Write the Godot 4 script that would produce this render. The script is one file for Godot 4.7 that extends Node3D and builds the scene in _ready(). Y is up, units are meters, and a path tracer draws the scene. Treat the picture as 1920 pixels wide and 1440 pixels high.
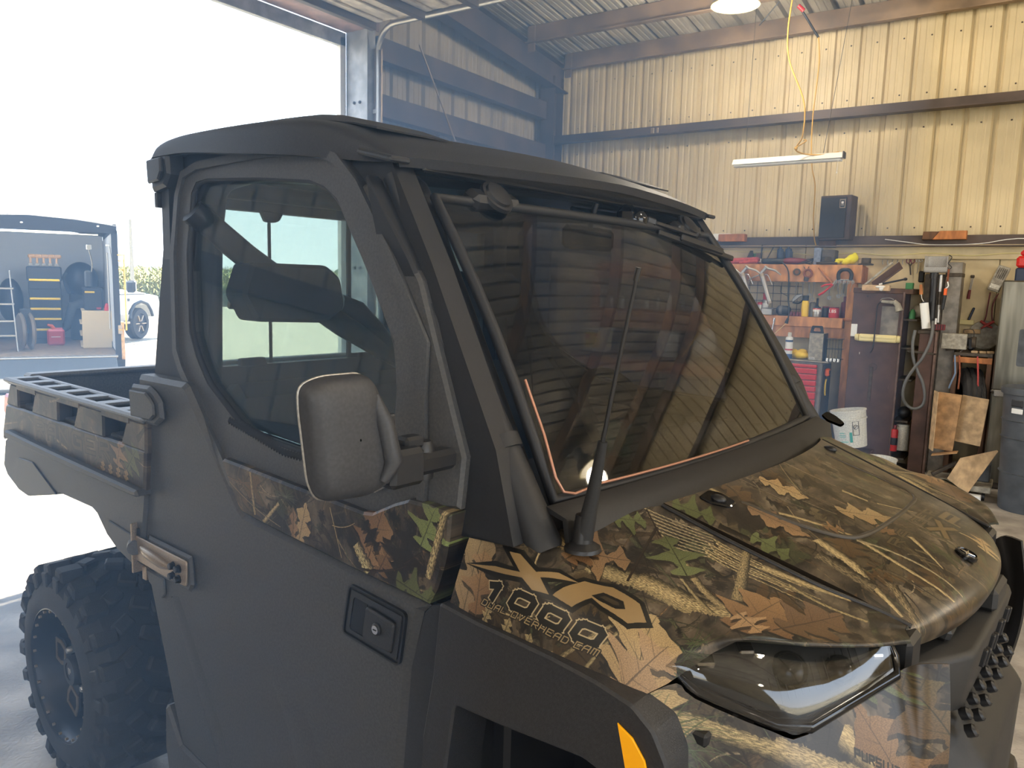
extends Node3D
# A farm workshop: a camouflaged utility vehicle inside, tool benches on the back wall, a trailer outside the open door.

func _ready() -> void:
	rng.seed = 4
	# camera
	var cam := Camera3D.new()
	cam.name = "camera"
	cam.fov = 53.06
	cam.near = 0.05
	cam.far = 600.0
	add_child(cam)
	cam.position = Vector3(0, 1.7, 0)
	cam.rotation_order = EULER_ORDER_YXZ
	cam.rotation_degrees = Vector3(-7.5, 34.0, 1.5)
	cam.current = true
	# sky and exposure
	var env := Environment.new()
	env.background_mode = Environment.BG_SKY
	var sky := Sky.new()
	var sm := ProceduralSkyMaterial.new()
	sm.sky_top_color = Color(0.80, 0.89, 1.0)
	sm.sky_horizon_color = Color(0.97, 0.985, 1.0)
	sm.sky_curve = 0.2
	sm.ground_bottom_color = Color(0.6, 0.57, 0.5)
	sm.ground_horizon_color = Color(0.9, 0.9, 0.88)
	sm.energy_multiplier = 1.0
	sky.sky_material = sm
	env.sky = sky
	env.background_energy_multiplier = SKY
	env.tonemap_mode = Environment.TONE_MAPPER_LINEAR
	env.tonemap_exposure = EXPO
	env.sdfgi_enabled = true
	env.ssao_enabled = true
	env.ssil_enabled = true
	env.volumetric_fog_enabled = true
	env.volumetric_fog_density = 0.0
	var we := WorldEnvironment.new()
	we.name = "world_environment"
	we.environment = env
	add_child(we)
	# sun, high and a little behind the trailer
	var sun := DirectionalLight3D.new()
	sun.name = "sun"
	sun.light_color = Color(1.0, 0.96, 0.88)
	sun.light_energy = SUN
	sun.light_angular_distance = 0.5
	sun.shadow_enabled = true
	sun.sky_mode = DirectionalLight3D.SKY_MODE_LIGHT_ONLY
	add_child(sun)
	sun.look_at_from_position(Vector3(-0.30, 1.0, -0.16) * 10.0, Vector3.ZERO)
	make_materials()
	more_materials()
	shop_materials()
	build_setting()
	build_lamps()
	build_vehicle()
	build_shop()
	build_outside()
	dust()

const SKY := 6.0
const SUN := 13.0
const EXPO := 1.0
const LAMP := 3.6

func dust() -> void:   # dusty air drifting in front of the open door
	var f := FogVolume.new()
	f.name = "dust_haze"
	f.shape = RenderingServer.FOG_VOLUME_SHAPE_BOX
	f.size = Vector3(4.4, 4.2, 5.8)
	f.position = Vector3(-2.85, 2.1, -2.7)
	var m := FogMaterial.new()
	m.density = 0.11
	m.albedo = Color(0.66, 0.82, 1.0)
	f.material = m
	add_child(f)
	f.set_meta("kind", "stuff")
	tag(f, "pale blue dust haze hanging inside the open door", "haze")

# ------------------------------------------------------------------ mesh builder
class MB:
	var st := SurfaceTool.new()
	var x := Transform3D.IDENTITY
	var warp = null
	var uvf = null
	var n := 0
	func _init() -> void:
		st.begin(Mesh.PRIMITIVE_TRIANGLES)
	func at(o: Vector3, b := Basis.IDENTITY) -> MB:
		x = Transform3D(b, o)
		return self
	func v(p: Vector3) -> void:
		p = x * p
		if warp != null:
			p = warp.call(p)
		if uvf != null:
			st.set_uv(uvf.call(p))
		st.add_vertex(p)
	func t3(a: Vector3, b: Vector3, c: Vector3) -> void:
		if x.basis.determinant() < 0.0:
			v(a); v(b); v(c)
		else:
			v(a); v(c); v(b)
	func q(a: Vector3, b: Vector3, c: Vector3, d: Vector3) -> void:
		t3(a, b, c)
		t3(a, c, d)
	func flat() -> MB:
		st.set_smooth_group(-1)
		return self
	func smooth() -> MB:
		n += 1
		st.set_smooth_group(n)
		return self
	func face(p: Array, c: Vector3) -> void:  # convex face turned away from c
		var nn: Vector3 = (p[1] - p[0]).cross(p[2] - p[0])
		if nn.dot(p[0] - c) < 0.0:
			p.reverse()
		for i in range(1, p.size() - 1):
			t3(p[0], p[i], p[i + 1])
	func box(c: Vector3, s: Vector3, b := 0.0, rot := Basis.IDENTITY) -> MB:
		flat()
		var h := s * 0.5
		b = minf(b, minf(h.x, minf(h.y, h.z)) * 0.9)
		for a in 3:
			var b1 := (a + 1) % 3
			var b2 := (a + 2) % 3
			for sg in [-1.0, 1.0]:
				var pts := []
				for k in [[-1, -1], [1, -1], [1, 1], [-1, 1]]:
					var p := Vector3.ZERO
					p[a] = sg * h[a]; p[b1] = k[0] * (h[b1] - b); p[b2] = k[1] * (h[b2] - b)
					pts.append(c + rot * p)
				face(pts, c)
				if b > 0.0:
					for s2 in [-1.0, 1.0]:
						var e := []
						for k in [[0, -1], [1, -1], [1, 1], [0, 1]]:
							var p := Vector3.ZERO
							p[a] = sg * (h[a] if k[0] == 0 else h[a] - b)
							p[b1] = s2 * (h[b1] - b if k[0] == 0 else h[b1])
							p[b2] = k[1] * (h[b2] - b)
							e.append(c + rot * p)
						face(e, c)
		if b > 0.0:
			for sx in [-1.0, 1.0]:
				for sy in [-1.0, 1.0]:
					for sz in [-1.0, 1.0]:
						face([c + rot * Vector3(sx * h.x, sy * (h.y - b), sz * (h.z - b)), c + rot * Vector3(sx * (h.x - b), sy * h.y, sz * (h.z - b)), c + rot * Vector3(sx * (h.x - b), sy * (h.y - b), sz * h.z)], c)
		return self
	func bar(a: Vector3, b: Vector3, w: float, t: float, bev := 0.0, upv := Vector3.UP) -> MB:  # box from a to b
		var d := b - a
		var zz := d.normalized()
		if absf(zz.dot(upv)) > 0.98:
			upv = Vector3.RIGHT
		var xx := upv.cross(zz).normalized()
		return box((a + b) * 0.5, Vector3(w, t, d.length()), bev, Basis(xx, zz.cross(xx), zz))
	func prism(poly: PackedVector2Array, z0: float, z1: float, b := 0.0) -> MB:
		flat()
		var p := poly.duplicate()
		if MB.area(p) < 0.0:
			p.reverse()
		var m := p.size()
		var ins := p
		var tr := PackedInt32Array()
		for tries in 7:
			ins = MB.inset(p, b) if b > 0.0 else p
			tr = Geometry2D.triangulate_polygon(ins)
			var ok := tr.size() == 3 * (m - 2)
			for i in m:
				if (ins[(i + 1) % m] - ins[i]).dot(p[(i + 1) % m] - p[i]) < 0.0:
					ok = false
			if ok:
				break
			b = b * 0.5 if tries < 5 else 0.0
		for i in m:
			var j := (i + 1) % m
			q(V(p[i], z0 + b), V(p[j], z0 + b), V(p[j], z1 - b), V(p[i], z1 - b))
			if b > 0.0:
				q(V(p[i], z1 - b), V(p[j], z1 - b), V(ins[j], z1), V(ins[i], z1))
				q(V(ins[i], z0), V(ins[j], z0), V(p[j], z0 + b), V(p[i], z0 + b))
		for k in range(0, tr.size(), 3):
			var a := ins[tr[k]]
			var bb := ins[tr[k + 1]]
			var c := ins[tr[k + 2]]
			if (bb - a).cross(c - a) < 0.0:
				var w := bb
				bb = c; c = w
			t3(V(a, z1), V(bb, z1), V(c, z1))
			t3(V(a, z0), V(c, z0), V(bb, z0))
		return self
	func ring(o: PackedVector2Array, i: PackedVector2Array, z0: float, z1: float) -> MB:  # both counterclockwise, matched
		flat()
		var oo := o.duplicate()
		var ii := i.duplicate()
		if MB.area(oo) < 0.0:
			oo.reverse(); ii.reverse()
		var m := oo.size()
		for k in m:
			var j := (k + 1) % m
			q(V(oo[k], z1), V(oo[j], z1), V(ii[j], z1), V(ii[k], z1))
			q(V(ii[k], z0), V(ii[j], z0), V(oo[j], z0), V(oo[k], z0))
			q(V(oo[k], z0), V(oo[j], z0), V(oo[j], z1), V(oo[k], z1))
			q(V(ii[k], z1), V(ii[j], z1), V(ii[j], z0), V(ii[k], z0))
		return self
	static func V(p: Vector2, z: float) -> Vector3:
		return Vector3(p.x, p.y, z)
	static func area(p: PackedVector2Array) -> float:
		var s := 0.0
		for i in p.size():
			s += p[i].cross(p[(i + 1) % p.size()])
		return s
	static func inset(p: PackedVector2Array, b: float) -> PackedVector2Array:
		var r := PackedVector2Array()
		var m := p.size()
		for i in m:
			var d1 := (p[i] - p[(i + m - 1) % m]).normalized()
			var d2 := (p[(i + 1) % m] - p[i]).normalized()
			var n1 := Vector2(-d1.y, d1.x)
			var n2 := Vector2(-d2.y, d2.x)
			var mm := (n1 + n2)
			var l := maxf(mm.length_squared() * 0.5, 0.35)
			r.append(p[i] + mm * (b / l))
		return r
	func lathe(prof: Array, segs := 20, a0 := 0.0, a1 := TAU) -> MB:
		smooth()
		for i in prof.size() - 1:
			var p0: Vector2 = prof[i]
			var p1: Vector2 = prof[i + 1]
			if i > 0:
				var pp: Vector2 = prof[i - 1]
				if absf((p0 - pp).angle_to(p1 - p0)) > 0.6:
					smooth()
			for k in segs:
				var a := lerpf(a0, a1, float(k) / segs)
				var b := lerpf(a0, a1, float(k + 1) / segs)
				var A := Vector3(p0.x * cos(a), p0.y, -p0.x * sin(a))
				var B := Vector3(p0.x * cos(b), p0.y, -p0.x * sin(b))
				var C := Vector3(p1.x * cos(b), p1.y, -p1.x * sin(b))
				var D := Vector3(p1.x * cos(a), p1.y, -p1.x * sin(a))
				if p0.x > 1e-5:
					t3(A, B, C)
				if p1.x > 1e-5:
					t3(A, C, D)
		return self
	func tube(pts: Array, r, segs := 8, closed := false) -> MB:
		smooth()
		var m := pts.size()
		var t0: Vector3 = (pts[1] - pts[0]).normalized()
		var nn := t0.cross(Vector3.UP if absf(t0.y) < 0.9 else Vector3.RIGHT).normalized()
		var rings := []
		for i in m:
			var t: Vector3
			if closed:
				t = (pts[(i + 1) % m] - pts[(i + m - 1) % m]).normalized()
			else:
				t = (pts[mini(i + 1, m - 1)] - pts[maxi(i - 1, 0)]).normalized()
			nn = (nn - t * nn.dot(t)).normalized()
			var b := t.cross(nn)
			var rr: float = r[i] if r is Array else r
			var ring_ := PackedVector3Array()
			for k in segs:
				var a := TAU * k / segs
				ring_.append(pts[i] + (nn * cos(a) + b * sin(a)) * rr)
			rings.append(ring_)
		for i in (m if closed else m - 1):
			var A: PackedVector3Array = rings[i]
			var B: PackedVector3Array = rings[(i + 1) % m]
			for k in segs:
				var k2 := (k + 1) % segs
				q(A[k], A[k2], B[k2], B[k])
		if not closed:
			flat()
			for k in segs:
				t3(pts[0], rings[0][(k + 1) % segs], rings[0][k])
				t3(pts[m - 1], rings[m - 1][k], rings[m - 1][(k + 1) % segs])
		return self
	func ball(c: Vector3, r: Vector3, segs := 12, rows := 8) -> MB:
		var keep := x
		x = x * Transform3D(Basis.from_scale(r), c)
		var pr := []
		for i in rows + 1:
			var a := -PI / 2 + PI * i / rows
			pr.append(Vector2(maxf(cos(a), 0.0), sin(a)))
		pr[0].x = 0.0; pr[rows].x = 0.0
		lathe(pr, segs)
		x = keep
		return self
	func grid(rows: Array, thick := 0.0, uvs = null, flip := false) -> MB:  # front: rows[i] to rows[i+1] is "up" when looked at from outside
		smooth()
		var nr := rows.size()
		var nc: int = rows[0].size()
		var bk := []
		if thick > 0.0:
			for i in nr:
				var l := PackedVector3Array()
				for j in nc:
					var du: Vector3 = rows[i][mini(j + 1, nc - 1)] - rows[i][maxi(j - 1, 0)]
					var dv: Vector3 = rows[mini(i + 1, nr - 1)][j] - rows[maxi(i - 1, 0)][j]
					var nn := du.cross(dv).normalized() * (-1.0 if flip else 1.0)
					l.append(rows[i][j] - nn * thick)
				bk.append(l)
		for i in nr - 1:
			for j in nc - 1:
				var idx := [[i, j], [i, j + 1], [i + 1, j + 1], [i, j], [i + 1, j + 1], [i + 1, j]]
				for k in ([0, 1, 2, 3, 4, 5] if flip != (x.basis.determinant() < 0.0) else [0, 2, 1, 3, 5, 4]):
					if uvs != null:
						st.set_uv(uvs[idx[k][0]][idx[k][1]])
					v(rows[idx[k][0]][idx[k][1]])
		if thick > 0.0:
			smooth()
			for i in nr - 1:
				for j in nc - 1:
					if flip:
						q(bk[i][j], bk[i][j + 1], bk[i + 1][j + 1], bk[i + 1][j])
					else:
						q(bk[i + 1][j], bk[i + 1][j + 1], bk[i][j + 1], bk[i][j])
			flat()
			for i in nr - 1:
				q(rows[i][0], rows[i + 1][0], bk[i + 1][0], bk[i][0])
				q(rows[i + 1][nc - 1], rows[i][nc - 1], bk[i][nc - 1], bk[i + 1][nc - 1])
			for j in nc - 1:
				q(rows[0][j + 1], rows[0][j], bk[0][j], bk[0][j + 1])
				q(rows[nr - 1][j], rows[nr - 1][j + 1], bk[nr - 1][j + 1], bk[nr - 1][j])
		return self
	func mesh() -> ArrayMesh:
		st.generate_normals()
		return st.commit()


# ------------------------------------------------------------------ small helpers
var rng := RandomNumberGenerator.new()
var names := {}

func numbered(called: String) -> String:
	var k: int = names.get(called, 0)
	names[called] = k + 1
	return called if k == 0 else "%s_%03d" % [called, k]

func obj(called: String, mb, m: Material, parent: Node = null) -> MeshInstance3D:
	var o := MeshInstance3D.new()
	o.mesh = mb if mb is Mesh else mb.mesh()
	o.material_override = m
	if parent == null:
		o.name = numbered(called)
		add_child(o)
	else:
		o.name = called
		parent.add_child(o, true)
	return o

func thing(called: String, label: String, category: String, pos := Vector3.ZERO, turn := 0.0, group := "") -> Node3D:
	var o := Node3D.new()
	o.name = numbered(called)
	add_child(o)
	o.position = pos
	o.rotation.y = turn
	return tag(o, label, category, group)

func tag(o: Node3D, label: String, category: String, group := "") -> Node3D:
	o.set_meta("label", label)
	o.set_meta("category", category)
	if group != "":
		o.set_meta("group", group)
	return o

func struct(o: Node3D, label := "", category := "") -> Node3D:
	o.set_meta("kind", "structure")
	if label != "":
		o.set_meta("label", label)
		o.set_meta("category", category)
	return o

func dup(src: Node3D, pos: Vector3, turn := 0.0, label := "", group := "") -> Node3D:
	var r: Node3D = src.duplicate()
	r.name = numbered(String(src.name).rstrip("0123456789").rstrip("_"))
	add_child(r)
	r.position = pos
	r.rotation.y = turn
	if label != "":
		r.set_meta("label", label)
	if group != "":
		r.set_meta("group", group)
	return r

func P2(a: Array) -> PackedVector2Array:
	var r := PackedVector2Array()
	for i in range(0, a.size(), 2):
		r.append(Vector2(a[i], a[i + 1]))
	return r

func P3(a: Array) -> Array:
	var r := []
	for i in range(0, a.size(), 3):
		r.append(Vector3(a[i], a[i + 1], a[i + 2]))
	return r

func rect(x0: float, y0: float, x1: float, y1: float) -> PackedVector2Array:
	return P2([x0, y0, x1, y0, x1, y1, x0, y1])

func rnd(p: PackedVector2Array, r: float, k := 4) -> PackedVector2Array:  # rounded corners
	var out := PackedVector2Array()
	var m := p.size()
	for i in m:
		var a := p[(i + m - 1) % m]
		var b := p[i]
		var c := p[(i + 1) % m]
		var rr := minf(r, minf(a.distance_to(b), b.distance_to(c)) * 0.49)
		var s := b + (a - b).normalized() * rr
		var e := b + (c - b).normalized() * rr
		for j in k + 1:
			var t := float(j) / k
			out.append(s.lerp(b, t).lerp(b.lerp(e, t), t))
	return out

func cr(p: Array, k := 6, closed := false) -> Array:  # Catmull-Rom through points
	var out := []
	var m := p.size()
	for i in (m if closed else m - 1):
		var a = p[(i + m - 1) % m] if closed else p[maxi(i - 1, 0)]
		var b = p[i]
		var c = p[(i + 1) % m]
		var d = p[(i + 2) % m] if closed else p[mini(i + 2, m - 1)]
		for j in k:
			out.append(b.cubic_interpolate(c, a, d, float(j) / k))
	if not closed:
		out.append(p[m - 1])
	return out

func fine(rows: Array, ku := 4, kv := 4) -> Array:  # smooth finer net from a coarse one
	var a := []
	for r in rows:
		a.append(cr(Array(r), ku))
	var cols := []
	for j in a[0].size():
		var c := []
		for i in a.size():
			c.append(a[i][j])
		cols.append(cr(c, kv))
	var out := []
	for i in cols[0].size():
		var l := []
		for j in cols.size():
			l.append(cols[j][i])
		out.append(l)
	return out

func arc(c: Vector2, r: float, a0: float, a1: float, k: int) -> Array:
	var o := []
	for i in k + 1:
		var a := lerpf(a0, a1, float(i) / k)
		o.append(c + Vector2(cos(a), sin(a)) * r)
	return o

func text_mesh(s: String, size: float, depth := 0.002, bold := true) -> TextMesh:
	var t := TextMesh.new()
	var f := SystemFont.new()
	f.font_names = PackedStringArray(["Droid Sans"])
	f.font_weight = 700 if bold else 400
	t.font = f
	t.text = s
	t.font_size = 32
	t.pixel_size = size / 32.0
	t.depth = depth
	return t

# ------------------------------------------------------------------ materials
var tex := {}

func noise_tex(key: String, freq: float, lo: float, hi: float, kind := FastNoiseLite.TYPE_SIMPLEX_SMOOTH, oct := 4, size := 512, nrm := 0.0, stretch := Vector2.ONE) -> Texture2D:
	if tex.has(key):
		return tex[key]
	var f := FastNoiseLite.new()
	f.noise_type = kind
	f.frequency = freq
	f.fractal_octaves = oct
	f.seed = key.hash() % 9973
	var im := f.get_seamless_image(int(size * stretch.x), int(size * stretch.y), false, false, 0.15)
	if stretch != Vector2.ONE:
		im.resize(size, size, Image.INTERPOLATE_CUBIC)
	im.convert(Image.FORMAT_L8)
	if nrm > 0.0:
		im.convert(Image.FORMAT_RGBA8)
		im.bump_map_to_normal_map(nrm)
	else:
		var d := im.get_data()
		var lut := PackedByteArray()
		for i in 256:
			lut.append(int(clampf(lerpf(lo, hi, clampf((i / 255.0 - 0.2) / 0.6, 0, 1)), 0, 1) * 255))
		for i in d.size():
			d[i] = lut[d[i]]
		im = Image.create_from_data(size, size, false, Image.FORMAT_L8, d)
	tex[key] = ImageTexture.create_from_image(im)
	return tex[key]

func srgb(r: float, g: float, b: float) -> Color:
	return Color(r / 255.0, g / 255.0, b / 255.0)

func mat(c: Color, rough := 0.6, metal := 0.0, tx = null, scale := 1.0, world := false) -> StandardMaterial3D:
	var m := StandardMaterial3D.new()
	m.albedo_color = c
	m.roughness = rough
	m.metallic = metal
	if tx != null:
		m.albedo_texture = tx
		m.uv1_triplanar = true
		m.uv1_world_triplanar = world
		m.uv1_scale = Vector3.ONE * scale
	return m

func nrm(m: StandardMaterial3D, t: Texture2D, s := 1.0, scale := 1.0) -> StandardMaterial3D:
	m.normal_enabled = true
	m.normal_texture = t
	m.normal_scale = s
	m.uv1_triplanar = true
	if m.albedo_texture == null:
		m.uv1_scale = Vector3.ONE * scale
	return m

func glass(c: Color, a: float, rough := 0.02) -> StandardMaterial3D:
	var m := StandardMaterial3D.new()
	m.transparency = BaseMaterial3D.TRANSPARENCY_ALPHA
	m.albedo_color = Color(c.r, c.g, c.b, a)
	m.roughness = rough
	m.metallic_specular = 0.5
	m.cull_mode = BaseMaterial3D.CULL_DISABLED
	return m

var M := {}

func make_materials() -> void:
	var mott := noise_tex("mottle", 0.012, 0.78, 1.0)
	var fine_ := noise_tex("fine", 0.08, 0.82, 1.0)
	var dirt := noise_tex("dirt", 0.006, 0.75, 1.0, FastNoiseLite.TYPE_SIMPLEX_SMOOTH, 5)
	var grain_n := noise_tex("grain_n", 0.22, 0, 1, FastNoiseLite.TYPE_SIMPLEX, 3, 512, 3.0)
	var wood := noise_tex("wood", 0.02, 0.8, 1.0, FastNoiseLite.TYPE_SIMPLEX_SMOOTH, 4, 512, 0.0, Vector2(1, 0.25))
	M.door = nrm(mat(srgb(70, 69, 68), 0.55, 0.0, fine_, 3.0), grain_n, 0.25)
	M.plastic = nrm(mat(srgb(42, 42, 44), 0.5, 0.0, fine_, 3.0), grain_n, 0.25)
	M.black = mat(srgb(24, 24, 26), 0.45)
	M.gloss = mat(srgb(14, 14, 16), 0.12)
	M.rubber = mat(srgb(28, 28, 29), 0.7, 0.0, fine_, 4.0)
	M.tyre = nrm(mat(srgb(46, 44, 42), 0.75, 0.0, mott, 2.0), grain_n, 0.4)
	M.steel = mat(srgb(190, 186, 178), 0.35, 0.75, fine_, 3.0)
	M.zinc = mat(srgb(178, 160, 138), 0.42, 0.7, fine_, 6.0)
	M.chrome = mat(srgb(225, 225, 228), 0.12, 1.0)
	M.bolt = mat(srgb(40, 40, 42), 0.35, 0.8)
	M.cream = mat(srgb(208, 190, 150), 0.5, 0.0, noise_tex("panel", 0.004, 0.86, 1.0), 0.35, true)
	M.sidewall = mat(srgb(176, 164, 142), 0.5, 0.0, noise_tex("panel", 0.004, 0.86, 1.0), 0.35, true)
	M.roof = mat(srgb(216, 206, 184), 0.55, 0.0, dirt, 0.4, true)
	M.girt = mat(srgb(92, 78, 70), 0.6, 0.1, dirt, 0.5, true)
	M.purlin = mat(srgb(144, 121, 96), 0.6, 0.1, dirt, 0.6, true)
	M.concrete = mat(srgb(182, 172, 158), 0.75, 0.0, noise_tex("conc", 0.01, 0.72, 1.0, FastNoiseLite.TYPE_SIMPLEX_SMOOTH, 6), 0.45, true)
	nrm(M.concrete, grain_n, 0.2)
	M.lumber = mat(srgb(212, 148, 90), 0.65, 0.0, wood, 1.3)
	M.lumber2 = mat(srgb(186, 118, 66), 0.7, 0.0, wood, 1.7)
	M.darkwood = mat(srgb(96, 66, 44), 0.75, 0.0, wood, 1.6)
	M.ply = mat(srgb(222, 202, 158), 0.65, 0.0, noise_tex("plyt", 0.01, 0.9, 1.0), 0.6, true)
	M.brownsteel = mat(srgb(96, 72, 62), 0.42, 0.25, noise_tex("wear", 0.008, 0.82, 1.0, FastNoiseLite.TYPE_SIMPLEX_SMOOTH, 6), 1.1)
	M.greysteel = mat(srgb(150, 142, 130), 0.4, 0.5, mott, 1.2)
	M.stainless = mat(srgb(150, 146, 132), 0.28, 0.85, noise_tex("brush", 0.02, 0.75, 1.0, FastNoiseLite.TYPE_SIMPLEX, 3, 512, 0.0, Vector2(1, 0.1)), 0.8)
	M.card = mat(srgb(196, 152, 104), 0.8, 0.0, mott, 1.5)
	M.card2 = mat(srgb(206, 172, 128), 0.8, 0.0, mott, 1.8)
	M.red = mat(srgb(212, 44, 36), 0.35, 0.0, fine_, 2.0)
	M.redp = mat(srgb(196, 30, 34), 0.4)
	M.yellow = mat(srgb(240, 200, 30), 0.45)
	M.yellowrag = mat(srgb(226, 214, 30), 0.8)
	M.white = mat(srgb(232, 230, 222), 0.45)
	M.whitep = mat(srgb(228, 224, 208), 0.5, 0.0, fine_, 1.5)
	M.blue = mat(srgb(40, 66, 110), 0.4)
	M.navy = mat(srgb(32, 44, 66), 0.45)
	M.beige = mat(srgb(228, 212, 150), 0.5)
	M.oldiron = mat(srgb(86, 76, 64), 0.6, 0.4, mott, 3.0)
	M.grey = mat(srgb(120, 118, 112), 0.5, 0.1, mott, 2.0)
	M.greybin = mat(srgb(82, 86, 90), 0.55, 0.0, mott, 1.0)
	M.green = mat(srgb(52, 112, 62), 0.6)
	M.orange = mat(srgb(232, 96, 26), 0.5)
	M.cordy = mat(srgb(206, 160, 60), 0.5)
	M.gravel = nrm(mat(srgb(196, 188, 168), 0.9, 0.0, noise_tex("grav", 0.06, 0.55, 1.0, FastNoiseLite.TYPE_CELLULAR, 3), 0.5, true), grain_n, 0.8)
	M.asphalt = nrm(mat(srgb(150, 148, 144), 0.85, 0.0, noise_tex("grav2", 0.1, 0.6, 1.0, FastNoiseLite.TYPE_SIMPLEX, 4), 0.8, true), grain_n, 0.6)

func more_materials() -> void:
	M.jamb = mat(srgb(176, 178, 180), 0.5, 0.2, tex["mottle"], 1.0)
	M.header = mat(srgb(168, 138, 132), 0.5, 0.2, tex["mottle"], 1.0)
	M.sideglass = glass(srgb(34, 60, 54), 0.12)
	M.rearglass = StandardMaterial3D.new()
	M.rearglass.transparency = BaseMaterial3D.TRANSPARENCY_ALPHA
	M.rearglass.albedo_color = Color(156 / 255.0, 177 / 255.0, 168 / 255.0, 0.0)
	M.rearglass.roughness = 0.0
	M.rearglass.refraction_enabled = true
	M.rearglass.refraction_scale = 0.05
	M.bumper = mat(srgb(29, 28, 27), 0.55, 0.0, tex["fine"], 3.0)
	M.pillar = mat(srgb(26, 26, 28), 0.6, 0.0, tex["fine"], 3.0)
	M.screenglass = glass(srgb(10, 13, 15), 0.56)
	M.screenglass.metallic_specular = 0.44
	M.mirror = mat(srgb(56, 56, 58), 0.55, 0.0, tex["fine"], 3.0)
	M.copper = mat(srgb(178, 130, 108), 0.35, 0.5)
	M.lens = glass(srgb(44, 43, 40), 0.25, 0.03)
	M.lensdark = mat(srgb(50, 50, 48), 0.1, 0.4)
	M.bowl = mat(srgb(58, 56, 52), 0.5, 0.2)
	M.amber = mat(srgb(255, 176, 0), 0.3)
	M.camodark = mat(srgb(52, 44, 32), 0.5)
	M.railgrey = mat(srgb(120, 122, 124), 0.5, 0.0, tex["fine"], 3.0)
	M.taillight = mat(srgb(226, 40, 44), 0.15)
	M.rimblack = mat(srgb(34, 34, 36), 0.4, 0.3)
	M.seat = mat(srgb(30, 30, 32), 0.8, 0.0, tex["fine"], 4.0)
	M.lampglow = mat(srgb(255, 246, 224), 0.4)
	M.lampglow.emission_enabled = true
	M.lampglow.emission = Color(1.0, 0.95, 0.82)
	M.lampglow.emission_energy_multiplier = 3.0

func build_lamps() -> void:
	var k := 0
	for q in [[-2.45, -7.0], [4.4, -6.4], [-2.6, -2.2], [1.6, -2.2], [-2.6, 2.6], [1.8, 2.6], [5.2, -4.5], [5.2, 1.0]]:
		var y := 4.18 if q[1] < -5.0 else 4.5
		var L := thing("high_bay_lamp", "lit round high bay lamp hanging from the roof near the hanging cords" if k == 0 else ["", "high bay lamp near the right end of the back wall, outside the view", "high bay lamp over the vehicle, outside the view", "high bay lamp over the hood side, outside the view", "high bay lamp over the floor behind the viewer, door side", "high bay lamp over the floor behind the viewer, right side", "high bay lamp by the right end wall, back one", "high bay lamp by the right end wall, front one"][k], "lamp", Vector3(q[0], y, q[1]), 0.0, "" if k == 0 else "other high bay lamps")
		k += 1
		obj("reflector", MB.new().lathe([Vector2(.205, 0), Vector2(.20, .03), Vector2(.15, .14), Vector2(.09, .2), Vector2(.08, .2), Vector2(.14, .13), Vector2(.19, .03), Vector2(.197, .004)], 32), M.steel, L)
		obj("rim_ring", MB.new().lathe([Vector2(.196, -.008), Vector2(.21, -.006), Vector2(.21, .008), Vector2(.196, .008)], 32), M.beige, L)
		obj("lens", MB.new().lathe([Vector2(0, -.012), Vector2(.12, -.008), Vector2(.196, .002)], 32), M.lampglow, L)
		obj("housing", MB.new().lathe([Vector2(.08, .2), Vector2(.085, .21), Vector2(.085, .33), Vector2(.03, .36), Vector2(0, .36)], 24), M.grey, L)
		obj("hanger", MB.new().tube([Vector3(0, .36, 0), Vector3(0, roof_y(q[1]) - y - .02, 0)], .008, 6), M.steel, L)
		var li := OmniLight3D.new()
		li.name = "lamp_light"
		li.light_color = Color(1.0, 0.945, 0.86)
		li.light_energy = LAMP
		li.light_size = 0.16
		li.omni_range = 40.0
		li.omni_attenuation = 2.0
		li.shadow_enabled = true
		L.add_child(li)
		li.position = Vector3(0, -.18, 0)

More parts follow.
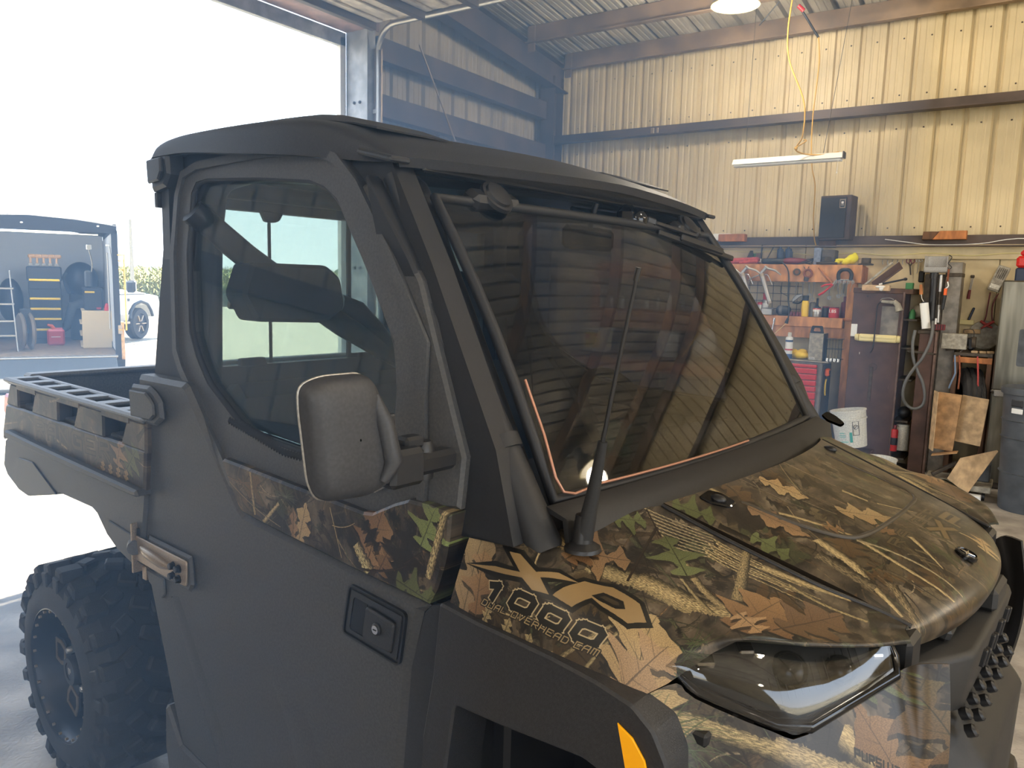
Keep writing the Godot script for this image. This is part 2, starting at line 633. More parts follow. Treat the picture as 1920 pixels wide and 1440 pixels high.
func shop_materials() -> void:
	var mott: Texture2D = tex["mottle"]
	M.grey2 = mat(srgb(166, 158, 140), 0.6, 0.0, mott, 3.0)
	M.grey3 = mat(srgb(88, 80, 72), 0.7, 0.0, mott, 3.0)
	M.grey4 = mat(srgb(92, 92, 90), 0.5)
	M.greyp = mat(srgb(196, 196, 190), 0.5)
	M.pinkred = mat(srgb(206, 66, 78), 0.4)
	M.maroon = mat(srgb(110, 36, 42), 0.5)
	M.redfade = mat(srgb(188, 70, 62), 0.7, 0.0, mott, 4.0)
	M.rust = mat(srgb(150, 84, 54), 0.75, 0.1, mott, 6.0)
	M.bluebox = mat(srgb(130, 140, 160), 0.7, 0.0, mott, 4.0)
	M.blue2 = mat(srgb(110, 128, 150), 0.7)
	M.worn = mat(srgb(128, 104, 92), 0.4, 0.5, tex["wear"], 2.0)
	M.brownwood = mat(srgb(74, 56, 46), 0.6, 0.0, tex["wood"], 3.0)
	M.grille = mat(srgb(50, 46, 42), 0.8, 0.0, tex["fine"], 8.0)
	M.mint = mat(srgb(120, 186, 170), 0.6)
	M.mint2 = mat(srgb(60, 150, 136), 0.6)
	M.pink = mat(srgb(206, 150, 196), 0.6)
	M.doorpanel = mat(srgb(226, 214, 196), 0.5, 0.0, mott, 1.0)
	M.tblack = mat(srgb(26, 30, 36), 0.5)
	M.tgrey = mat(srgb(74, 76, 76), 0.8)
	M.tlining = mat(srgb(206, 208, 206), 0.7)
	M.tfloor = mat(srgb(150, 122, 92), 0.7, 0.0, mott, 1.0)
	M.ramp = nrm(mat(srgb(96, 94, 88), 0.8, 0.0, tex["grav2"], 1.5), tex["grain_n"], 0.8)
	M.ply2 = mat(srgb(206, 182, 140), 0.6)
	M.carwhite = mat(srgb(238, 238, 236), 0.25)
	M.carblack = mat(srgb(34, 36, 38), 0.4)
	M.cartan = mat(srgb(150, 140, 126), 0.4)
	M.carglass = mat(srgb(70, 90, 100), 0.08)
	M.tealbag = glass(srgb(60, 170, 150), 0.35, 0.12)
	M.clearbag = glass(srgb(170, 180, 176), 0.2, 0.1)
	M.corn = mat(Color.WHITE, 0.8)
	M.corn.vertex_color_use_as_albedo = true
	M.fieldgreen = mat(srgb(128, 140, 84), 0.9, 0.0, mott, 0.05)
	M.treegreen = mat(srgb(92, 108, 72), 0.9)

# ------------------------------------------------------------------ printed camouflage film (flat print: computed picture)
class Paint:
	var w: int
	var h: int
	var u0: float
	var v0: float
	var s: float
	var buf := PackedByteArray()
	var nz := PackedByteArray()
	var r := RandomNumberGenerator.new()
	func _init(u0_: float, v0_: float, u1: float, v1: float, s_: float, seed_: int) -> void:
		u0 = u0_; v0 = v0_; s = s_
		w = int((u1 - u0_) * s_)
		h = int((v1 - v0_) * s_)
		buf.resize(w * h * 3)
		r.seed = seed_
		var f := FastNoiseLite.new()
		f.seed = seed_
		f.noise_type = FastNoiseLite.TYPE_SIMPLEX
		f.frequency = 0.16
		f.fractal_octaves = 3
		nz = f.get_image(256, 256).get_data()
	func base(ang: float, cols: Array, blur := 1.0) -> void:
		var f := FastNoiseLite.new()
		f.seed = r.randi() % 1000
		f.noise_type = FastNoiseLite.TYPE_SIMPLEX_SMOOTH
		f.frequency = 0.035
		f.fractal_octaves = 5
		f.domain_warp_enabled = true
		f.domain_warp_amplitude = 30.0
		f.domain_warp_frequency = 0.02
		var im := f.get_image(w / 3 + 1, h / 8 + 1)
		im.resize(w, h, Image.INTERPOLATE_CUBIC)
		im.convert(Image.FORMAT_L8)
		var d := im.get_data()
		f.frequency = 0.02
		f.seed += 7
		var im2 := f.get_image(w / 4 + 1, h / 4 + 1)
		im2.resize(w, h, Image.INTERPOLATE_CUBIC)
		im2.convert(Image.FORMAT_L8)
		var d2 := im2.get_data()
		var lut := []
		for i in 256:
			var t := clampf((i - 60) / 140.0, 0, 0.999) * (cols.size() - 1)
			lut.append(cols[int(t)].lerp(cols[int(t) + 1], t - int(t)))
		var lr := PackedByteArray()
		var lg := PackedByteArray()
		var lb := PackedByteArray()
		for i in 256:
			lr.append(lut[i].r8); lg.append(lut[i].g8); lb.append(lut[i].b8)
		var k := 0
		for i in w * h:
			var q := (d[i] * 5 + d2[i] * 5) / 10
			buf[k] = lr[q]; buf[k + 1] = lg[q]; buf[k + 2] = lb[q]
			k += 3
	func px(x: int, y: int, c: Color, a: float) -> void:
		var i := (y * w + x) * 3
		buf[i] = int(buf[i] + (c.r8 - buf[i]) * a)
		buf[i + 1] = int(buf[i + 1] + (c.g8 - buf[i + 1]) * a)
		buf[i + 2] = int(buf[i + 2] + (c.b8 - buf[i + 2]) * a)
	func stick(a: Vector2, b: Vector2, ra: float, rb: float, c: Color, rough := 0.35, al := 1.0, bend := 0.0) -> void:
		var A := (a - Vector2(u0, v0)) * s
		var B := (b - Vector2(u0, v0)) * s
		ra *= s; rb *= s
		var R := maxf(ra, rb) + absf(bend) * s + 2.0
		var x0 := maxi(int(minf(A.x, B.x) - R), 0)
		var x1 := mini(int(maxf(A.x, B.x) + R), w - 1)
		var y0 := maxi(int(minf(A.y, B.y) - R), 0)
		var y1 := mini(int(maxf(A.y, B.y) + R), h - 1)
		var D := B - A
		var L := maxf(D.length(), 0.01)
		D /= L
		var N := Vector2(-D.y, D.x)
		var cr_ := float(c.r8)
		var cg := float(c.g8)
		var cb := float(c.b8)
		var reach := maxf(ra, rb) * 1.25 + absf(bend) * s + 1.0
		for y in range(y0, y1 + 1):
			var xa := x0
			var xb := x1
			if absf(N.x) > 0.05:
				var mid := A.x - (y - A.y) * N.y / N.x
				var hw := reach / absf(N.x)
				xa = maxi(x0, int(mid - hw))
				xb = mini(x1, int(mid + hw) + 1)
			for x in range(xa, xb + 1):
				var e := Vector2(x, y) - A
				var t := e.dot(D) / L
				if t < 0.0 or t > 1.0:
					continue
				var d := e.dot(N) - bend * s * 4.0 * t * (1.0 - t)
				var rr := lerpf(ra, rb, t) * (1.0 if rough == 0.0 else 0.8 + 0.4 * nz[((int(t * L * 0.5) & 255) << 8) | 77] / 255.0)
				var f := d / maxf(rr, 0.3)
				if f > -1.0 and f < 1.0:
					var g: float = nz[((int(t * L * 0.35) & 255) << 8) | (int(d * 1.7 + 300.0) & 255)] / 255.0
					var sh := 1.0 if rough == 0.0 else (1.0 - 0.5 * f * f + 0.3 * f) * (1.0 + rough * (g - 0.5) * 2.0)
					var aa := al * minf(1.0, (1.0 - absf(f)) * rr + 0.25)
					var i := (y * w + x) * 3
					buf[i] = int(clampf(buf[i] + (cr_ * sh - buf[i]) * aa, 0, 255))
					buf[i + 1] = int(clampf(buf[i + 1] + (cg * sh - buf[i + 1]) * aa, 0, 255))
					buf[i + 2] = int(clampf(buf[i + 2] + (cb * sh - buf[i + 2]) * aa, 0, 255))
	func poly(p: PackedVector2Array, c0: Color, c1: Color, al := 1.0, grain := 0.2) -> void:  # metres; c0 at the first point's side to c1
		var q := PackedVector2Array()
		for v in p:
			q.append((v - Vector2(u0, v0)) * s)
		var ymin := 1e9
		var ymax := -1e9
		var xmin := 1e9
		var xmax := -1e9
		for v in q:
			ymin = minf(ymin, v.y); ymax = maxf(ymax, v.y)
			xmin = minf(xmin, v.x); xmax = maxf(xmax, v.x)
		for y in range(maxi(int(ceil(ymin)), 0), mini(int(ymax), h - 1) + 1):
			var xs := []
			for i in q.size():
				var a := q[i]
				var b := q[(i + 1) % q.size()]
				if (a.y <= y) != (b.y <= y):
					xs.append(a.x + (y - a.y) / (b.y - a.y) * (b.x - a.x))
			xs.sort()
			for k in range(0, xs.size() - 1, 2):
				for x in range(maxi(int(ceil(xs[k])), 0), mini(int(xs[k + 1]), w - 1) + 1):
					var t := clampf(0.5 * (y - ymin) / (ymax - ymin + 1.0) + 0.5 * (x - xmin) / (xmax - xmin + 1.0), 0, 1)
					var g: float = 1.0 + grain * (nz[((y * 2) & 255) << 8 | (x & 255)] / 127.5 - 1.0)
					var i := (y * w + x) * 3
					buf[i] = int(clampf(lerpf(buf[i], lerpf(c0.r8, c1.r8, t) * g, al), 0, 255))
					buf[i + 1] = int(clampf(lerpf(buf[i + 1], lerpf(c0.g8, c1.g8, t) * g, al), 0, 255))
					buf[i + 2] = int(clampf(lerpf(buf[i + 2], lerpf(c0.b8, c1.b8, t) * g, al), 0, 255))
	func leaf(a: Vector2, b: Vector2, wide: float, kind: int, c0: Color, c1: Color, al := 1.0) -> void:  # stem end a to tip b
		var D := b - a
		var N := Vector2(-D.y, D.x) * wide
		var up := PackedVector2Array()
		var lo := PackedVector2Array()
		var lobes := 3.0 if kind == 0 else 2.5
		var ph := r.randf() * 0.6
		for i in 41:
			var t := i / 40.0
			var e := pow(sin(PI * pow(t, 0.75)), 0.7)
			var l1 := 1.0 + (0.5 if kind == 0 else 0.75) * sin(TAU * lobes * t + ph) + 0.12 * sin(t * 67.0 + ph * 9.0)
			var l2 := 1.0 + (0.5 if kind == 0 else 0.75) * sin(TAU * lobes * t + ph + 1.1) + 0.12 * sin(t * 59.0)
			up.append(a + D * (t + 0.03 * sin(t * 17.0)) + N * 0.5 * e * maxf(l1, 0.12))
			lo.append(a + D * (t - 0.03 * sin(t * 15.0)) - N * 0.5 * e * maxf(l2, 0.12))
		lo.reverse()
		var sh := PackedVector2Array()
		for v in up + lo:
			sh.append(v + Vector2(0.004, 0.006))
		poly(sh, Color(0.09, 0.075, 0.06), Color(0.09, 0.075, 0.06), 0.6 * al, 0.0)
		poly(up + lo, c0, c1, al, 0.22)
		stick(a - D * 0.15, b, 0.0016, 0.0006, c0.darkened(0.45), 0.2, 0.8 * al)
		for i in 5:
			var t := 0.2 + 0.14 * i
			var sd := 1.0 if i % 2 else -1.0
			stick(a + D * t, a + D * (t + 0.16) + N * 0.42 * sd, 0.0009, 0.0004, c0.darkened(0.4), 0.1, 0.6 * al)
	func litter(n: int, pal: Array, size := 1.0, ang := 0.0, spread := 0.5, al := 0.75) -> void:  # the soft back layers
		for i in n:
			var c := Vector2(u0 + r.randf() * w / s, v0 + r.randf() * h / s)
			var a := ang + r.randfn() * spread
			var d := Vector2(cos(a), sin(a))
			var col: Color = pal[r.randi() % pal.size()]
			col = col.lightened(r.randf() * 0.1).darkened(r.randf() * 0.25)
			var kind := r.randi() % 4
			var L := (0.03 + r.randf() * 0.09) * size
			if kind < 2:
				stick(c, c + d * L * 1.6, 0.0012 + r.randf() * 0.004 * size, 0.0006, col, 0.5, al, r.randf_range(-0.012, 0.012))
			elif kind == 2:
				leaf(c, c + d * L * 0.7, 0.5 + r.randf() * 0.3, r.randi() % 2, col, col.darkened(0.3), al)
			else:
				stick(c, c + d * L, 0.004 + r.randf() * 0.01 * size, 0.003, col.darkened(0.3), 0.6, al * 0.8, r.randf_range(-0.01, 0.01))
	func strokes(text: String, o: Vector2, dx: Vector2, dy: Vector2, th: float, c: Color, gap := 1.25) -> void:  # angular stroke lettering
		var G := {"A": [[0, 0, 0, .7, .3, 1, 1, 1, 1, 0], [0, .45, 1, .45]], "C": [[1, 0, 0, 0, 0, 1, 1, 1]], "D": [[0, 0, 0, 1, .75, 1, 1, .75, 1, .2, .8, 0, 0, 0]], "E": [[1, 0, 0, 0, 0, 1, 1, 1], [0, .5, .8, .5]], "G": [[1, .95, .2, 1, 0, .8, 0, .2, .2, 0, 1, 0, 1, .5, .55, .5]], "H": [[0, 0, 0, 1], [1, 0, 1, 1], [0, .5, 1, .5]], "L": [[0, 1, 0, 0, 1, 0]], "M": [[0, 0, 0, 1, 1, 1, 1, 0], [.5, 0, .5, 1]], "N": [[0, 0, 0, 1, 1, 0, 1, 1]], "O": [[0, 0, 0, 1, 1, 1, 1, 0, 0, 0]], "P": [[0, 0, 0, 1, 1, 1, 1, .45, 0, .45]], "R": [[0, 0, 0, 1, .85, 1, 1, .85, 1, .55, 0, .45], [.5, .45, 1, 0]], "U": [[0, 1, 0, 0, 1, 0, 1, 1]], "V": [[0, 1, .4, 0, .5, 0, 1, 1]], "X": [[0, 0, 1, 1], [0, 1, 1, 0]], "S": [[1, 1, 0, 1, 0, .5, 1, .5, 1, 0, 0, 0]], "I": [[.5, 0, .5, 1]], "T": [[0, 1, 1, 1], [.5, 0, .5, 1]], "1": [[.2, .8, .6, 1, .6, 0]], "0": [[.15, 0, 0, .15, 0, .85, .15, 1, .85, 1, 1, .85, 1, .15, .85, 0, .15, 0]]}
		var k := 0.0
		for ch in text:
			if ch == " ":
				k += 0.7
				continue
			for pl in G[ch]:
				for i in range(0, pl.size() - 2, 2):
					var a: Vector2 = o + dx * (k + pl[i] * 0.8) + dy * pl[i + 1]
					var b: Vector2 = o + dx * (k + pl[i + 2] * 0.8) + dy * pl[i + 3]
					var e := (b - a).normalized() * th * 0.8
					stick(a - e, b + e, th, th, c, 0.0, 1.0)
			k += gap * (0.7 if ch == "I" else 1.0)
	func texture() -> ImageTexture:
		return ImageTexture.create_from_image(Image.create_from_data(w, h, false, Image.FORMAT_RGB8, buf))

func VV(a: Array) -> PackedVector2Array:
	return P2(a)

func camo_mat(p: Paint, rough := 0.42) -> StandardMaterial3D:
	var m := StandardMaterial3D.new()
	m.albedo_texture = p.texture()
	m.albedo_color = Color(0.77, 0.77, 0.79)
	m.roughness = rough
	m.metallic_specular = 0.5
	m.texture_repeat = true
	return m

var CB := [Color(0.13, 0.115, 0.095), Color(0.21, 0.185, 0.15), Color(0.33, 0.285, 0.225), Color(0.42, 0.365, 0.285), Color(0.55, 0.49, 0.385)]
var CD := [Color(0.1, 0.085, 0.07), Color(0.16, 0.13, 0.1), Color(0.62, 0.54, 0.4), Color(0.24, 0.2, 0.15), Color(0.5, 0.4, 0.27), Color(0.08, 0.07, 0.06), Color(0.35, 0.36, 0.25)]
var CP := [Color(0.42, 0.34, 0.22), Color(0.55, 0.45, 0.3), Color(0.33, 0.25, 0.15), Color(0.5, 0.36, 0.2), Color(0.62, 0.53, 0.36), Color(0.2, 0.16, 0.11), Color(0.38, 0.4, 0.24), Color(0.16, 0.13, 0.1)]
var TAN := Color(0.78, 0.68, 0.47)
var BARK := Color(0.66, 0.58, 0.4)
var OAK := Color(0.74, 0.58, 0.38)
var OAKD := Color(0.46, 0.33, 0.21)
var GRN := Color(0.5, 0.52, 0.32)
var GRND := Color(0.34, 0.36, 0.2)

func fender_camo() -> Paint:
	var p := Paint.new(1.78, 0.34, 2.46, 0.92, 1900.0, 11)
	p.base(0, CB)
	p.litter(110, CP, 1.5, -0.2, 0.8, 0.75)
	p.litter(130, CP, 0.8, -0.2, 0.9, 0.8)
	p.litter(240, CD, 0.45, -0.2, 1.2, 0.95)
	# bark strips and sticks where the film shows them
	for k in 9:
		var o := Vector2(0, k * 0.0075 - 0.03)
		p.stick(Vector2(1.985 + 0.01 * k, 0.5) + o, Vector2(2.105 + 0.004 * k, 0.462) + o, 0.003, 0.002, BARK.lightened(0.1), 0.7, 0.9, 0.004)
		p.stick(Vector2(2.11 + 0.008 * (k % 3), 0.468) + o * 0.9, Vector2(2.3 - 0.012 * (k % 4), 0.44) + o * 1.1, 0.0035, 0.002, TAN if k % 2 else BARK, 0.8, 0.9, 0.006)
	p.stick(Vector2(1.87, 0.69), Vector2(2.03, 0.64), 0.012, 0.016, Color(0.6, 0.5, 0.33), 0.55)
	p.stick(Vector2(2.0, 0.668), Vector2(2.17, 0.627), 0.018, 0.022, BARK, 0.6)
	p.stick(Vector2(2.08, 0.645), Vector2(2.222, 0.608), 0.021, 0.016, TAN.darkened(0.1), 0.7)
	p.stick(Vector2(2.09, 0.528), Vector2(2.217, 0.603), 0.007, 0.008, TAN.darkened(0.15), 0.4, 1.0, 0.01)
	p.stick(Vector2(2.16, 0.41), Vector2(2.216, 0.57), 0.007, 0.011, TAN.darkened(0.2), 0.5)
	p.stick(Vector2(2.12, 0.585), Vector2(2.2, 0.625), 0.003, 0.004, BARK, 0.3)
	p.stick(Vector2(2.2, 0.44), Vector2(2.33, 0.385), 0.012, 0.006, TAN, 0.5)
	p.stick(Vector2(2.25, 0.45), Vector2(2.37, 0.43), 0.006, 0.004, BARK, 0.5, 1.0, 0.012)
	p.stick(Vector2(2.03, 0.5), Vector2(2.07, 0.66), 0.0028, 0.002, Color(0.2, 0.15, 0.1), 0.2)
	p.stick(Vector2(2.05, 0.52), Vector2(1.99, 0.47), 0.0022, 0.0016, Color(0.2, 0.15, 0.1), 0.2)
	p.stick(Vector2(2.07, 0.84), Vector2(2.13, 0.7), 0.0035, 0.002, BARK, 0.3)
	p.stick(Vector2(2.02, 0.85), Vector2(2.11, 0.73), 0.004, 0.003, TAN.darkened(0.25), 0.5)
	p.stick(Vector2(1.9, 0.83), Vector2(2.0, 0.79), 0.0022, 0.0012, TAN, 0.3, 1.0, 0.01)
	p.stick(Vector2(1.93, 0.7), Vector2(1.975, 0.76), 0.0022, 0.0016, TAN, 0.3, 1.0, 0.01)
	p.leaf(Vector2(1.835, 0.9), Vector2(1.825, 0.71), 0.36, 0, TAN, OAKD.lightened(0.15))
	p.leaf(Vector2(1.86, 0.86), Vector2(1.84, 0.76), 0.5, 1, OAK.lightened(0.1), OAKD)
	p.leaf(Vector2(1.955, 0.67), Vector2(2.05, 0.612), 0.6, 1, OAKD.lightened(0.1), OAK.darkened(0.15))
	p.leaf(Vector2(1.97, 0.69), Vector2(1.985, 0.62), 0.6, 0, OAK.darkened(0.2), OAKD)
	p.leaf(Vector2(1.965, 0.545), Vector2(2.01, 0.5), 0.75, 1, GRN, GRND)
	p.leaf(Vector2(2.13, 0.575), Vector2(2.05, 0.51), 0.6, 1, GRND, GRN)
	p.leaf(Vector2(2.24, 0.64), Vector2(2.262, 0.505), 0.62, 0, OAK, OAKD)
	p.leaf(Vector2(2.23, 0.6), Vector2(2.275, 0.62), 0.9, 1, OAK.lightened(0.12), OAK)
	p.leaf(Vector2(2.29, 0.58), Vector2(2.34, 0.45), 0.5, 0, OAKD.lightened(0.15), Color(0.4, 0.29, 0.17))
	p.leaf(Vector2(2.155, 0.84), Vector2(2.14, 0.685), 0.62, 0, TAN, OAK)
	p.leaf(Vector2(2.13, 0.83), Vector2(2.175, 0.72), 0.6, 1, OAK.lightened(0.15), OAK.darkened(0.1))
	for k in 5:
		p.leaf(Vector2(1.88 + 0.045 * k, 0.86), Vector2(1.885 + 0.045 * k, 0.83), 0.5, 0, TAN, TAN.darkened(0.25))
	for k in 46:
		var o := Vector2(2.19 + p.r.randf() * 0.02, 0.7 + p.r.randf() * 0.11)
		var a := -1.8 + p.r.randf() * 2.4
		p.stick(o, o + Vector2(cos(a), sin(a)) * (0.03 + p.r.randf() * 0.05), 0.0011, 0.0004, Color(0.3, 0.36, 0.18).lightened(p.r.randf() * 0.15), 0.1, 0.9, 0.005)
	# the decal: X P, 1000, and the small line
	var blk := Color(0.07, 0.065, 0.055)
	var gold := Color(0.67, 0.54, 0.34)
	var X := VV([1.813, .801, 1.873, .771, 1.921, .758, 1.883, .739, 1.908, .730, 1.951, .741, 1.979, .718, 2.017, .712, 1.966, .747, 1.992, .763, 1.957, .775, 1.932, .767, 1.873, .784])
	var Pp := VV([1.99, .762, 2.017, .702, 2.06, .684, 2.112, .688, 2.138, .711, 2.115, .735, 2.069, .733, 2.049, .728, 2.03, .760])
	for k in 2:
		for pl: PackedVector2Array in [X, Pp]:
			var q := MB.inset(pl, (0.006 if k == 0 else -0.002) * (-1.0 if MB.area(pl) > 0 else 1.0))
			p.poly(q, blk if k == 0 else gold, blk if k == 0 else gold.lightened(0.06), 1.0, 0.02)
	p.poly(VV([2.045, .722, 2.055, .705, 2.09, .703, 2.1, .714, 2.088, .723, 2.06, .724]), blk, blk, 1.0, 0.0)
	p.poly(VV([2.056, .717, 2.061, .71, 2.085, .709, 2.09, .714, 2.082, .718]), Color(0.3, 0.25, 0.17), Color(0.25, 0.2, 0.13), 1.0, 0.1)
	var dx := Vector2(2.083 - 1.859, 0.764 - 0.799) / 4.75
	var dy := Vector2(0.009, -0.025)
	p.strokes("1000", Vector2(1.862, .824), dx, dy, 0.0076, Color(0.86, 0.76, 0.56), 1.28)
	p.strokes("1000", Vector2(1.862, .824), dx, dy, 0.0055, blk, 1.28)
	p.strokes("DUAL OVERHEAD CAM", Vector2(1.866, .839), Vector2(2.083 - 1.866, .797 - .834) / 18.6, Vector2(0.0035, -0.0095), 0.0024, blk, 1.2)
	p.strokes("DUAL OVERHEAD CAM", Vector2(1.866, .839), Vector2(2.083 - 1.866, .797 - .834) / 18.6, Vector2(0.0035, -0.0095), 0.0010, Color(0.74, 0.63, 0.43), 1.2)
	return p

func hood_camo() -> Paint:
	var p := Paint.new(1.96, -0.48, 2.52, 0.48, 1500.0, 23)
	p.base(0, CB)
	p.litter(120, CP, 1.6, 0.1, 0.4, 0.75)
	p.litter(150, CP, 0.9, 0.1, 0.6, 0.8)
	p.litter(260, CD, 0.5, 0.1, 0.8, 0.9)
	for k in 8:
		p.stick(Vector2(2.06 + 0.02 * k, -0.4 + 0.012 * k), Vector2(2.2 + 0.02 * k, -0.41 + 0.014 * k), 0.003, 0.002, BARK, 0.6, 0.7, 0.006)
		p.stick(Vector2(2.04 + 0.05 * (k % 4), 0.2 - 0.05 * k), Vector2(2.17 + 0.05 * (k % 4), 0.17 - 0.05 * k), 0.004, 0.002, CP[k].lightened(0.2), 0.6, 0.7, 0.006)
	p.stick(Vector2(2.232, .268), Vector2(2.311, .287), 0.014, 0.012, TAN, 0.4)
	p.stick(Vector2(2.305, .285), Vector2(2.4, .338), 0.012, 0.004, TAN, 0.4, 1.0, 0.006)
	p.stick(Vector2(2.15, .245), Vector2(2.275, .178), 0.006, 0.006, TAN, 0.3, 1.0, -0.01)
	p.stick(Vector2(2.27, .18), Vector2(2.45, .2), 0.008, 0.004, TAN, 0.4, 1.0, 0.012)
	p.stick(Vector2(2.28, .19), Vector2(2.456, .165), 0.006, 0.003, BARK.lightened(0.1), 0.4, 1.0, -0.014)
	p.stick(Vector2(2.344, .062), Vector2(2.415, .126), 0.008, 0.002, TAN, 0.3)
	p.stick(Vector2(2.25, .315), Vector2(2.35, .318), 0.016, 0.014, Color(0.46, 0.4, 0.29), 0.8)
	p.stick(Vector2(2.365, .28), Vector2(2.43, .335), 0.012, 0.008, Color(0.5, 0.43, 0.3), 0.7)
	p.stick(Vector2(2.0, .3), Vector2(2.07, .295), 0.008, 0.006, TAN.darkened(0.1), 0.4)
	p.stick(Vector2(2.1, .4), Vector2(2.2, .375), 0.009, 0.003, Color(0.14, 0.11, 0.08), 0.4)
	p.stick(Vector2(2.15, .2), Vector2(2.235, .262), 0.0014, 0.001, TAN, 0.1, 0.8, 0.006)
	p.stick(Vector2(2.06, .02), Vector2(2.16, .12), 0.0014, 0.001, TAN, 0.1, 0.8, 0.006)
	p.stick(Vector2(2.25, -.05), Vector2(2.31, -.1), 0.004, 0.002, TAN, 0.3)
	p.stick(Vector2(2.185, -.023), Vector2(2.235, -.036), 0.009, 0.005, TAN.darkened(0.05), 0.4)
	p.stick(Vector2(2.37, -.1), Vector2(2.45, -.14), 0.005, 0.002, TAN, 0.4)
	p.leaf(Vector2(2.012, .415), Vector2(2.09, .385), 0.8, 1, GRN.darkened(0.1), GRND)
	p.leaf(Vector2(2.15, .37), Vector2(2.225, .372), 0.6, 1, GRN, GRND)
	p.leaf(Vector2(2.105, .29), Vector2(2.225, .272), 0.4, 0, OAKD.lightened(0.12), OAK)
	p.leaf(Vector2(2.215, .1), Vector2(2.3, .0), 0.42, 0, TAN, OAK.darkened(0.1))
	p.leaf(Vector2(2.285, .085), Vector2(2.325, .085), 0.8, 0, OAK.darkened(0.1), OAKD)
	p.leaf(Vector2(2.07, .155), Vector2(2.165, .115), 0.45, 0, OAK, TAN)
	p.leaf(Vector2(2.22, .2), Vector2(2.25, .17), 0.6, 1, OAK, OAKD)
	p.leaf(Vector2(2.45, -.1), Vector2(2.43, -.17), 0.6, 1, OAK, TAN)
	p.leaf(Vector2(2.07, -.33), Vector2(2.13, -.37), 0.6, 1, GRND, GRN)
	p.leaf(Vector2(2.17, -.25), Vector2(2.2, -.28), 0.6, 1, GRND, GRN)
	# tone-on-tone name and the small XP across the nose
	p.strokes("RANGER", Vector2(2.342, .136), Vector2(0.0, -0.334) / 7.4, Vector2(-0.02, 0.004), 0.0042, Color(0.14, 0.12, 0.09), 1.25)
	p.strokes("RANGER", Vector2(2.342, .136), Vector2(0.0, -0.334) / 7.4, Vector2(-0.02, 0.004), 0.0024, Color(0.40, 0.34, 0.24), 1.25)
	p.strokes("XP", Vector2(2.39, -.03), Vector2(-0.002, -0.11), Vector2(-0.034, 0.0), 0.0105, Color(0.15, 0.12, 0.08), 1.15)
	p.strokes("XP", Vector2(2.39, -.03), Vector2(-0.002, -0.11), Vector2(-0.034, 0.0), 0.006, Color(0.5, 0.41, 0.26), 1.15)
	return p

func door_camo() -> Paint:
	var p := Paint.new(1.0, -1.34, 1.84, -1.08, 1500.0, 37)   # v is minus the height
	p.base(0, CB)
	p.litter(60, CP, 1.3, 0.6, 0.9, 0.8)
	p.litter(90, CP, 0.8, 0.6, 0.9, 0.85)
	p.litter(150, CD, 0.45, 1.2, 1.0, 0.95)
	p.stick(Vector2(1.165, -1.27), Vector2(1.182, -1.175), 0.006, 0.005, TAN.darkened(0.15), 0.5)
	p.stick(Vector2(1.275, -1.22), Vector2(1.215, -1.165), 0.005, 0.006, TAN.darkened(0.05), 0.4)
	p.stick(Vector2(1.05, -1.245), Vector2(1.28, -1.17), 0.0018, 0.0014, TAN.darkened(0.2), 0.2, 1.0, 0.01)
	p.stick(Vector2(1.453, -1.25), Vector2(1.49, -1.155), 0.0016, 0.0012, TAN, 0.2)
	p.stick(Vector2(1.46, -1.215), Vector2(1.53, -1.235), 0.0014, 0.001, TAN, 0.2, 1.0, 0.006)
	for k in 16:
		var a := TAU * k / 16.0
		p.stick(Vector2(1.3, -1.24), Vector2(1.3, -1.24) + Vector2(cos(a), sin(a) * 0.6) * 0.045, 0.0009, 0.0005, Color(0.55, 0.55, 0.42), 0.1, 0.7)
	p.leaf(Vector2(1.345, -1.15), Vector2(1.375, -1.245), 0.42, 0, TAN, OAK.lightened(0.1))
	p.leaf(Vector2(1.325, -1.15), Vector2(1.33, -1.225), 0.3, 0, OAKD.lightened(0.1), OAK)
	p.leaf(Vector2(1.565, -1.16), Vector2(1.615, -1.285), 0.6, 0, OAKD, OAK)
	p.leaf(Vector2(1.6, -1.155), Vector2(1.635, -1.215), 0.7, 1, OAK.darkened(0.2), OAKD)
	p.leaf(Vector2(1.66, -1.15), Vector2(1.69, -1.26), 0.7, 1, Color(0.13, 0.11, 0.09), Color(0.18, 0.15, 0.11))
	p.leaf(Vector2(1.56, -1.245), Vector2(1.6, -1.195), 0.5, 1, Color(0.12, 0.1, 0.08), Color(0.16, 0.13, 0.1))
	p.stick(Vector2(1.535, -1.195), Vector2(1.575, -1.15), 0.012, 0.018, TAN, 0.9)
	p.leaf(Vector2(1.715, -1.235), Vector2(1.752, -1.315), 0.75, 1, GRN, Color(0.56, 0.62, 0.34))
	p.stick(Vector2(1.775, -1.31), Vector2(1.735, -1.18), 0.009, 0.009, TAN.darkened(0.1), 0.8)
	p.stick(Vector2(1.8, -1.29), Vector2(1.768, -1.16), 0.01, 0.009, Color(0.2, 0.16, 0.12), 0.6)
	p.stick(Vector2(1.81, -1.27), Vector2(1.785, -1.14), 0.006, 0.005, TAN.darkened(0.2), 0.8)
	p.stick(Vector2(1.54, -1.148), Vector2(1.68, -1.19), 0.0028, 0.002, Color(0.22, 0.16, 0.1), 0.2, 1.0, 0.008)
	p.stick(Vector2(1.67, -1.19), Vector2(1.72, -1.225), 0.002, 0.0014, Color(0.22, 0.16, 0.1), 0.2)
	p.leaf(Vector2(1.65, -1.155), Vector2(1.76, -1.135), 0.5, 1, GRND, GRN)
	return p

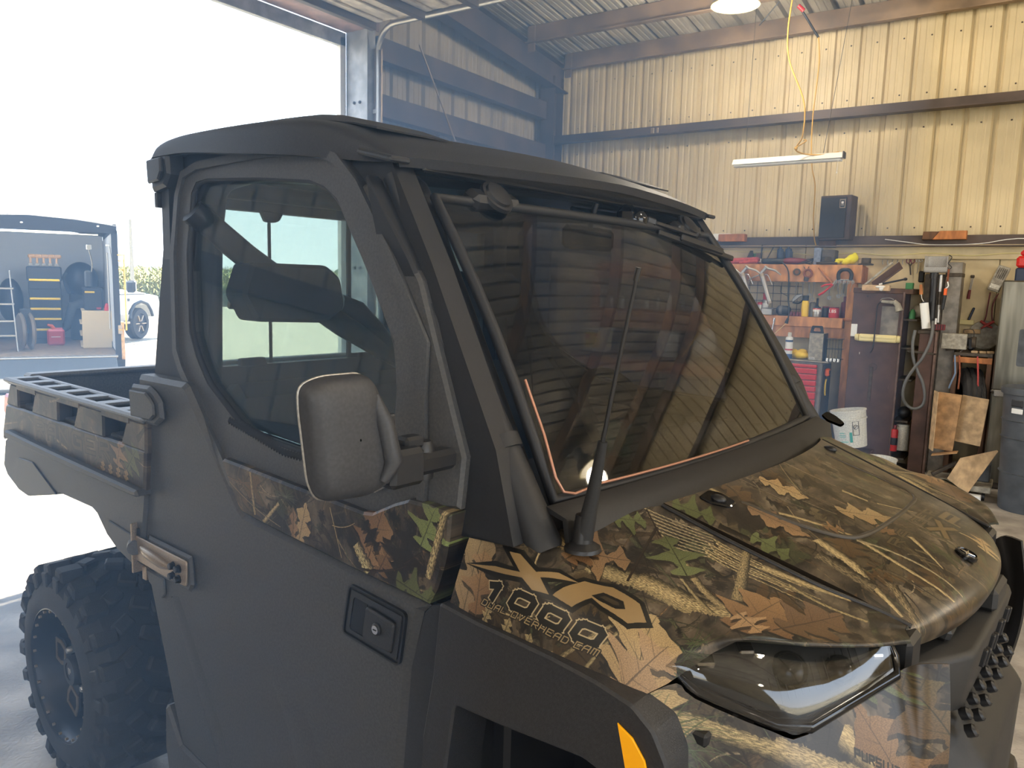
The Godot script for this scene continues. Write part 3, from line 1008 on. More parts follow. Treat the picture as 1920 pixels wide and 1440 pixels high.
func bed_camo() -> Paint:
	var p := Paint.new(-0.5, -1.36, 0.72, -0.94, 1000.0, 51)
	p.base(0, CB)
	p.litter(130, CP, 1.3, 0.3, 0.9, 0.8)
	p.leaf(Vector2(0.5, -1.17), Vector2(0.53, -1.25), 0.8, 1, OAKD.lightened(0.2), OAK)
	p.leaf(Vector2(0.56, -1.17), Vector2(0.63, -1.24), 0.7, 1, GRND, GRN)
	for k in 4:
		p.leaf(Vector2(0.4 + 0.05 * k, -1.13), Vector2(0.41 + 0.05 * k, -1.17), 0.5, 0, OAK, TAN)
	p.stick(Vector2(0.05, -1.18), Vector2(0.15, -1.16), 0.006, 0.004, TAN.darkened(0.2), 0.5)
	p.strokes("RANGER", Vector2(-0.1, -1.166), Vector2(0.58, -0.016) / 7.4, Vector2(-0.003, -0.046), 0.0085, Color(0.2, 0.17, 0.12), 1.25)
	p.strokes("RANGER", Vector2(-0.1, -1.166), Vector2(0.58, -0.016) / 7.4, Vector2(-0.003, -0.046), 0.0055, Color(0.38, 0.32, 0.22), 1.25)
	return p

func nose_camo() -> Paint:
	var p := Paint.new(0.3, -1.22, 0.92, -0.8, 1400.0, 67)  # u along z, v minus height
	p.base(0, CB)
	p.litter(50, CP, 1.4, 1.4, 0.8, 0.8)
	p.litter(80, CP, 0.9, 1.4, 0.8, 0.8)
	p.litter(150, CD, 0.5, 1.4, 0.9, 0.95)
	p.stick(Vector2(0.75, -1.1), Vector2(0.5, -0.98), 0.012, 0.014, BARK, 0.5)
	p.stick(Vector2(0.66, -1.06), Vector2(0.44, -0.93), 0.018, 0.012, TAN.darkened(0.1), 0.4)
	p.stick(Vector2(0.56, -1.06), Vector2(0.42, -0.9), 0.02, 0.02, TAN, 0.3)
	p.leaf(Vector2(0.47, -0.93), Vector2(0.52, -1.1), 0.4, 0, OAK.darkened(0.1), OAKD)
	p.leaf(Vector2(0.4, -1.0), Vector2(0.45, -1.13), 0.5, 1, Color(0.4, 0.36, 0.22), OAKD)
	p.leaf(Vector2(0.5, -1.1), Vector2(0.44, -1.16), 0.8, 1, GRN, GRND)
	p.leaf(Vector2(0.68, -0.9), Vector2(0.66, -1.0), 0.6, 0, OAKD.lightened(0.1), OAKD)
	p.leaf(Vector2(0.79, -1.15), Vector2(0.76, -1.04), 0.7, 0, TAN, OAK)
	p.strokes("PURSUIT", Vector2(0.55, -1.03), Vector2(-0.07, 0.045) / 8.4, Vector2(-0.004, -0.01), 0.0016, Color(0.1, 0.08, 0.06), 1.25)
	for k in 90:
		var o := Vector2(0.74 + p.r.randf() * 0.05, -1.1 + p.r.randf() * 0.06)
		var a := p.r.randf() * TAU
		p.stick(o, o + Vector2(cos(a), sin(a)) * (0.03 + p.r.randf() * 0.06), 0.0011, 0.0004, Color(0.3, 0.36, 0.18).lightened(p.r.randf() * 0.2), 0.1, 0.9, 0.005)
	return p

# ------------------------------------------------------------------ the shop building
const WX := -5.4     # door wall sheeting
const WZ := -8.6     # back wall sheeting
const EAVE := 4.47
const SLOPE := 0.11
const DJ := -5.18    # right jamb of the big door (z)
const DJ2 := -0.35   # left jamb
const DTOP := 3.82
func roof_y(z: float) -> float:
	return EAVE + SLOPE * (z - WZ)

# ribbed steel sheet: s across, t along the ribs, third axis into the room
func sheet_mesh(s0: float, s1: float, t0: float, t1f: Callable, pitch := 0.24, deep := 0.03) -> MB:
	var m := MB.new()
	m.flat()
	var pr := []
	var k := int(floor(s0 / pitch - 0.001)) - 1
	var raw := [[-0.03, 0.0], [-0.016, -deep], [0.016, -deep], [0.03, 0.0], [0.075, 0.0], [0.083, -0.005], [0.097, -0.005], [0.105, 0.0], [0.145, 0.0], [0.153, -0.005], [0.167, -0.005], [0.175, 0.0]]
	while k * pitch < s1 + pitch:
		for r in raw:
			var s: float = k * pitch + r[0]
			if s > s0 + 0.001 and s < s1 - 0.001:
				pr.append(Vector2(s, r[1]))
		k += 1
	pr.push_front(Vector2(s0, 0.0))
	pr.append(Vector2(s1, 0.0))
	for i in pr.size() - 1:
		var a: Vector2 = pr[i]
		var b: Vector2 = pr[i + 1]
		var ta: float = t1f.call(a.x)
		var tb: float = t1f.call(b.x)
		m.q(Vector3(a.x, t0, a.y), Vector3(b.x, t0, b.y), Vector3(b.x, tb, b.y), Vector3(a.x, ta, a.y))
		m.q(Vector3(b.x, t0, b.y - 0.003), Vector3(a.x, t0, a.y - 0.003), Vector3(a.x, ta, a.y - 0.003), Vector3(b.x, tb, b.y - 0.003))
	return m

func screw_row(m: MB, a: Vector3, b: Vector3, k: int, r := 0.008) -> void:
	for i in k:
		m.ball(a.lerp(b, (i + 0.5) / k), Vector3(r, r, r), 6, 4)

func zee(m: MB, a: Vector3, b: Vector3, upv: Vector3, out: Vector3, hgt: float, fl: float, t := 0.012) -> void:  # Z-shaped girt or purlin; web in the middle
	m.bar(a, b, t, hgt, 0.0, upv)
	m.bar(a + upv * hgt * 0.5 + out * fl * 0.5, b + upv * hgt * 0.5 + out * fl * 0.5, fl, t, 0.0, upv)
	m.bar(a - upv * hgt * 0.5 - out * fl * 0.5, b - upv * hgt * 0.5 - out * fl * 0.5, fl, t, 0.0, upv)

func build_setting() -> void:
	# floor slab with joints, ground outside
	var f := Node3D.new(); f.name = "floor"; add_child(f); struct(f, "pale worn concrete floor slab of the shop", "floor")
	var xs := [-5.55, -2.1, 1.2, 4.3, 7.6]
	var zs := [-8.8, -6.4, -3.2, 0.2, 3.4, 6.8]
	for i in 4:
		for j in 5:
			obj("slab", MB.new().box(Vector3((xs[i] + xs[i + 1]) / 2, -0.1, (zs[j] + zs[j + 1]) / 2), Vector3(xs[i + 1] - xs[i] - 0.006, 0.2, zs[j + 1] - zs[j] - 0.006), 0.004), M.concrete, f)
	# back wall
	var wb := Node3D.new(); wb.name = "wall_back"; add_child(wb); struct(wb, "cream ribbed steel back wall above plywood", "wall")
	var s := -5.4
	while s < 7.2:
		var e := minf(s + 0.96, 7.4)
		obj("steel_sheet", _at(sheet_mesh(s, e, 0.0, func(_x): return EAVE + 0.1), Transform3D(Basis.IDENTITY, Vector3(0, 0, WZ))), M.cream, wb)
		s += 0.96
	for g in [[3.47, 0.2], [2.2, 0.12]]:
		var m := MB.new()
		zee(m, Vector3(-5.2, g[0], WZ + 0.13), Vector3(7.3, g[0], WZ + 0.13), Vector3.UP, Vector3(0, 0, -1), 0.1, 0.12)
		m.box(Vector3(1.0, g[0], WZ + 0.06), Vector3(12.6, 0.012, 0.13))
		obj("girt", m, M.girt, wb)
	for x in [-3.85, 1.9]:
		obj("clip", MB.new().box(Vector3(x, 3.47, WZ + 0.14), Vector3(0.045, 0.075, 0.012), 0.004), M.zinc, wb)
		obj("clip", MB.new().box(Vector3(x + 0.06, 3.47, WZ + 0.14), Vector3(0.03, 0.075, 0.012), 0.004), M.zinc, wb)
	var sm := MB.new()
	for k in 52:
		for y in [4.15, 3.62, 3.3, 2.34]:
			sm.ball(Vector3(-5.2 + k * 0.24 + 0.05, y, WZ + 0.004), Vector3(0.008, 0.008, 0.006), 6, 4)
	obj("screw_heads", sm, M.girt, wb).set_meta("kind", "stuff")
	# plywood lining below the girt, and the ledger board
	s = -5.2
	while s < 7.0:
		obj("plywood_sheet", MB.new().box(Vector3(s + 0.61, 1.05, WZ + 0.09), Vector3(1.214, 2.1, 0.018), 0.003), M.ply, wb)
		s += 1.22
	for k in 4:
		obj("ledger_board", MB.new().box(Vector3(-3.6 + 3.1 * k, 2.1, WZ + 0.118), Vector3(3.095, 0.14, 0.038), 0.004), M.ply, wb)
	# door wall: sheets around the opening
	var wl := Node3D.new(); wl.name = "wall_left"; add_child(wl); struct(wl, "ribbed steel door wall with dark girts", "wall")
	var bl := Transform3D(Basis(Vector3(0, 0, -1), Vector3.UP, Vector3(1, 0, 0)), Vector3(WX, 0, 0))
	s = -DJ + 0.1
	while s < 8.6:
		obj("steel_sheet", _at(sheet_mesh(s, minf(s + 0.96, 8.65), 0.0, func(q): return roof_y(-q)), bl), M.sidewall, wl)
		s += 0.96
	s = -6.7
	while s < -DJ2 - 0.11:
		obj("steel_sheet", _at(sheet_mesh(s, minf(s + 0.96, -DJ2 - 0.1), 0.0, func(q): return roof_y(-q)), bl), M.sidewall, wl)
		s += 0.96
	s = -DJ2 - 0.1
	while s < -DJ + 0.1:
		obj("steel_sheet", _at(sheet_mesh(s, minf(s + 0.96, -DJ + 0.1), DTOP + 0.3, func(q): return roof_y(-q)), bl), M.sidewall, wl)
		s += 0.96
	for g in [3.8, 3.3, 2.2, 1.1]:
		var m := MB.new()
		m.box(Vector3(-5.2, g, (DJ - 8.5) / 2 - 0.12), Vector3(0.02, 0.2, 8.5 + DJ - 0.15))
		m.box(Vector3(-5.29, g + 0.095, (DJ - 8.5) / 2 - 0.12), Vector3(0.19, 0.012, 8.5 + DJ - 0.15))
		m.box(Vector3(-5.25, g - 0.095, (DJ - 8.5) / 2 - 0.12), Vector3(0.1, 0.012, 8.5 + DJ - 0.15))
		obj("girt", m, M.girt, wl)
	for g in [3.8, 3.3, 2.2, 1.1]:
		obj("girt", MB.new().box(Vector3(-5.26, g, (DJ2 + 6.5) / 2 + 0.15), Vector3(0.12, 0.2, 6.4 - DJ2), 0.004), M.girt, wl)
	var col := MB.new()     # corner column and end rafter
	for zz in [-8.5, -8.3]:
		col.box(Vector3(-5.18, 2.1, zz), Vector3(0.2, 4.2, 0.012))
	col.box(Vector3(-5.18, 2.1, -8.4), Vector3(0.012, 4.2, 0.2))
	obj("corner_column", col, M.girt, wl)
	var raf := MB.new()
	var ra := Vector3(-5.12, 4.02 + 0.17, -8.55)
	var rb := Vector3(-5.12, roof_y(6.5) - 0.36, 6.5)
	raf.bar(ra, rb, 0.012, 0.3)
	raf.bar(ra + Vector3(0, 0.15, 0), rb + Vector3(0, 0.15, 0), 0.16, 0.014)
	raf.bar(ra - Vector3(0, 0.15, 0), rb - Vector3(0, 0.15, 0), 0.16, 0.014)
	obj("end_rafter", raf, M.girt, wl)
	obj("rod_brace", MB.new().tube([Vector3(-5.16, 3.95, -5.9), Vector3(-5.16, 2.2, -7.15)], 0.009, 6), M.zinc, wl)
	# jambs and header of the big door opening
	var d1 := Node3D.new(); d1.name = "door_1"; add_child(d1); struct(d1, "open overhead door opening with steel jambs", "door")
	for q in [[DJ, -1.0], [DJ2, 1.0]]:
		var m := MB.new()
		m.box(Vector3(-5.27, 2.0, q[0] + q[1] * 0.008), Vector3(0.26, 4.1, 0.016))
		m.box(Vector3(-5.145, 1.95, q[0] + q[1] * 0.05), Vector3(0.012, 3.95, 0.1))
		m.box(Vector3(-5.4, 1.95, q[0] + q[1] * 0.05), Vector3(0.012, 3.95, 0.1))
		obj("jamb", m, M.jamb, d1)
		obj("jamb_trim", MB.new().box(Vector3(-5.43, 1.93, q[0] - q[1] * 0.035), Vector3(0.05, 3.86, 0.07), 0.004), M.white, d1)
		for y in [0.6, 1.2, 1.8, 2.4, 2.86, 3.28]:
			for k in 2:
				obj("bolt", MB.new().at(Vector3(-5.3 + 0.07 * k, y, q[0] - q[1] * 0.002), Basis(Vector3.RIGHT, -q[1] * PI / 2)).lathe([Vector2(0.014, 0), Vector2(0.014, 0.008), Vector2(0, 0.011)], 6), M.bolt, d1)
	obj("header", MB.new().box(Vector3(-5.27, DTOP + 0.09, (DJ + DJ2) / 2), Vector3(0.26, 0.016, DJ2 - DJ + 0.1)).box(Vector3(-5.145, DTOP + 0.24, (DJ + DJ2) / 2), Vector3(0.012, 0.3, DJ2 - DJ + 0.3)), M.header, d1)
	obj("header_trim", MB.new().box(Vector3(-5.43, DTOP + 0.02, (DJ + DJ2) / 2), Vector3(0.05, 0.12, DJ2 - DJ), 0.004), M.jamb, d1)
	# far walls behind the camera
	var wr := Node3D.new(); wr.name = "wall_right"; add_child(wr); struct(wr, "ribbed steel end wall with an open doorway", "wall")
	var br := Transform3D(Basis(Vector3(0, 0, 1), Vector3.UP, Vector3(-1, 0, 0)), Vector3(7.4, 0, 0))
	for q in [[-8.65, -3.5, 0.0], [-3.5, 2.5, 4.2], [2.5, 6.7, 0.0]]:
		s = q[0]
		while s < q[1] - 0.01:
			obj("steel_sheet", _at(sheet_mesh(s, minf(s + 0.96, q[1]), q[2], func(z): return roof_y(z)), br), M.cream, wr)
			s += 0.96
	var wf := Node3D.new(); wf.name = "wall_front"; add_child(wf); struct(wf, "ribbed steel wall behind the viewer", "wall")
	var bf := Transform3D(Basis(Vector3(-1, 0, 0), Vector3.UP, Vector3(0, 0, -1)), Vector3(0, 0, 6.6))
	for q in [[-7.45, -5.0, 0.0], [-5.0, -0.6, 4.2], [-0.6, 5.5, 0.0]]:
		s = q[0]
		while s < q[1] - 0.01:
			obj("steel_sheet", _at(sheet_mesh(s, minf(s + 0.96, q[1]), q[2], func(_z): return roof_y(6.6)), bf), M.cream, wf)
			s += 0.96
	# roof
	var ce := Node3D.new(); ce.name = "ceiling"; add_child(ce); struct(ce, "bare ribbed steel roof on sloping purlins", "ceiling")
	var th := atan(SLOPE)
	var bc := Transform3D(Basis(Vector3(1, 0, 0), Vector3(0, sin(th), cos(th)), Vector3(0, -cos(th), sin(th))), Vector3(0, EAVE, WZ))
	s = -5.5
	while s < 7.5:
		obj("roof_sheet", _at(sheet_mesh(s, minf(s + 0.96, 7.55), -0.15, func(_x): return 15.5, 0.24, 0.048), bc), M.roof, ce)
		s += 0.96
	for z in [-8.45, -7.62, -6.1, -4.6, -3.1, -1.6, -0.1, 1.4, 2.9, 4.4, 5.9]:
		var y := roof_y(z) - 0.105
		var m := MB.new()
		zee(m, Vector3(-5.05, y, z), Vector3(7.4, y, z), Vector3.UP, Vector3(0, 0, -1), 0.185, 0.07)
		obj("purlin", m, M.purlin, ce)
		obj("purlin_clip", MB.new().box(Vector3(-4.98, y - 0.05, z + 0.02), Vector3(0.09, 0.28, 0.02), 0.003), M.purlin, ce)
	# ground outside
	var g := Node3D.new(); g.name = "ground"; add_child(g); struct(g, "sunlit pale gravel yard outside the door", "ground")
	obj("gravel_lot", MB.new().box(Vector3(-40, -0.13, -10), Vector3(68.8, 0.2, 120)), M.gravel, g)
	obj("gravel_lot", MB.new().box(Vector3(40, -0.13, -10), Vector3(64.6, 0.2, 120)), M.gravel, g)
	obj("gravel_lot", MB.new().box(Vector3(1, -0.13, 36), Vector3(13.2, 0.2, 58)), M.gravel, g)

func _at(m: MB, t: Transform3D) -> ArrayMesh:   # bake a placement into a mesh
	var a := m.mesh()
	var s := SurfaceTool.new()
	s.append_from(a, 0, t)
	return s.commit()

# ------------------------------------------------------------------ the utility vehicle; own axes: x forward from the rear axle, y up, z to its right side
func lean(p: Vector3) -> Vector3:
	if p.y > 1.25:
		p.z -= signf(p.z) * (p.y - 1.25) * 0.127
	return p

func hy(x: float) -> float:
	var k := [[1.8, 1.385], [1.95, 1.35], [2.06, 1.317], [2.25, 1.258], [2.43, 1.199], [2.5, 1.165]]
	for i in 5:
		if x <= k[i + 1][0] or i == 4:
			return lerpf(k[i][1], k[i + 1][1], (x - k[i][0]) / (k[i + 1][0] - k[i][0]))
	return 1.165

func hs(x: float, z: float) -> float:   # height of the hood at x, z
	var kk := lerpf(0.15, 0.2, clampf((x - 1.8) / 0.26, 0, 1)) if x < 2.06 else lerpf(0.2, 0.27, clampf((x - 2.06) / 0.34, 0, 1))
	return hy(x) - kk * z * z

func build_vehicle() -> void:
	var V := thing("utility_vehicle", "camouflage and black side-by-side utility vehicle with enclosed cab and cargo bed", "utility vehicle", Vector3(-2.48493, 0, -1.94787), deg_to_rad(-6.0))
	var fc := camo_mat(fender_camo())
	var hc := camo_mat(hood_camo(), 0.32)
	var dc := camo_mat(door_camo(), 0.4)
	var bc := camo_mat(bed_camo(), 0.5)
	var nc := camo_mat(nose_camo(), 0.42)
	cab(V, dc)
	front(V, fc, hc, nc)
	bed(V, bc)
	wheels(V)
	inside(V)

func uv_xy(x0: float, x1: float, y0: float, y1: float) -> Callable:   # picture laid flat on the side: u along x, v minus height
	return func(p: Vector3): return Vector2((p.x - x0) / (x1 - x0), (-p.y - y0) / (y1 - y0))

func cab(V: Node3D, dc: Material) -> void:
	var cab_o := P2([.62, 1.25, .60, 1.60, .588, 1.88, .60, 1.985, .73, 2.025, 1.01, 2.015, 1.32, 1.975, 1.50, 1.925, 1.64, 1.73, 1.84, 1.42, 1.90, 1.27])
	var cab_i := P2([.80, 1.25, .77, 1.6, .765, 1.88, .80, 1.93, .86, 1.94, 1.01, 1.93, 1.25, 1.91, 1.36, 1.86, 1.50, 1.68, 1.60, 1.50, 1.62, 1.25])
	var op := P2([.808, 1.556, .757, 1.75, .752, 1.905, .772, 1.932, .826, 1.937, 1.05, 1.925, 1.257, 1.906, 1.311, 1.890, 1.359, 1.862, 1.47, 1.73, 1.578, 1.585, 1.60, 1.50, 1.605, 1.36, 1.59, 1.325, 1.349, 1.331, 1.12, 1.341, 1.049, 1.371, .918, 1.437, .855, 1.495])
	var fo := P2([.765, 1.51, .705, 1.75, .700, 1.90, .715, 1.945, .78, 1.962, 1.05, 1.967, 1.26, 1.96, 1.34, 1.935, 1.41, 1.88, 1.54, 1.735, 1.655, 1.583, 1.664, 1.48, 1.685, 1.36, 1.69, 1.29, 1.40, 1.22, 1.14, 1.22, 1.075, 1.235, .86, 1.42, .80, 1.47])
	var oi := MB.inset(fo, -0.012)
	for sd in [1.0, -1.0]:
		var mir := Basis.from_scale(Vector3(1, 1, sd))
		var P := V
		var m := MB.new().at(Vector3.ZERO, mir)
		m.warp = lean
		m.ring(cab_o, cab_i, 0.69, 0.742)
		obj("cab_side_frame", m, M.pillar, P)
		var door := Node3D.new()
		door.name = "door"
		P.add_child(door, true)
		m = MB.new().at(Vector3.ZERO, mir)
		m.warp = lean
		# window frame: stepped, with a chamfer towards the glass
		m.ring(fo, MB.inset(fo, 0.02), 0.725, 0.768)
		m.ring(MB.inset(fo, 0.02), op, 0.725, 0.760)
		obj("window_frame", m, M.door, door)
		m = MB.new().at(Vector3.ZERO, mir)
		m.warp = lean
		m.prism(P2([1.41, 1.88, 1.655, 1.583, 1.69, 1.31, 1.70, 1.30, 1.785, 1.31, 1.785, 1.40, 1.63, 1.70, 1.46, 1.89]), 0.70, 0.758, 0.006)
		obj("front_frame", m, M.door if sd > 0 else M.plastic, door)
		# lower panel
		m = MB.new().at(Vector3.ZERO, mir)
		m.prism(P2([.606, 1.432, .615, 1.31, .664, 1.265, .655, 1.2, .615, 1.02, .633, .86, .744, .558, .80, .42, 1.60, .40, 1.640, .60, 1.655, .778, 1.675, .989, 1.706, 1.104, 1.725, 1.122, 1.117, 1.160, 1.10, 1.172, .868, 1.428, .85, 1.435]), 0.69, 0.765, 0.012)
		obj("door_panel", m, M.door, door)
		m = MB.new().at(Vector3.ZERO, mir)      # chamfered front edge
		m.smooth()
		var e1 := P3([1.60, .40, .757, 1.643, .60, .757, 1.658, .778, .757, 1.678, .989, .757, 1.712, 1.104, .757, 1.731, 1.125, .757])
		var e2 := P3([1.69, .40, .72, 1.715, .60, .722, 1.734, .815, .724, 1.75, .99, .728, 1.765, 1.10, .735, 1.79, 1.135, .735])
		var e3 := P3([1.69, .40, .66, 1.715, .60, .66, 1.734, .815, .66, 1.75, .99, .66, 1.765, 1.10, .66, 1.79, 1.135, .66])
		m.grid([e1, e2, e3], 0.004, null, true)
		obj("front_edge", m, M.plastic, door)
		# camouflage strip
		m = MB.new().at(Vector3.ZERO, mir)
		m.uvf = uv_xy(1.0, 1.84, -1.34, -1.08)
		m.prism(P2([1.041, 1.272, 1.049, 1.279, 1.19, 1.274, 1.312, 1.269, 1.50, 1.263, 1.553, 1.261, 1.581, 1.265, 1.64, 1.295, 1.68, 1.311, 1.735, 1.312, 1.787, 1.307, 1.783, 1.262, 1.773, 1.217, 1.755, 1.165, 1.735, 1.132, 1.55, 1.140, 1.382, 1.150, 1.22, 1.160, 1.125, 1.168, 1.112, 1.176, 1.075, 1.225]), 0.71, 0.773, 0.010)
		obj("camo_strip", m, dc, door)
		# glass, gasket, ribbed sleeve on the sill
		m = MB.new().at(Vector3.ZERO, mir)
		m.warp = lean
		m.prism(MB.inset(op, -0.01), 0.736, 0.740)
		obj("window_glass", m, M.sideglass, door)
		m = MB.new().at(Vector3.ZERO, mir)
		m.warp = lean
		var gp := []
		for p in rnd(op, 0.03, 3):
			gp.append(Vector3(p.x, p.y, 0.751))
		m.tube(gp, 0.0075, 6, true)
		obj("gasket", m, M.rubber, door)
		if sd > 0:
			details(door, V)
	# hinges covers at the rear top, latch cap
	var m2 := MB.new()
	m2.prism(P2([.575, 2.005, .675, 2.010, .680, 1.955, .655, 1.925, .585, 1.915]), 0.65, 0.70, 0.008)
	m2.prism(P2([.583, 1.995, .66, 1.998, .662, 1.962, .645, 1.940, .588, 1.935]), 0.70, 0.712, 0.004)
	m2.prism(P2([.578, 1.915, .590, 1.915, .590, 1.875, .578, 1.875]), 0.63, 0.69, 0.003)
	obj("corner_cap", m2, M.plastic, V)
	# roof
	var xs := [0.598, 0.604, 0.625, 0.68, 0.78, 1.0, 1.20, 1.36, 1.48, 1.56, 1.605]
	var yt := [2.004, 2.022, 2.038, 2.048, 2.052, 2.05, 2.042, 2.02, 1.985, 1.955, 1.936]
	var zr := [0.702, 0.700, 0.694, 0.675, 0.62, 0.50, 0.40, 0.25, 0.0]
	var fr_ := [0.0, 0.5, 0.8, 0.96, 1.0, 1.0, 1.0, 1.0, 1.0]
	var rows := []
	for i in xs.size():
		var l := []
		var x: float = xs[i]
		for j in range(17):
			var k: int = j if j < 9 else 16 - j
			var z: float = zr[k]
			var low := lerpf(2.002, 1.928, clampf((x - 0.75) / 0.8, 0, 1))
			var y := lerpf(low, yt[i] + 0.014 * (1.0 - z / 0.7), fr_[k])
			var fwd := 0.085 * (1.0 - z * z / 0.49) * clampf((x - 1.2) / 0.35, 0, 1)
			l.append(Vector3(x + fwd - 0.085 * clampf((x - 1.2) / 0.35, 0, 1), y, z * (1.0 - 0.055 * clampf((x - 1.1) / 0.45, 0, 1)) * (1.0 if j < 9 else -1.0)))
		rows.append(l)
	var rf := fine(rows, 3, 4)
	var mr := MB.new().grid(rf, 0.02, null, true)
	var roof := obj("roof", mr, M.plastic, V)
	for sd in [1.0, -1.0]:   # raised outer channels and the front visor
		var cr_ := []
		for i in 9:
			var x := lerpf(0.84, 1.40, i / 8.0)
			var up := 0.017 * clampf(minf(i, 8 - i) / 2.0, 0, 1)
			var yy := 2.052
			for k in 10:
				if x >= xs[k]:
					yy = lerpf(yt[k], yt[k + 1], (x - xs[k]) / (xs[k + 1] - xs[k]))
			yy += 0.003
			var w := 1.0 - 0.04 * clampf((x - 1.1) / 0.4, 0, 1)
			cr_.append([Vector3(x, yy, .63 * w), Vector3(x, yy + up, .60 * w), Vector3(x, yy + up + .002, .50 * w), Vector3(x, yy + up + .003, .43 * w), Vector3(x, yy + .002, .40 * w)])
		obj("roof_channel", MB.new().at(Vector3.ZERO, Basis.from_scale(Vector3(1, 1, sd))).grid(cr_, 0.004, null, true), M.plastic, roof)
	var lip := []
	for i in 13:
		var z := lerpf(0.655, -0.655, i / 12.0)
		var x := 1.515 + 0.085 * (1.0 - (z / 0.655) * (z / 0.655))
		lip.append(Vector3(x, 1.932 + 0.012 * (1.0 - absf(z) / 0.655), z))
	var l2 := []
	var l3 := []
	for p in lip:
		l2.append(p + Vector3(-0.10, 0.035, 0))
		l3.append(p + Vector3(-0.11, -0.035, 0))
	obj("visor_lip", MB.new().grid([l3, lip, l2], 0.006, null, false), M.plastic, roof)
	for sd in [1.0, -1.0]:
		obj("visor_tip", MB.new().bar(Vector3(1.42, 1.952, 0.655 * sd), Vector3(1.535, 1.926, 0.665 * sd), 0.05, 0.012, 0.004), M.plastic, roof)
	# windscreen
	var wb := []
	var wt := []
	for i in 13:
		var t := i / 12.0
		var z := lerpf(0.625, -0.625, t)
		var b := 1.0 - (z / 0.625) * (z / 0.625)
		wb.append(Vector3(1.893 + 0.03 * b, 1.325 - 0.006 * b, z))
		wt.append(Vector3(1.555 + 0.03 * b, 1.862, z * 0.95))
	var wm := []
	for k in 7:
		var l := []
		for i in 13:
			l.append(wb[i].lerp(wt[i], k / 6.0) + Vector3(0.012, 0.012, 0) * sin(PI * k / 6.0))
		wm.append(l)
	obj("windshield", MB.new().grid(wm, 0.005, null, false), M.screenglass, V)
	var path := []
	for i in 13:
		path.append(wb[i])
	for k in range(1, 6):
		path.append(wm[k][12])
	for i in 13:
		path.append(wt[12 - i])
	for k in range(1, 6):
		path.append(wm[6 - k][0])
	obj("windshield_seal", MB.new().tube(path, 0.011, 8, true), M.pillar, V)
	var pk := []
	for p in path.slice(0, 8):
		pk.append(p + Vector3(0.013, 0.015, -0.012 if p.z > 0 else 0.0))
	pk.push_front(path[path.size() - 1] + Vector3(0.013, 0.012, -0.012))
	pk.push_front(path[path.size() - 2] + Vector3(0.013, 0.012, -0.012))
	obj("seal_bead", MB.new().tube(cr(pk, 3), 0.0028, 6), M.copper, V)
	# lower windscreen frame, pillars with collars and bolts
	var cw := []
	var cw2 := []
	var cw3 := []
	for i in 17:
		var z := lerpf(0.665, -0.665, i / 16.0)
		var b := 1.0 - (z / 0.7) * (z / 0.7)
		cw.append(Vector3(1.905 + 0.035 * b, 1.325, z))
		cw2.append(Vector3(1.945 + 0.06 * b, 1.312, z))
		cw3.append(Vector3(1.955 + 0.075 * b, 1.25, z))
	obj("cowl", MB.new().grid([cw3, cw2, cw], 0.01, null, false), M.pillar, V)
	for sd in [1.0, -1.0]:
		var mir := Basis.from_scale(Vector3(1, 1, sd))
		var pil := obj("pillar", MB.new().at(Vector3.ZERO, mir).tube([Vector3(1.49, 1.90, .645), Vector3(1.59, 1.74, .65), Vector3(1.715, 1.55, .662), Vector3(1.86, 1.34, .675), Vector3(1.92, 1.25, .68)], [0.02, 0.024, 0.029, 0.034, 0.036], 12), M.pillar, V)
		obj("collar", MB.new().at(Vector3.ZERO, mir).tube([Vector3(1.803, 1.425, .672), Vector3(1.817, 1.404, .673)], 0.038, 12), M.pillar, pil)
		var pm := MB.new().at(Vector3.ZERO, mir)      # plate between pillar and door
		pm.prism(P2([1.47, 1.90, 1.60, 1.74, 1.84, 1.36, 1.91, 1.27, 1.80, 1.25, 1.78, 1.31, 1.66, 1.55, 1.50, 1.78]), .66, .70, 0.006)
		obj("pillar_plate", pm, M.pillar, pil)
		for q in [Vector3(1.82, 1.352, .703), Vector3(1.85, 1.312, .703)]:
			obj("bolt", MB.new().at(q, mir * Basis(Vector3.RIGHT, PI / 2)).lathe([Vector2(0.017, 0), Vector2(0.017, 0.003), Vector2(0.011, 0.004), Vector2(0.011, 0.009), Vector2(0, 0.009)], 6), M.bolt, pil)
	# domes under the visor, inside mirror, wiper
	for sd in [1.0, -1.0]:
		var c := Vector3(1.558, 1.868, 0.43 * sd)
		var dn := obj("visor_bracket", MB.new().box(c, Vector3(0.04, 0.05, 0.15), 0.012, Basis(Vector3.BACK, 0.99)), M.black, V)
		obj("dome", MB.new().at(c + Vector3(0.012, 0.008, 0.0), Basis(Vector3.BACK, -0.9)).lathe([Vector2(0.042, 0), Vector2(0.04, 0.008), Vector2(0.033, 0.009), Vector2(0.031, 0.015), Vector2(0.022, 0.016), Vector2(0, 0.02)], 20), M.black, dn)
	var wip := Node3D.new(); wip.name = "wiper"; V.add_child(wip, true)
	obj("motor_cover", MB.new().box(Vector3(1.548, 1.885, -0.13), Vector3(0.05, 0.06, 0.07), 0.02).ball(Vector3(1.56, 1.875, -0.15), Vector3(0.035, 0.035, 0.035)), M.gloss, wip)
	obj("arm", MB.new().bar(Vector3(1.585, 1.872, -0.21), Vector3(1.60, 1.85, -0.42), 0.018, 0.012, 0.003).bar(Vector3(1.585, 1.872, -0.21), Vector3(1.572, 1.88, -0.18), 0.024, 0.02, 0.004), M.black, wip)
	obj("blade", MB.new().bar(Vector3(1.592, 1.848, -0.22), Vector3(1.63, 1.792, -0.62), 0.012, 0.016, 0.003).bar(Vector3(1.605, 1.84, -0.32), Vector3(1.625, 1.81, -0.55), 0.02, 0.02, 0.004), M.black, wip)
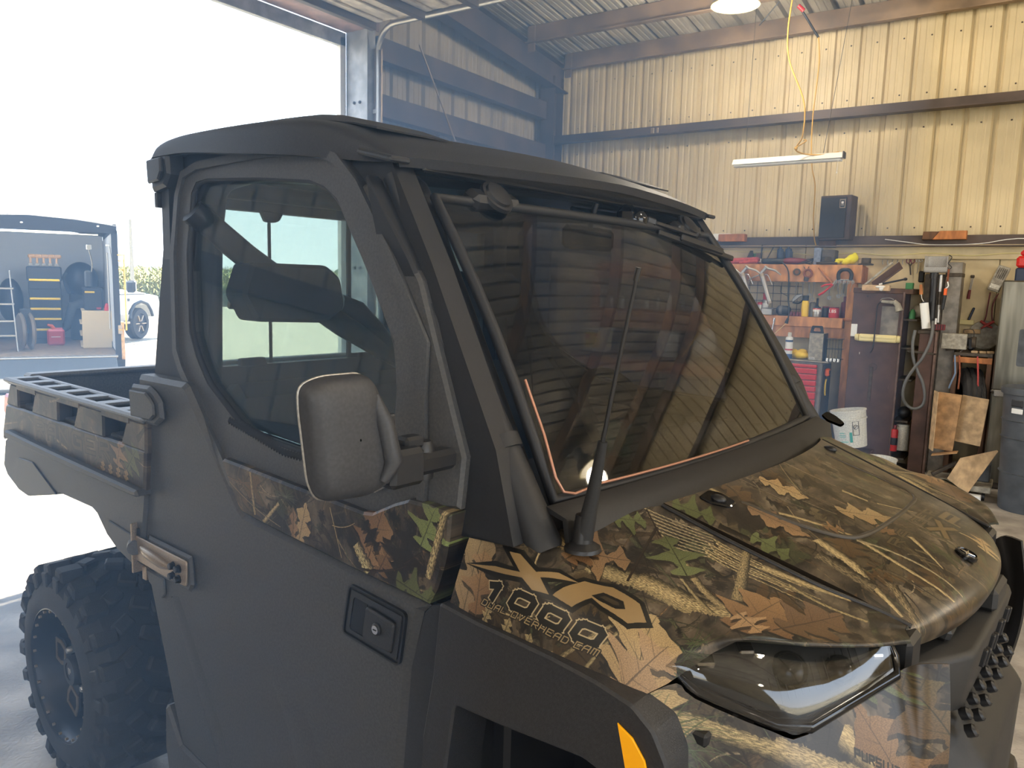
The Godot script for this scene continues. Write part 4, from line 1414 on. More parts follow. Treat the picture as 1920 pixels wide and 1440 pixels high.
	# antenna
	var an := Node3D.new(); an.name = "antenna"; V.add_child(an, true)
	obj("base", MB.new().at(Vector3(1.975, 1.262, .65)).lathe([Vector2(0.033, 0), Vector2(0.031, 0.006), Vector2(0.018, 0.014), Vector2(0.017, 0.03), Vector2(0.013, 0.06), Vector2(0, 0.062)], 14), M.black, an)
	obj("sleeve", MB.new().tube([Vector3(1.978, 1.285, .65), Vector3(1.992, 1.36, .65), Vector3(2.007, 1.45, .65)], [0.016, 0.0115, 0.008], 10), M.rubber, an)
	obj("whip", MB.new().tube([Vector3(2.006, 1.445, .65), Vector3(2.03, 1.58, .65), Vector3(2.055, 1.712, .65)], [0.004, 0.0034, 0.003], 8), M.black, an)
	obj("tip", MB.new().tube([Vector3(2.0545, 1.708, .65), Vector3(2.058, 1.728, .65)], 0.005, 8), M.black, an)
	# sill under the door
	obj("rocker", MB.new().prism(P2([.72, .54, .735, .545, .80, .46, 1.62, .38, 1.62, .28, .74, .30, .715, .42]), 0.60, 0.775, 0.015), M.door, V)
	obj("rocker", MB.new().prism(P2([.72, .54, .735, .545, .80, .46, 1.62, .38, 1.62, .28, .74, .30, .715, .42]), -0.775, -0.60, 0.015), M.door, V)

func details(door: Node3D, V: Node3D) -> void:
	# pressed creases on the lower panel
	var m := MB.new()
	m.smooth().grid([P3([.762, .86, .765, .87, .68, .765, 1.03, .42, .765]), P3([.772, .862, .772, .882, .682, .772, 1.04, .42, .772]), P3([.80, .87, .765, .93, .69, .765, 1.10, .42, .765])], 0.0)
	obj("crease", m, M.door, door)
	var sc := [Vector3(1.235, .79, .7655), Vector3(1.285, .772, .769), Vector3(1.33, .72, .769), Vector3(1.36, .66, .769), Vector3(1.385, .58, .769), Vector3(1.40, .45, .769)]
	var sc2 := [Vector3(1.23, .786, .7655), Vector3(1.262, .75, .7655), Vector3(1.29, .70, .7655), Vector3(1.315, .64, .7655), Vector3(1.335, .57, .7655), Vector3(1.345, .45, .7655)]
	var s3 := []
	for i in 6:
		s3.append(sc[i] + Vector3(0.05, 0.02, -0.0045))
	obj("crease", MB.new().grid([sc2, sc, s3], 0.0, null, true), M.door, door)
	# upper latch cap
	obj("latch_cap", MB.new().prism(P2([.603, 1.408, .70, 1.412, .735, 1.40, .766, 1.378, .772, 1.335, .733, 1.312, .61, 1.308]), 0.765, 0.782, 0.008).prism(P2([.607, 1.395, .70, 1.398, .728, 1.384, .745, 1.37, .748, 1.342, .722, 1.325, .612, 1.322]), 0.782, 0.790, 0.005), M.door, door)
	# hinge: plate, rib, folded flange, four bolts
	var hg := obj("hinge", MB.new().prism(rnd(P2([.600, .992, .754, .991, .884, .991, .878, .923, .759, .919, .592, .922]), 0.01, 3), 0.778, 0.784, 0.002), M.zinc, door)
	obj("backing_pad", MB.new().prism(P2([.66, 1.003, .89, 1.003, .897, .93, .88, .908, .70, .905]), 0.765, 0.778, 0.006), M.door, hg)
	obj("rib", MB.new().tube([Vector3(.635, .965, .784), Vector3(.68, .962, .786), Vector3(.76, .955, .786), Vector3(.80, .953, .783)], [0.006, 0.014, 0.014, 0.006], 10), M.zinc, hg)
	obj("flange", MB.new().box(Vector3(.594, .955, .765), Vector3(.006, .14, .055), 0.002).box(Vector3(.604, .88, .752), Vector3(.02, .04, .03), .004), M.zinc, hg)
	obj("pin", MB.new().at(Vector3(.605, .99, .772)).lathe([Vector2(0.009, 0), Vector2(0.009, 0.02), Vector2(0, 0.024)], 10), M.bolt, hg)
	for q in [[.815, .963], [.845, .963], [.813, .937], [.843, .935]]:
		obj("bolt", MB.new().at(Vector3(q[0], q[1], .784), Basis(Vector3.RIGHT, PI / 2)).lathe([Vector2(0.0115, 0), Vector2(0.0115, 0.003), Vector2(0.009, 0.004), Vector2(0.009, 0.011), Vector2(0.007, 0.013), Vector2(0, 0.013)], 8), M.bolt, hg)
	obj("tab", MB.new().prism(P2([.632, .903, .733, .901, .735, .858, .716, .842, .645, .868]), 0.765, 0.772, 0.003), M.door, hg)
	# paddle handle
	var o := rnd(P2([1.51, 1.108, 1.677, 1.096, 1.659, .986, 1.488, .999]), 0.014, 4)
	var i_ := MB.inset(o, 0.004 * signf(MB.area(o)))
	var hd := obj("handle", MB.new().ring(o, i_, 0.765, 0.772).prism(i_, 0.765, 0.768, 0.001), M.black, door)
	obj("bezel", MB.new().ring(MB.inset(o, 0.010 * signf(MB.area(o))), rnd(P2([1.525, 1.085, 1.650, 1.074, 1.640, 1.005, 1.51, 1.014]), 0.008, 4), 0.766, 0.771), M.plastic, hd)
	obj("recess", MB.new().prism(P2([1.517, 1.087, 1.565, 1.083, 1.553, 1.011, 1.503, 1.015]), 0.7675, 0.7695), M.gloss, hd)
	obj("paddle", MB.new().prism(rnd(P2([1.568, 1.079, 1.651, 1.069, 1.639, 1.008, 1.556, 1.014]), 0.006, 2), 0.768, 0.778, 0.003), M.plastic, hd)
	obj("lock", MB.new().at(Vector3(1.604, 1.046, .777), Basis(Vector3.RIGHT, PI / 2)).lathe([Vector2(0.0125, 0), Vector2(0.012, 0.004), Vector2(0.009, 0.006)], 18).lathe([Vector2(0.009, 0.0055), Vector2(0, 0.0055)], 18), M.black, hd)
	obj("lock_face", MB.new().at(Vector3(1.604, 1.046, .7825), Basis(Vector3.RIGHT, PI / 2)).lathe([Vector2(0.0085, 0), Vector2(0.0085, 0.002), Vector2(0, 0.002)], 18), M.chrome, hd)
	obj("keyhole", MB.new().box(Vector3(1.604, 1.046, .7845), Vector3(.009, .0025, .001)), M.black, hd)
	# ribbed sleeve along the sill of the window
	var sp := []
	var sr := []
	for k in 71:
		var t := k / 70.0
		var p := Vector3(lerpf(1.03, 1.40, t), lerpf(1.366, 1.327, minf(t * 1.6, 1.0)) - 0.002, 0.752)
		sp.append(lean(p))
		sr.append(0.0125 if k % 2 else 0.0095)
	obj("sill_sleeve", MB.new().tube(sp, sr, 8), M.rubber, door)
	# mirror: housing seen from its back, face to the rear
	var mi := Node3D.new(); mi.name = "mirror"; V.add_child(mi, true)
	var mo := rnd(P2([1.064, 1.52, 1.064, 1.552, 1.03, 1.562, .955, 1.562, .938, 1.535, .93, 1.50, .912, 1.478, .905, 1.43, .912, 1.39, .955, 1.377, 1.035, 1.383, 1.05, 1.41]), 0.02, 4)   # z, y
	var rows := []
	var ctr := Vector2(.985, 1.47)
	for k in [[0.0, 1.0], [0.014, 1.0], [0.024, 0.985], [0.036, 0.93], [0.043, 0.8], [0.047, 0.5], [0.048, 0.02]]:
		var l := []
		for p in mo + PackedVector2Array([mo[0]]):
			var q: Vector2 = ctr + (p - ctr) * k[1]
			l.append(Vector3(1.775 + k[0] * 0.8, q.y, q.x))
		rows.append(l)
	obj("housing", MB.new().grid(rows, 0.0, null, MB.area(mo) > 0), M.mirror, mi)
	var rim := []
	for p in mo:
		rim.append(Vector3(1.775, p.y, p.x))
	obj("rim", MB.new().tube(rim, 0.0022, 6, true), M.steel, mi)
	var gl := MB.new().at(Vector3(1.772, 0, 0), Basis(Vector3(0, 0, 1), Vector3(0, 1, 0), Vector3(-1, 0, 0)))
	gl.prism(MB.inset(mo, 0.004 * signf(MB.area(mo))), 0.0, 0.003)
	obj("mirror_glass", gl, M.chrome, mi)
	obj("grip_slot", MB.new().prism(rnd(P2([1.782, 1.497, 1.792, 1.497, 1.794, 1.44, 1.784, 1.44]), 0.004, 2), 0.90, 0.965, 0.002), M.black, mi)
	obj("spine", MB.new().tube([Vector3(1.80, 1.53, .95), Vector3(1.812, 1.49, .94), Vector3(1.815, 1.43, .925), Vector3(1.81, 1.40, .94)], [0.008, 0.014, 0.015, 0.008], 8), M.mirror, mi)
	obj("arm", MB.new().box(Vector3(1.79, 1.412, .89), Vector3(.05, .06, .07), .008).bar(Vector3(1.79, 1.41, .88), Vector3(1.775, 1.405, .765), 0.04, 0.035, 0.008).box(Vector3(1.78, 1.445, .86), Vector3(.03, .02, .04), .005), M.black, mi)
	obj("pivot", MB.new().at(Vector3(1.775, 1.38, .83)).lathe([Vector2(0.0, 0.0), Vector2(0.02, 0), Vector2(0.022, 0.05), Vector2(0.016, 0.062), Vector2(0, 0.064)], 14), M.black, mi)
	obj("bolt", MB.new().at(Vector3(1.80, 1.40, .875), Basis(Vector3.BACK, -PI / 2)).lathe([Vector2(0.006, 0), Vector2(0.006, 0.006), Vector2(0, 0.006)], 6), M.chrome, mi)
	# reflector decal and vent badge under the mirror
	var bd := MB.new()
	bd.prism(P2([1.535, 1.306, 1.545, 1.335, 1.605, 1.345, 1.622, 1.326, 1.575, 1.301]), 0.758, 0.763, 0.002)
	for k in 7:
		bd.box(Vector3(1.555 + k * 0.008, 1.327 + k * 0.001, .764), Vector3(.004, .014, .004), .001)
	obj("vent_badge", bd, M.steel, door)

func front(V: Node3D, fc: Material, hc: Material, nc: Material) -> void:
	var raw := [[1.8, 1.31, 0.705, 1.8, 1.309, 0.71, 1.8, 1.304, 0.715, 1.8, 1.25, 0.745, 1.8, 1.155, 0.785], [1.9, 1.285, 0.675, 1.892, 1.283, 0.694, 1.885, 1.277, 0.712, 1.88, 1.24, 0.75, 1.875, 1.15, 0.787], [1.956, 1.288, 0.58, 1.956, 1.274, 0.642, 1.955, 1.255, 0.705, 1.95, 1.235, 0.752, 1.95, 1.147, 0.787], [2.004, 1.298, 0.434, 2.017, 1.271, 0.562, 2.03, 1.235, 0.69, 2.03, 1.215, 0.748, 2.03, 1.143, 0.785], [2.09, 1.27, 0.425, 2.095, 1.253, 0.548, 2.1, 1.228, 0.672, 2.11, 1.2, 0.735, 2.11, 1.135, 0.775], [2.15, 1.251, 0.417, 2.157, 1.236, 0.531, 2.165, 1.212, 0.645, 2.172, 1.187, 0.710, 2.170, 1.125, 0.757], [2.22, 1.229, 0.405, 2.228, 1.225, 0.502, 2.235, 1.212, 0.6, 2.25, 1.2, 0.655, 2.252, 1.194, 0.656], [2.29, 1.207, 0.392, 2.295, 1.207, 0.468, 2.3, 1.2, 0.545, 2.325, 1.193, 0.585, 2.327, 1.187, 0.586], [2.371, 1.184, 0.363, 2.368, 1.189, 0.416, 2.365, 1.186, 0.47, 2.39, 1.183, 0.5, 2.392, 1.177, 0.501], [2.416, 1.169, 0.359, 2.415, 1.174, 0.372, 2.415, 1.172, 0.385, 2.428, 1.17, 0.41, 2.43, 1.164, 0.411]]
	var net := []
	var uvn := []
	for r in raw:
		var l := P3(r)
		var u := []
		for j in 5:
			u.append(Vector2(l[j].x, l[j].z if j < 3 else u[j - 1].y + l[j].distance_to(l[j - 1])))
		net.append(l)
		uvn.append(u)
	var f := fine(net, 4, 4)
	var fu := fine(uvn, 4, 4)
	for i in fu.size():
		for j in fu[i].size():
			var p: Vector2 = fu[i][j]
			fu[i][j] = Vector2((p.x - 1.78) / 0.68, (p.y - 0.34) / 0.58)
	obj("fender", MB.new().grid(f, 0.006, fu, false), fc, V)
	obj("fender", MB.new().at(Vector3.ZERO, Basis.from_scale(Vector3(1, 1, -1))).grid(f, 0.006, fu, false), fc, V)
	# hood
	var hx := [0.0, 0.08, 0.25, 0.45, 0.65, 0.82, 0.93, 1.0]
	var hz := [0.0, 0.3, 0.55, 0.75, 0.9, 1.0]
	var rows := []
	for t in hx:
		var l := []
		for j in range(11):
			var q: float = -hz[5 - j] if j < 5 else hz[j - 5]
			var x0 := 2.063 - 0.06 * q * q
			var x1 := 2.482 - 0.065 * pow(absf(q), 2.2)
			var x := lerpf(x0, x1, t)
			var zc := lerpf(0.430, 0.354, clampf((x - 2.0) / 0.416, 0, 1))
			var z := q * zc
			var y := hs(x, z) + 0.003
			if t > 0.9:
				y -= 0.02 * (t - 0.9) / 0.1
			# sunk middle panel
			var px := clampf((2.285 - x) / 0.02, 0, 1) * clampf((x - 2.075) / 0.1, 0, 1)
			y -= 0.006 * px * clampf((0.255 - absf(z)) / 0.02, 0, 1)
			l.append(Vector3(x, y, z))
		rows.append(l)
	var lastr := []
	for p in rows[7]:
		lastr.append(p + Vector3(-0.008, -0.03, 0))
	rows.append(lastr)
	var hf := fine(rows, 4, 5)
	var hu := []
	for r in hf:
		var l := []
		for p in r:
			l.append(Vector2((p.x - 1.96) / 0.56, (p.z + 0.48) / 0.96))
		hu.append(l)
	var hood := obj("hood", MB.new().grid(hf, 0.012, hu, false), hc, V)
	obj("cut_line", MB.new().tube(_on_hood([[2.004, .437], [2.09, .428], [2.15, .4195], [2.22, .4075], [2.29, .393], [2.371, .366], [2.418, .358]], -0.002), 0.0045, 6), M.black, hood)
	obj("cut_line", MB.new().tube(_on_hood([[2.004, -.437], [2.09, -.428], [2.15, -.4195], [2.22, -.4075], [2.29, -.393], [2.371, -.366], [2.418, -.358]], -0.002), 0.0045, 6), M.black, hood)
	obj("panel_edge", MB.new().tube(_on_hood([[2.09, .284], [2.193, .249], [2.262, .205], [2.287, .14], [2.297, .02], [2.294, -.13], [2.272, -.262], [2.18, -.268], [2.075, -.24]], -0.004), 0.0055, 6), M.camodark, hood)
	for sd in [1.0, -1.0]:     # latch wells
		var c := Vector3(2.06, hs(2.06, .325) + 0.002, .325 * sd)
		var w := MB.new()
		w.prism(rnd(P2([2.035, -.355, 2.06, -.352, 2.09, -.33, 2.09, -.302, 2.055, -.298, 2.035, -.315]), .008, 3), 0, 0.006, 0.002)
		var stt := SurfaceTool.new()
		stt.append_from(w.mesh(), 0, Transform3D(Basis(Vector3(1, -0.32, 0), Vector3(0, 0.12 * sd, -sd), Vector3(0, 1, 0)), Vector3(0, c.y + 0.32 * 2.06 - 0.001 - 0.12 * 0.325 * -1.0 - 0.0, 0)))
		var lw := obj("latch_well", stt.commit(), M.gloss, hood)
		obj("knob", MB.new().ball(c + Vector3(0.0, 0.002, 0), Vector3(0.018, 0.009, 0.013)), M.black, lw)
	var em := Vector3(2.432, hs(2.432, .008) + 0.004, .008)
	var eb := Basis(Vector3.BACK, -0.33)
	var bdg := obj("badge", MB.new().at(em, eb).lathe([Vector2(0.021, -0.004), Vector2(0.021, 0.003), Vector2(0.018, 0.005), Vector2(0.017, 0.003), Vector2(0, 0.003)], 24), M.gloss, hood)
	var star := PackedVector2Array()
	for k in 8:
		var a := TAU * k / 8.0
		star.append(Vector2(cos(a), sin(a)) * (0.0145 if k % 2 == 0 else 0.004))
	var stm := MB.new().at(em, eb * Basis(Vector3.RIGHT, -PI / 2))
	stm.prism(star, 0.003, 0.0055, 0.001)
	obj("star", stm, M.chrome, bdg)
	# black flare over the front wheel, amber marker on it
	for sd in [1.0, -1.0]:
		var mir := Basis.from_scale(Vector3(1, 1, sd))
		var fl := obj("wheel_flare", MB.new().at(Vector3.ZERO, mir).prism(rnd(P2([1.79, 1.16, 1.875, 1.152, 1.95, 1.149, 2.03, 1.145, 2.11, 1.137, 2.17, 1.125, 2.205, 1.10, 2.228, 1.06, 2.24, 1.0, 2.23, .82, 2.15, .82, 2.135, 1.0, 2.09, 1.01, 1.93, .995, 1.83, .99, 1.81, .86, 1.80, .60, 1.735, .60, 1.752, .9, 1.775, 1.02]), .006, 2), 0.70, 0.80, 0.008), M.plastic, V)
		if sd > 0:
			var sm := MB.new().prism(P2([2.150, 1.092, 2.175, 1.080, 2.196, 1.055, 2.206, 1.02, 2.21, .96, 2.172, .96, 2.166, 1.03]), 0.80, 0.804, 0.001)
			obj("amber_marker", sm, M.amber, fl)
	# inner wheel well
	var iw := MB.new()
	iw.box(Vector3(1.95, .8, .42), Vector3(.5, .5, .02), .004).box(Vector3(1.78, .75, .58), Vector3(.02, .6, .3), .004).box(Vector3(2.0, 1.07, .58), Vector3(.5, .02, .3), .004)
	obj("inner_fender", iw, M.black, V)
	iw = MB.new()
	iw.box(Vector3(1.95, .8, -.42), Vector3(.5, .5, .02), .004).box(Vector3(1.78, .75, -.58), Vector3(.02, .6, .3), .004).box(Vector3(2.0, 1.07, -.58), Vector3(.5, .02, .3), .004)
	obj("inner_fender", iw, M.black, V)
	# headlights
	for sd in [1.0, -1.0]:
		var mir := Basis.from_scale(Vector3(1, 1, sd))
		var top := P3([2.168, 1.160, .716, 2.185, 1.184, .690, 2.208, 1.190, .660, 2.262, 1.190, .604, 2.335, 1.172, .508, 2.398, 1.166, .424])
		var bot := P3([2.172, 1.156, .716, 2.196, 1.142, .712, 2.221, 1.124, .704, 2.313, 1.088, .646, 2.347, 1.080, .604, 2.412, 1.122, .436])
		var hl := Node3D.new(); hl.name = "headlight"; V.add_child(hl, true)
		var rws := []
		for k in 6:
			var t := k / 5.0
			var l := []
			for i in 6:
				var q: Vector3 = bot[i].lerp(top[i], t)
				l.append(q + Vector3(0.006, 0.0, 0.009) + Vector3(0.018, 0.004, 0.012) * sin(PI * t) * sin(PI * clampf(i / 5.0, 0.12, 1)))
			rws.append(l)
		var lf := fine(rws, 4, 2)
		obj("lens", MB.new().at(Vector3.ZERO, mir).grid(lf, 0.004, null, false), M.lens, hl)
		var bk := []
		for r in rws:
			var l := []
			for i in 6:
				l.append(r[i] + Vector3(-0.035, 0.0, -0.03) * (1.0 if i > 0 and i < 5 else 0.5))
			bk.append(l)
		obj("bowl", MB.new().at(Vector3.ZERO, mir).grid(bk, 0.003, null, false), M.bowl, hl)
		# reflector facets
		for q in [[2.21, 1.165, .672, .03], [2.25, 1.175, .62, .025], [2.385, 1.145, .435, .02]]:
			obj("reflector", MB.new().at(Vector3.ZERO, mir).box(Vector3(q[0], q[1], q[2]), Vector3(q[3], .012, q[3] * 1.3), .003, Basis(Vector3.UP, 0.8) * Basis(Vector3.RIGHT, 0.5)), M.chrome, hl)
		obj("projector", MB.new().at(Vector3.ZERO, mir).ball(Vector3(2.30, 1.135, .57), Vector3(.03, .028, .03)).ball(Vector3(2.355, 1.13, .505), Vector3(.024, .022, .024)), M.lensdark, hl)
		var rib := MB.new().at(Vector3.ZERO, mir)
		for k in 14:
			var t := (k + 1) / 18.0
			rib.tube([bot[3].lerp(bot[5], t) + Vector3(-.012, .012, -.01), bot[3].lerp(bot[5], t) + Vector3(-.03, .045, -.02)], 0.0012, 4)
		obj("optic_ribs", rib, M.bowl, hl)
		obj("bezel", MB.new().at(Vector3.ZERO, mir).tube([bot[0], bot[1], bot[2], bot[3], bot[4], bot[5] + Vector3(.004, -.004, 0), bot[5].lerp(top[5], .5) + Vector3(.006, 0, -.004), top[5]], [0.004, 0.006, 0.007, 0.009, 0.011, 0.011, 0.008, 0.006], 8), M.gloss, hl)
		# camouflage panel under the headlight
		var tp := P3([2.165, 1.12, .762, 2.196, 1.136, .722, 2.221, 1.118, .712, 2.313, 1.080, .654, 2.349, 1.070, .610, 2.414, 1.116, .440, 2.445, 1.140, .425, 2.482, 1.142, .395])
		var bt := P3([2.235, .80, .775, 2.25, .80, .77, 2.29, .80, .745, 2.37, .80, .67, 2.41, .80, .61, 2.45, .80, .50, 2.465, .80, .46, 2.475, .80, .43])
		var rw := []
		for k in 7:
			var t := k / 6.0
			var l := []
			for i in 8:
				l.append(bt[i].lerp(tp[i], t) + Vector3(.02, 0, .015) * sin(PI * t))
			rw.append(l)
		var rw2 := fine(rw, 3, 3)
		var ru := []
		for r in rw2:
			var l := []
			for p in r:
				l.append(Vector2((p.z - 0.3) / 0.62, (-p.y + 1.22) / 0.42))
			ru.append(l)
		obj("nose_panel", MB.new().at(Vector3.ZERO, mir).grid(rw2, 0.005, ru, false), nc, V)
	# grille recess, guard, bumper
	var gr := Node3D.new(); gr.name = "grille"; V.add_child(gr, true)
	obj("back_panel", MB.new().box(Vector3(2.37, 1.02, 0), Vector3(.03, .32, .8), .004), M.black, gr)
	for k in 9:
		var z := -0.36 + 0.09 * k
		for j in 2:
			var x := 2.42 - 0.06 * absf(z) + 0.02 * j
			obj("grille_block", MB.new().box(Vector3(x - .01, 1.118 - 0.045 * j, z + 0.03 * j), Vector3(.05, .024, .04), .007, Basis(Vector3.BACK, -0.3)), M.bumper, gr)
	obj("side_cheek", MB.new().box(Vector3(2.405, 1.12, .365), Vector3(.05, .08, .07), .008), M.black, gr)
	obj("side_cheek", MB.new().box(Vector3(2.405, 1.12, -.365), Vector3(.05, .08, .07), .008), M.black, gr)
	var gd := Node3D.new(); gd.name = "bumper"; V.add_child(gd, true)
	# upper guard: top shelf and slotted face, straight in the middle and swept back at the ends
	var gx := func(z: float) -> float: return 2.492 - maxf(0.0, absf(z) - 0.2) * 0.5
	var zs := [0.42, 0.36, 0.3, 0.25, 0.21, 0.19, 0.1, 0.0, -0.1, -0.19, -0.21, -0.25, -0.3, -0.36, -0.42]
	var sets := [[], [], [], [], [], [], [], [], []]
	for z in zs:
		var x: float = gx.call(z)
		sets[0].append(Vector3(x - .014, .985, z))
		sets[1].append(Vector3(x, 1.082, z))
		sets[2].append(Vector3(x - .003, 1.09, z))
		sets[3].append(Vector3(x - .012, 1.094, z))
		sets[4].append(Vector3(x - .10, 1.102, z))
		sets[5].append(Vector3(x + .03, .70, z))
		sets[6].append(Vector3(x + .036, .893, z))
		sets[7].append(Vector3(x + .028, .905, z))
		sets[8].append(Vector3(x - .03, .975, z))
	obj("guard", MB.new().grid([sets[0], sets[1], sets[2], sets[3], sets[4]], 0.008, null, false), M.bumper, gd)
	obj("lower_bumper", MB.new().grid([sets[5], sets[6], sets[7], sets[8]], 0.012, null, false), M.bumper, gd)
	for k in 9:
		var z := 0.1 - 0.042 * k
		obj("slot", MB.new().box(Vector3(gx.call(z) - .004, 1.045 - 0.012 * (k % 2), z), Vector3(.012, .034, .012), .002, Basis(Vector3.BACK, -0.14)), M.black, gd)
	for k in 6:
		var z := 0.3 - 0.11 * k
		obj("block", MB.new().box(Vector3(gx.call(z) - .062, 1.115, z), Vector3(.045, .026, .05), .007, Basis(Vector3.BACK, -0.25)), M.bumper, gd)
	obj("winch_cover", MB.new().box(Vector3(2.455, 1.118, -.06), Vector3(.07, .045, .12), .008), M.bumper, gd)
	for k in 10:
		var z := 0.33 - 0.066 * k
		for j in 2:
			obj("knob", MB.new().at(Vector3(gx.call(z) - .006 + 0.014 * j, 0.978 - 0.016 * j, z + 0.022 * j), Basis(Vector3.BACK, -1.0)).lathe([Vector2(0.0, -0.012), Vector2(0.0115, -0.01), Vector2(0.0115, 0.003), Vector2(0.008, 0.007), Vector2(0, 0.007)], 6), M.black, gd)
	obj("skid_bar", MB.new().tube([Vector3(2.42, .55, .42), Vector3(2.50, .62, .36), Vector3(2.54, .64, 0), Vector3(2.50, .62, -.36), Vector3(2.42, .55, -.42)], 0.025, 10), M.black, gd)
	obj("front_chassis", MB.new().box(Vector3(2.25, .62, 0), Vector3(.5, .4, .6), .02), M.black, V)

func _on_hood(a: Array, up: float) -> Array:
	var pts := []
	for q in a:
		pts.append(Vector3(q[0], hs(q[0], q[1]) + 0.003 + up, q[1]))
	return cr(pts, 4)

func bed(V: Node3D, bc: Material) -> void:
	var B := Node3D.new(); B.name = "cargo_bed"; V.add_child(B, true)
	for sd in [1.0, -1.0]:
		var mir := Basis.from_scale(Vector3(1, 1, sd))
		# camouflaged side with three stake pockets: strips between the pockets
		var m := MB.new().at(Vector3.ZERO, mir)
		m.uvf = uv_xy(-0.5, 0.72, -1.36, -0.94)
		m.prism(P2([-.345, 1.235, -.385, 1.232, -.43, 1.14, -.44, 1.10, -.34, 1.142, .02, 1.135, .66, 1.128, .675, 1.238]), 0.735, 0.782, 0.006)
		for q in [[-.385, -.262], [-.145, .086], [.20, .418], [.525, .680]]:
			m.prism(P2([q[0] + .0, 1.232, q[0] + .045 if q[0] > -.3 else q[0] + .05, 1.312, q[1] - .0, 1.312, q[1] - .004, 1.232]), 0.735, 0.781, 0.006)
		for q in [-.262, .086, .418]:
			m.prism(P2([q - .01, 1.296, q + .17, 1.296, q + .17, 1.318, q - .01, 1.318]), 0.735, 0.783, 0.004)
		obj("bed_side", m, bc, B)
		obj("pocket_floor", MB.new().at(Vector3.ZERO, mir).box(Vector3(-.20, 1.238, .735), Vector3(.13, .02, .05), .003).box(Vector3(.145, 1.236, .735), Vector3(.13, .02, .05), .003).box(Vector3(.475, 1.236, .735), Vector3(.13, .02, .05), .003).box(Vector3(.15, 1.27, .705), Vector3(1.05, .09, .01), .002), M.door, B)
		# rail with oval tie-down slots
		var rail := MB.new().at(Vector3.ZERO, mir)
		rail.box(Vector3(.155, 1.322, .778), Vector3(1.05, .016, .026), .006)
		rail.box(Vector3(.155, 1.324, .69), Vector3(1.05, .012, .02), .004)
		for k in 8:
			rail.box(Vector3(-.34 + k * 0.143, 1.323, .735), Vector3(.058, .012, .10), .004)
		obj("bed_rail", rail, M.railgrey, B)
		var sl := MB.new().at(Vector3.ZERO, mir)
		sl.box(Vector3(.155, 1.312, .735), Vector3(1.03, .008, .09), .002)
		obj("rail_channel", sl, M.black, B)
		# moulded flare below
		var fl := MB.new().at(Vector3.ZERO, mir)
		fl.prism(P2([-.355, 1.142, -.34, 1.15, -.31, 1.150, .02, 1.142, .655, 1.132, .668, 1.118, .65, 1.112, .02, 1.115, -.33, 1.122]), 0.76, 0.805, 0.012)
		fl.prism(P2([-.44, 1.10, -.345, 1.135, .02, 1.128, .655, 1.120, .61, .905, .545, .893, .46, .91, .392, .94, .33, .988, .29, 1.0, .055, .995, -.265, .925, -.33, .93, -.44, .965, -.475, 1.0]), 0.72, 0.775, 0.008)
		obj("bed_flare", fl, M.door, B)
		obj("flare_recess", MB.new().at(Vector3.ZERO, mir).prism(P2([-.30, 1.055, -.17, 1.062, .03, .99, -.22, .935, -.35, .955]), 0.774, 0.779, 0.002), M.plastic, B)
		obj("flare_recess", MB.new().at(Vector3.ZERO, mir).prism(P2([.42, .992, .60, .982, .605, .915, .55, .905, .47, .92, .40, .95]), 0.774, 0.779, 0.002), M.plastic, B)
		obj("tube_end", MB.new().at(Vector3.ZERO, mir).tube([Vector3(.50, .945, .74), Vector3(.61, .96, .79)], 0.02, 10), M.door, B)
		var tl := MB.new().at(Vector3.ZERO, mir)
		tl.prism(P2([-.425, 1.265, -.375, 1.262, -.385, 1.19, -.42, 1.185, -.44, 1.20]), 0.69, 0.775, 0.008)
		tl.prism(P2([-.435, 1.18, -.395, 1.18, -.41, 1.12, -.445, 1.12]), 0.69, 0.772, 0.008)
		obj("tail_light", tl, M.taillight, B)
	obj("tailgate", MB.new().box(Vector3(-.40, 1.16, 0), Vector3(.05, .34, 1.36), .012).box(Vector3(-.395, 1.325, 0), Vector3(.07, .02, 1.42), .008), M.railgrey, B)
	obj("front_panel", MB.new().box(Vector3(.665, 1.15, 0), Vector3(.03, .34, 1.38), .006), M.plastic, B)
	obj("bed_floor", MB.new().box(Vector3(.13, 1.0, 0), Vector3(1.06, .03, 1.4), .004), M.plastic, B)
	obj("inner_side", MB.new().box(Vector3(.13, 1.16, .69), Vector3(1.05, .31, .012), .003), M.plastic, B)
	obj("inner_side", MB.new().box(Vector3(.13, 1.16, -.69), Vector3(1.05, .31, .012), .003), M.plastic, B)
	# strip of the cab between the bed and the door
	obj("cab_rear_panel", MB.new().prism(P2([.60, 1.43, .70, 1.43, .77, 1.2, .77, .6, .66, .75, .60, .90, .605, 1.0, .63, 1.15, .64, 1.27]), 0.68, 0.742, 0.008), M.door, V)
	obj("cab_rear_panel", MB.new().prism(P2([.60, 1.43, .70, 1.43, .77, 1.2, .77, .6, .66, .75, .60, .90, .605, 1.0, .63, 1.15, .64, 1.27]), -0.742, -0.68, 0.008), M.door, V)

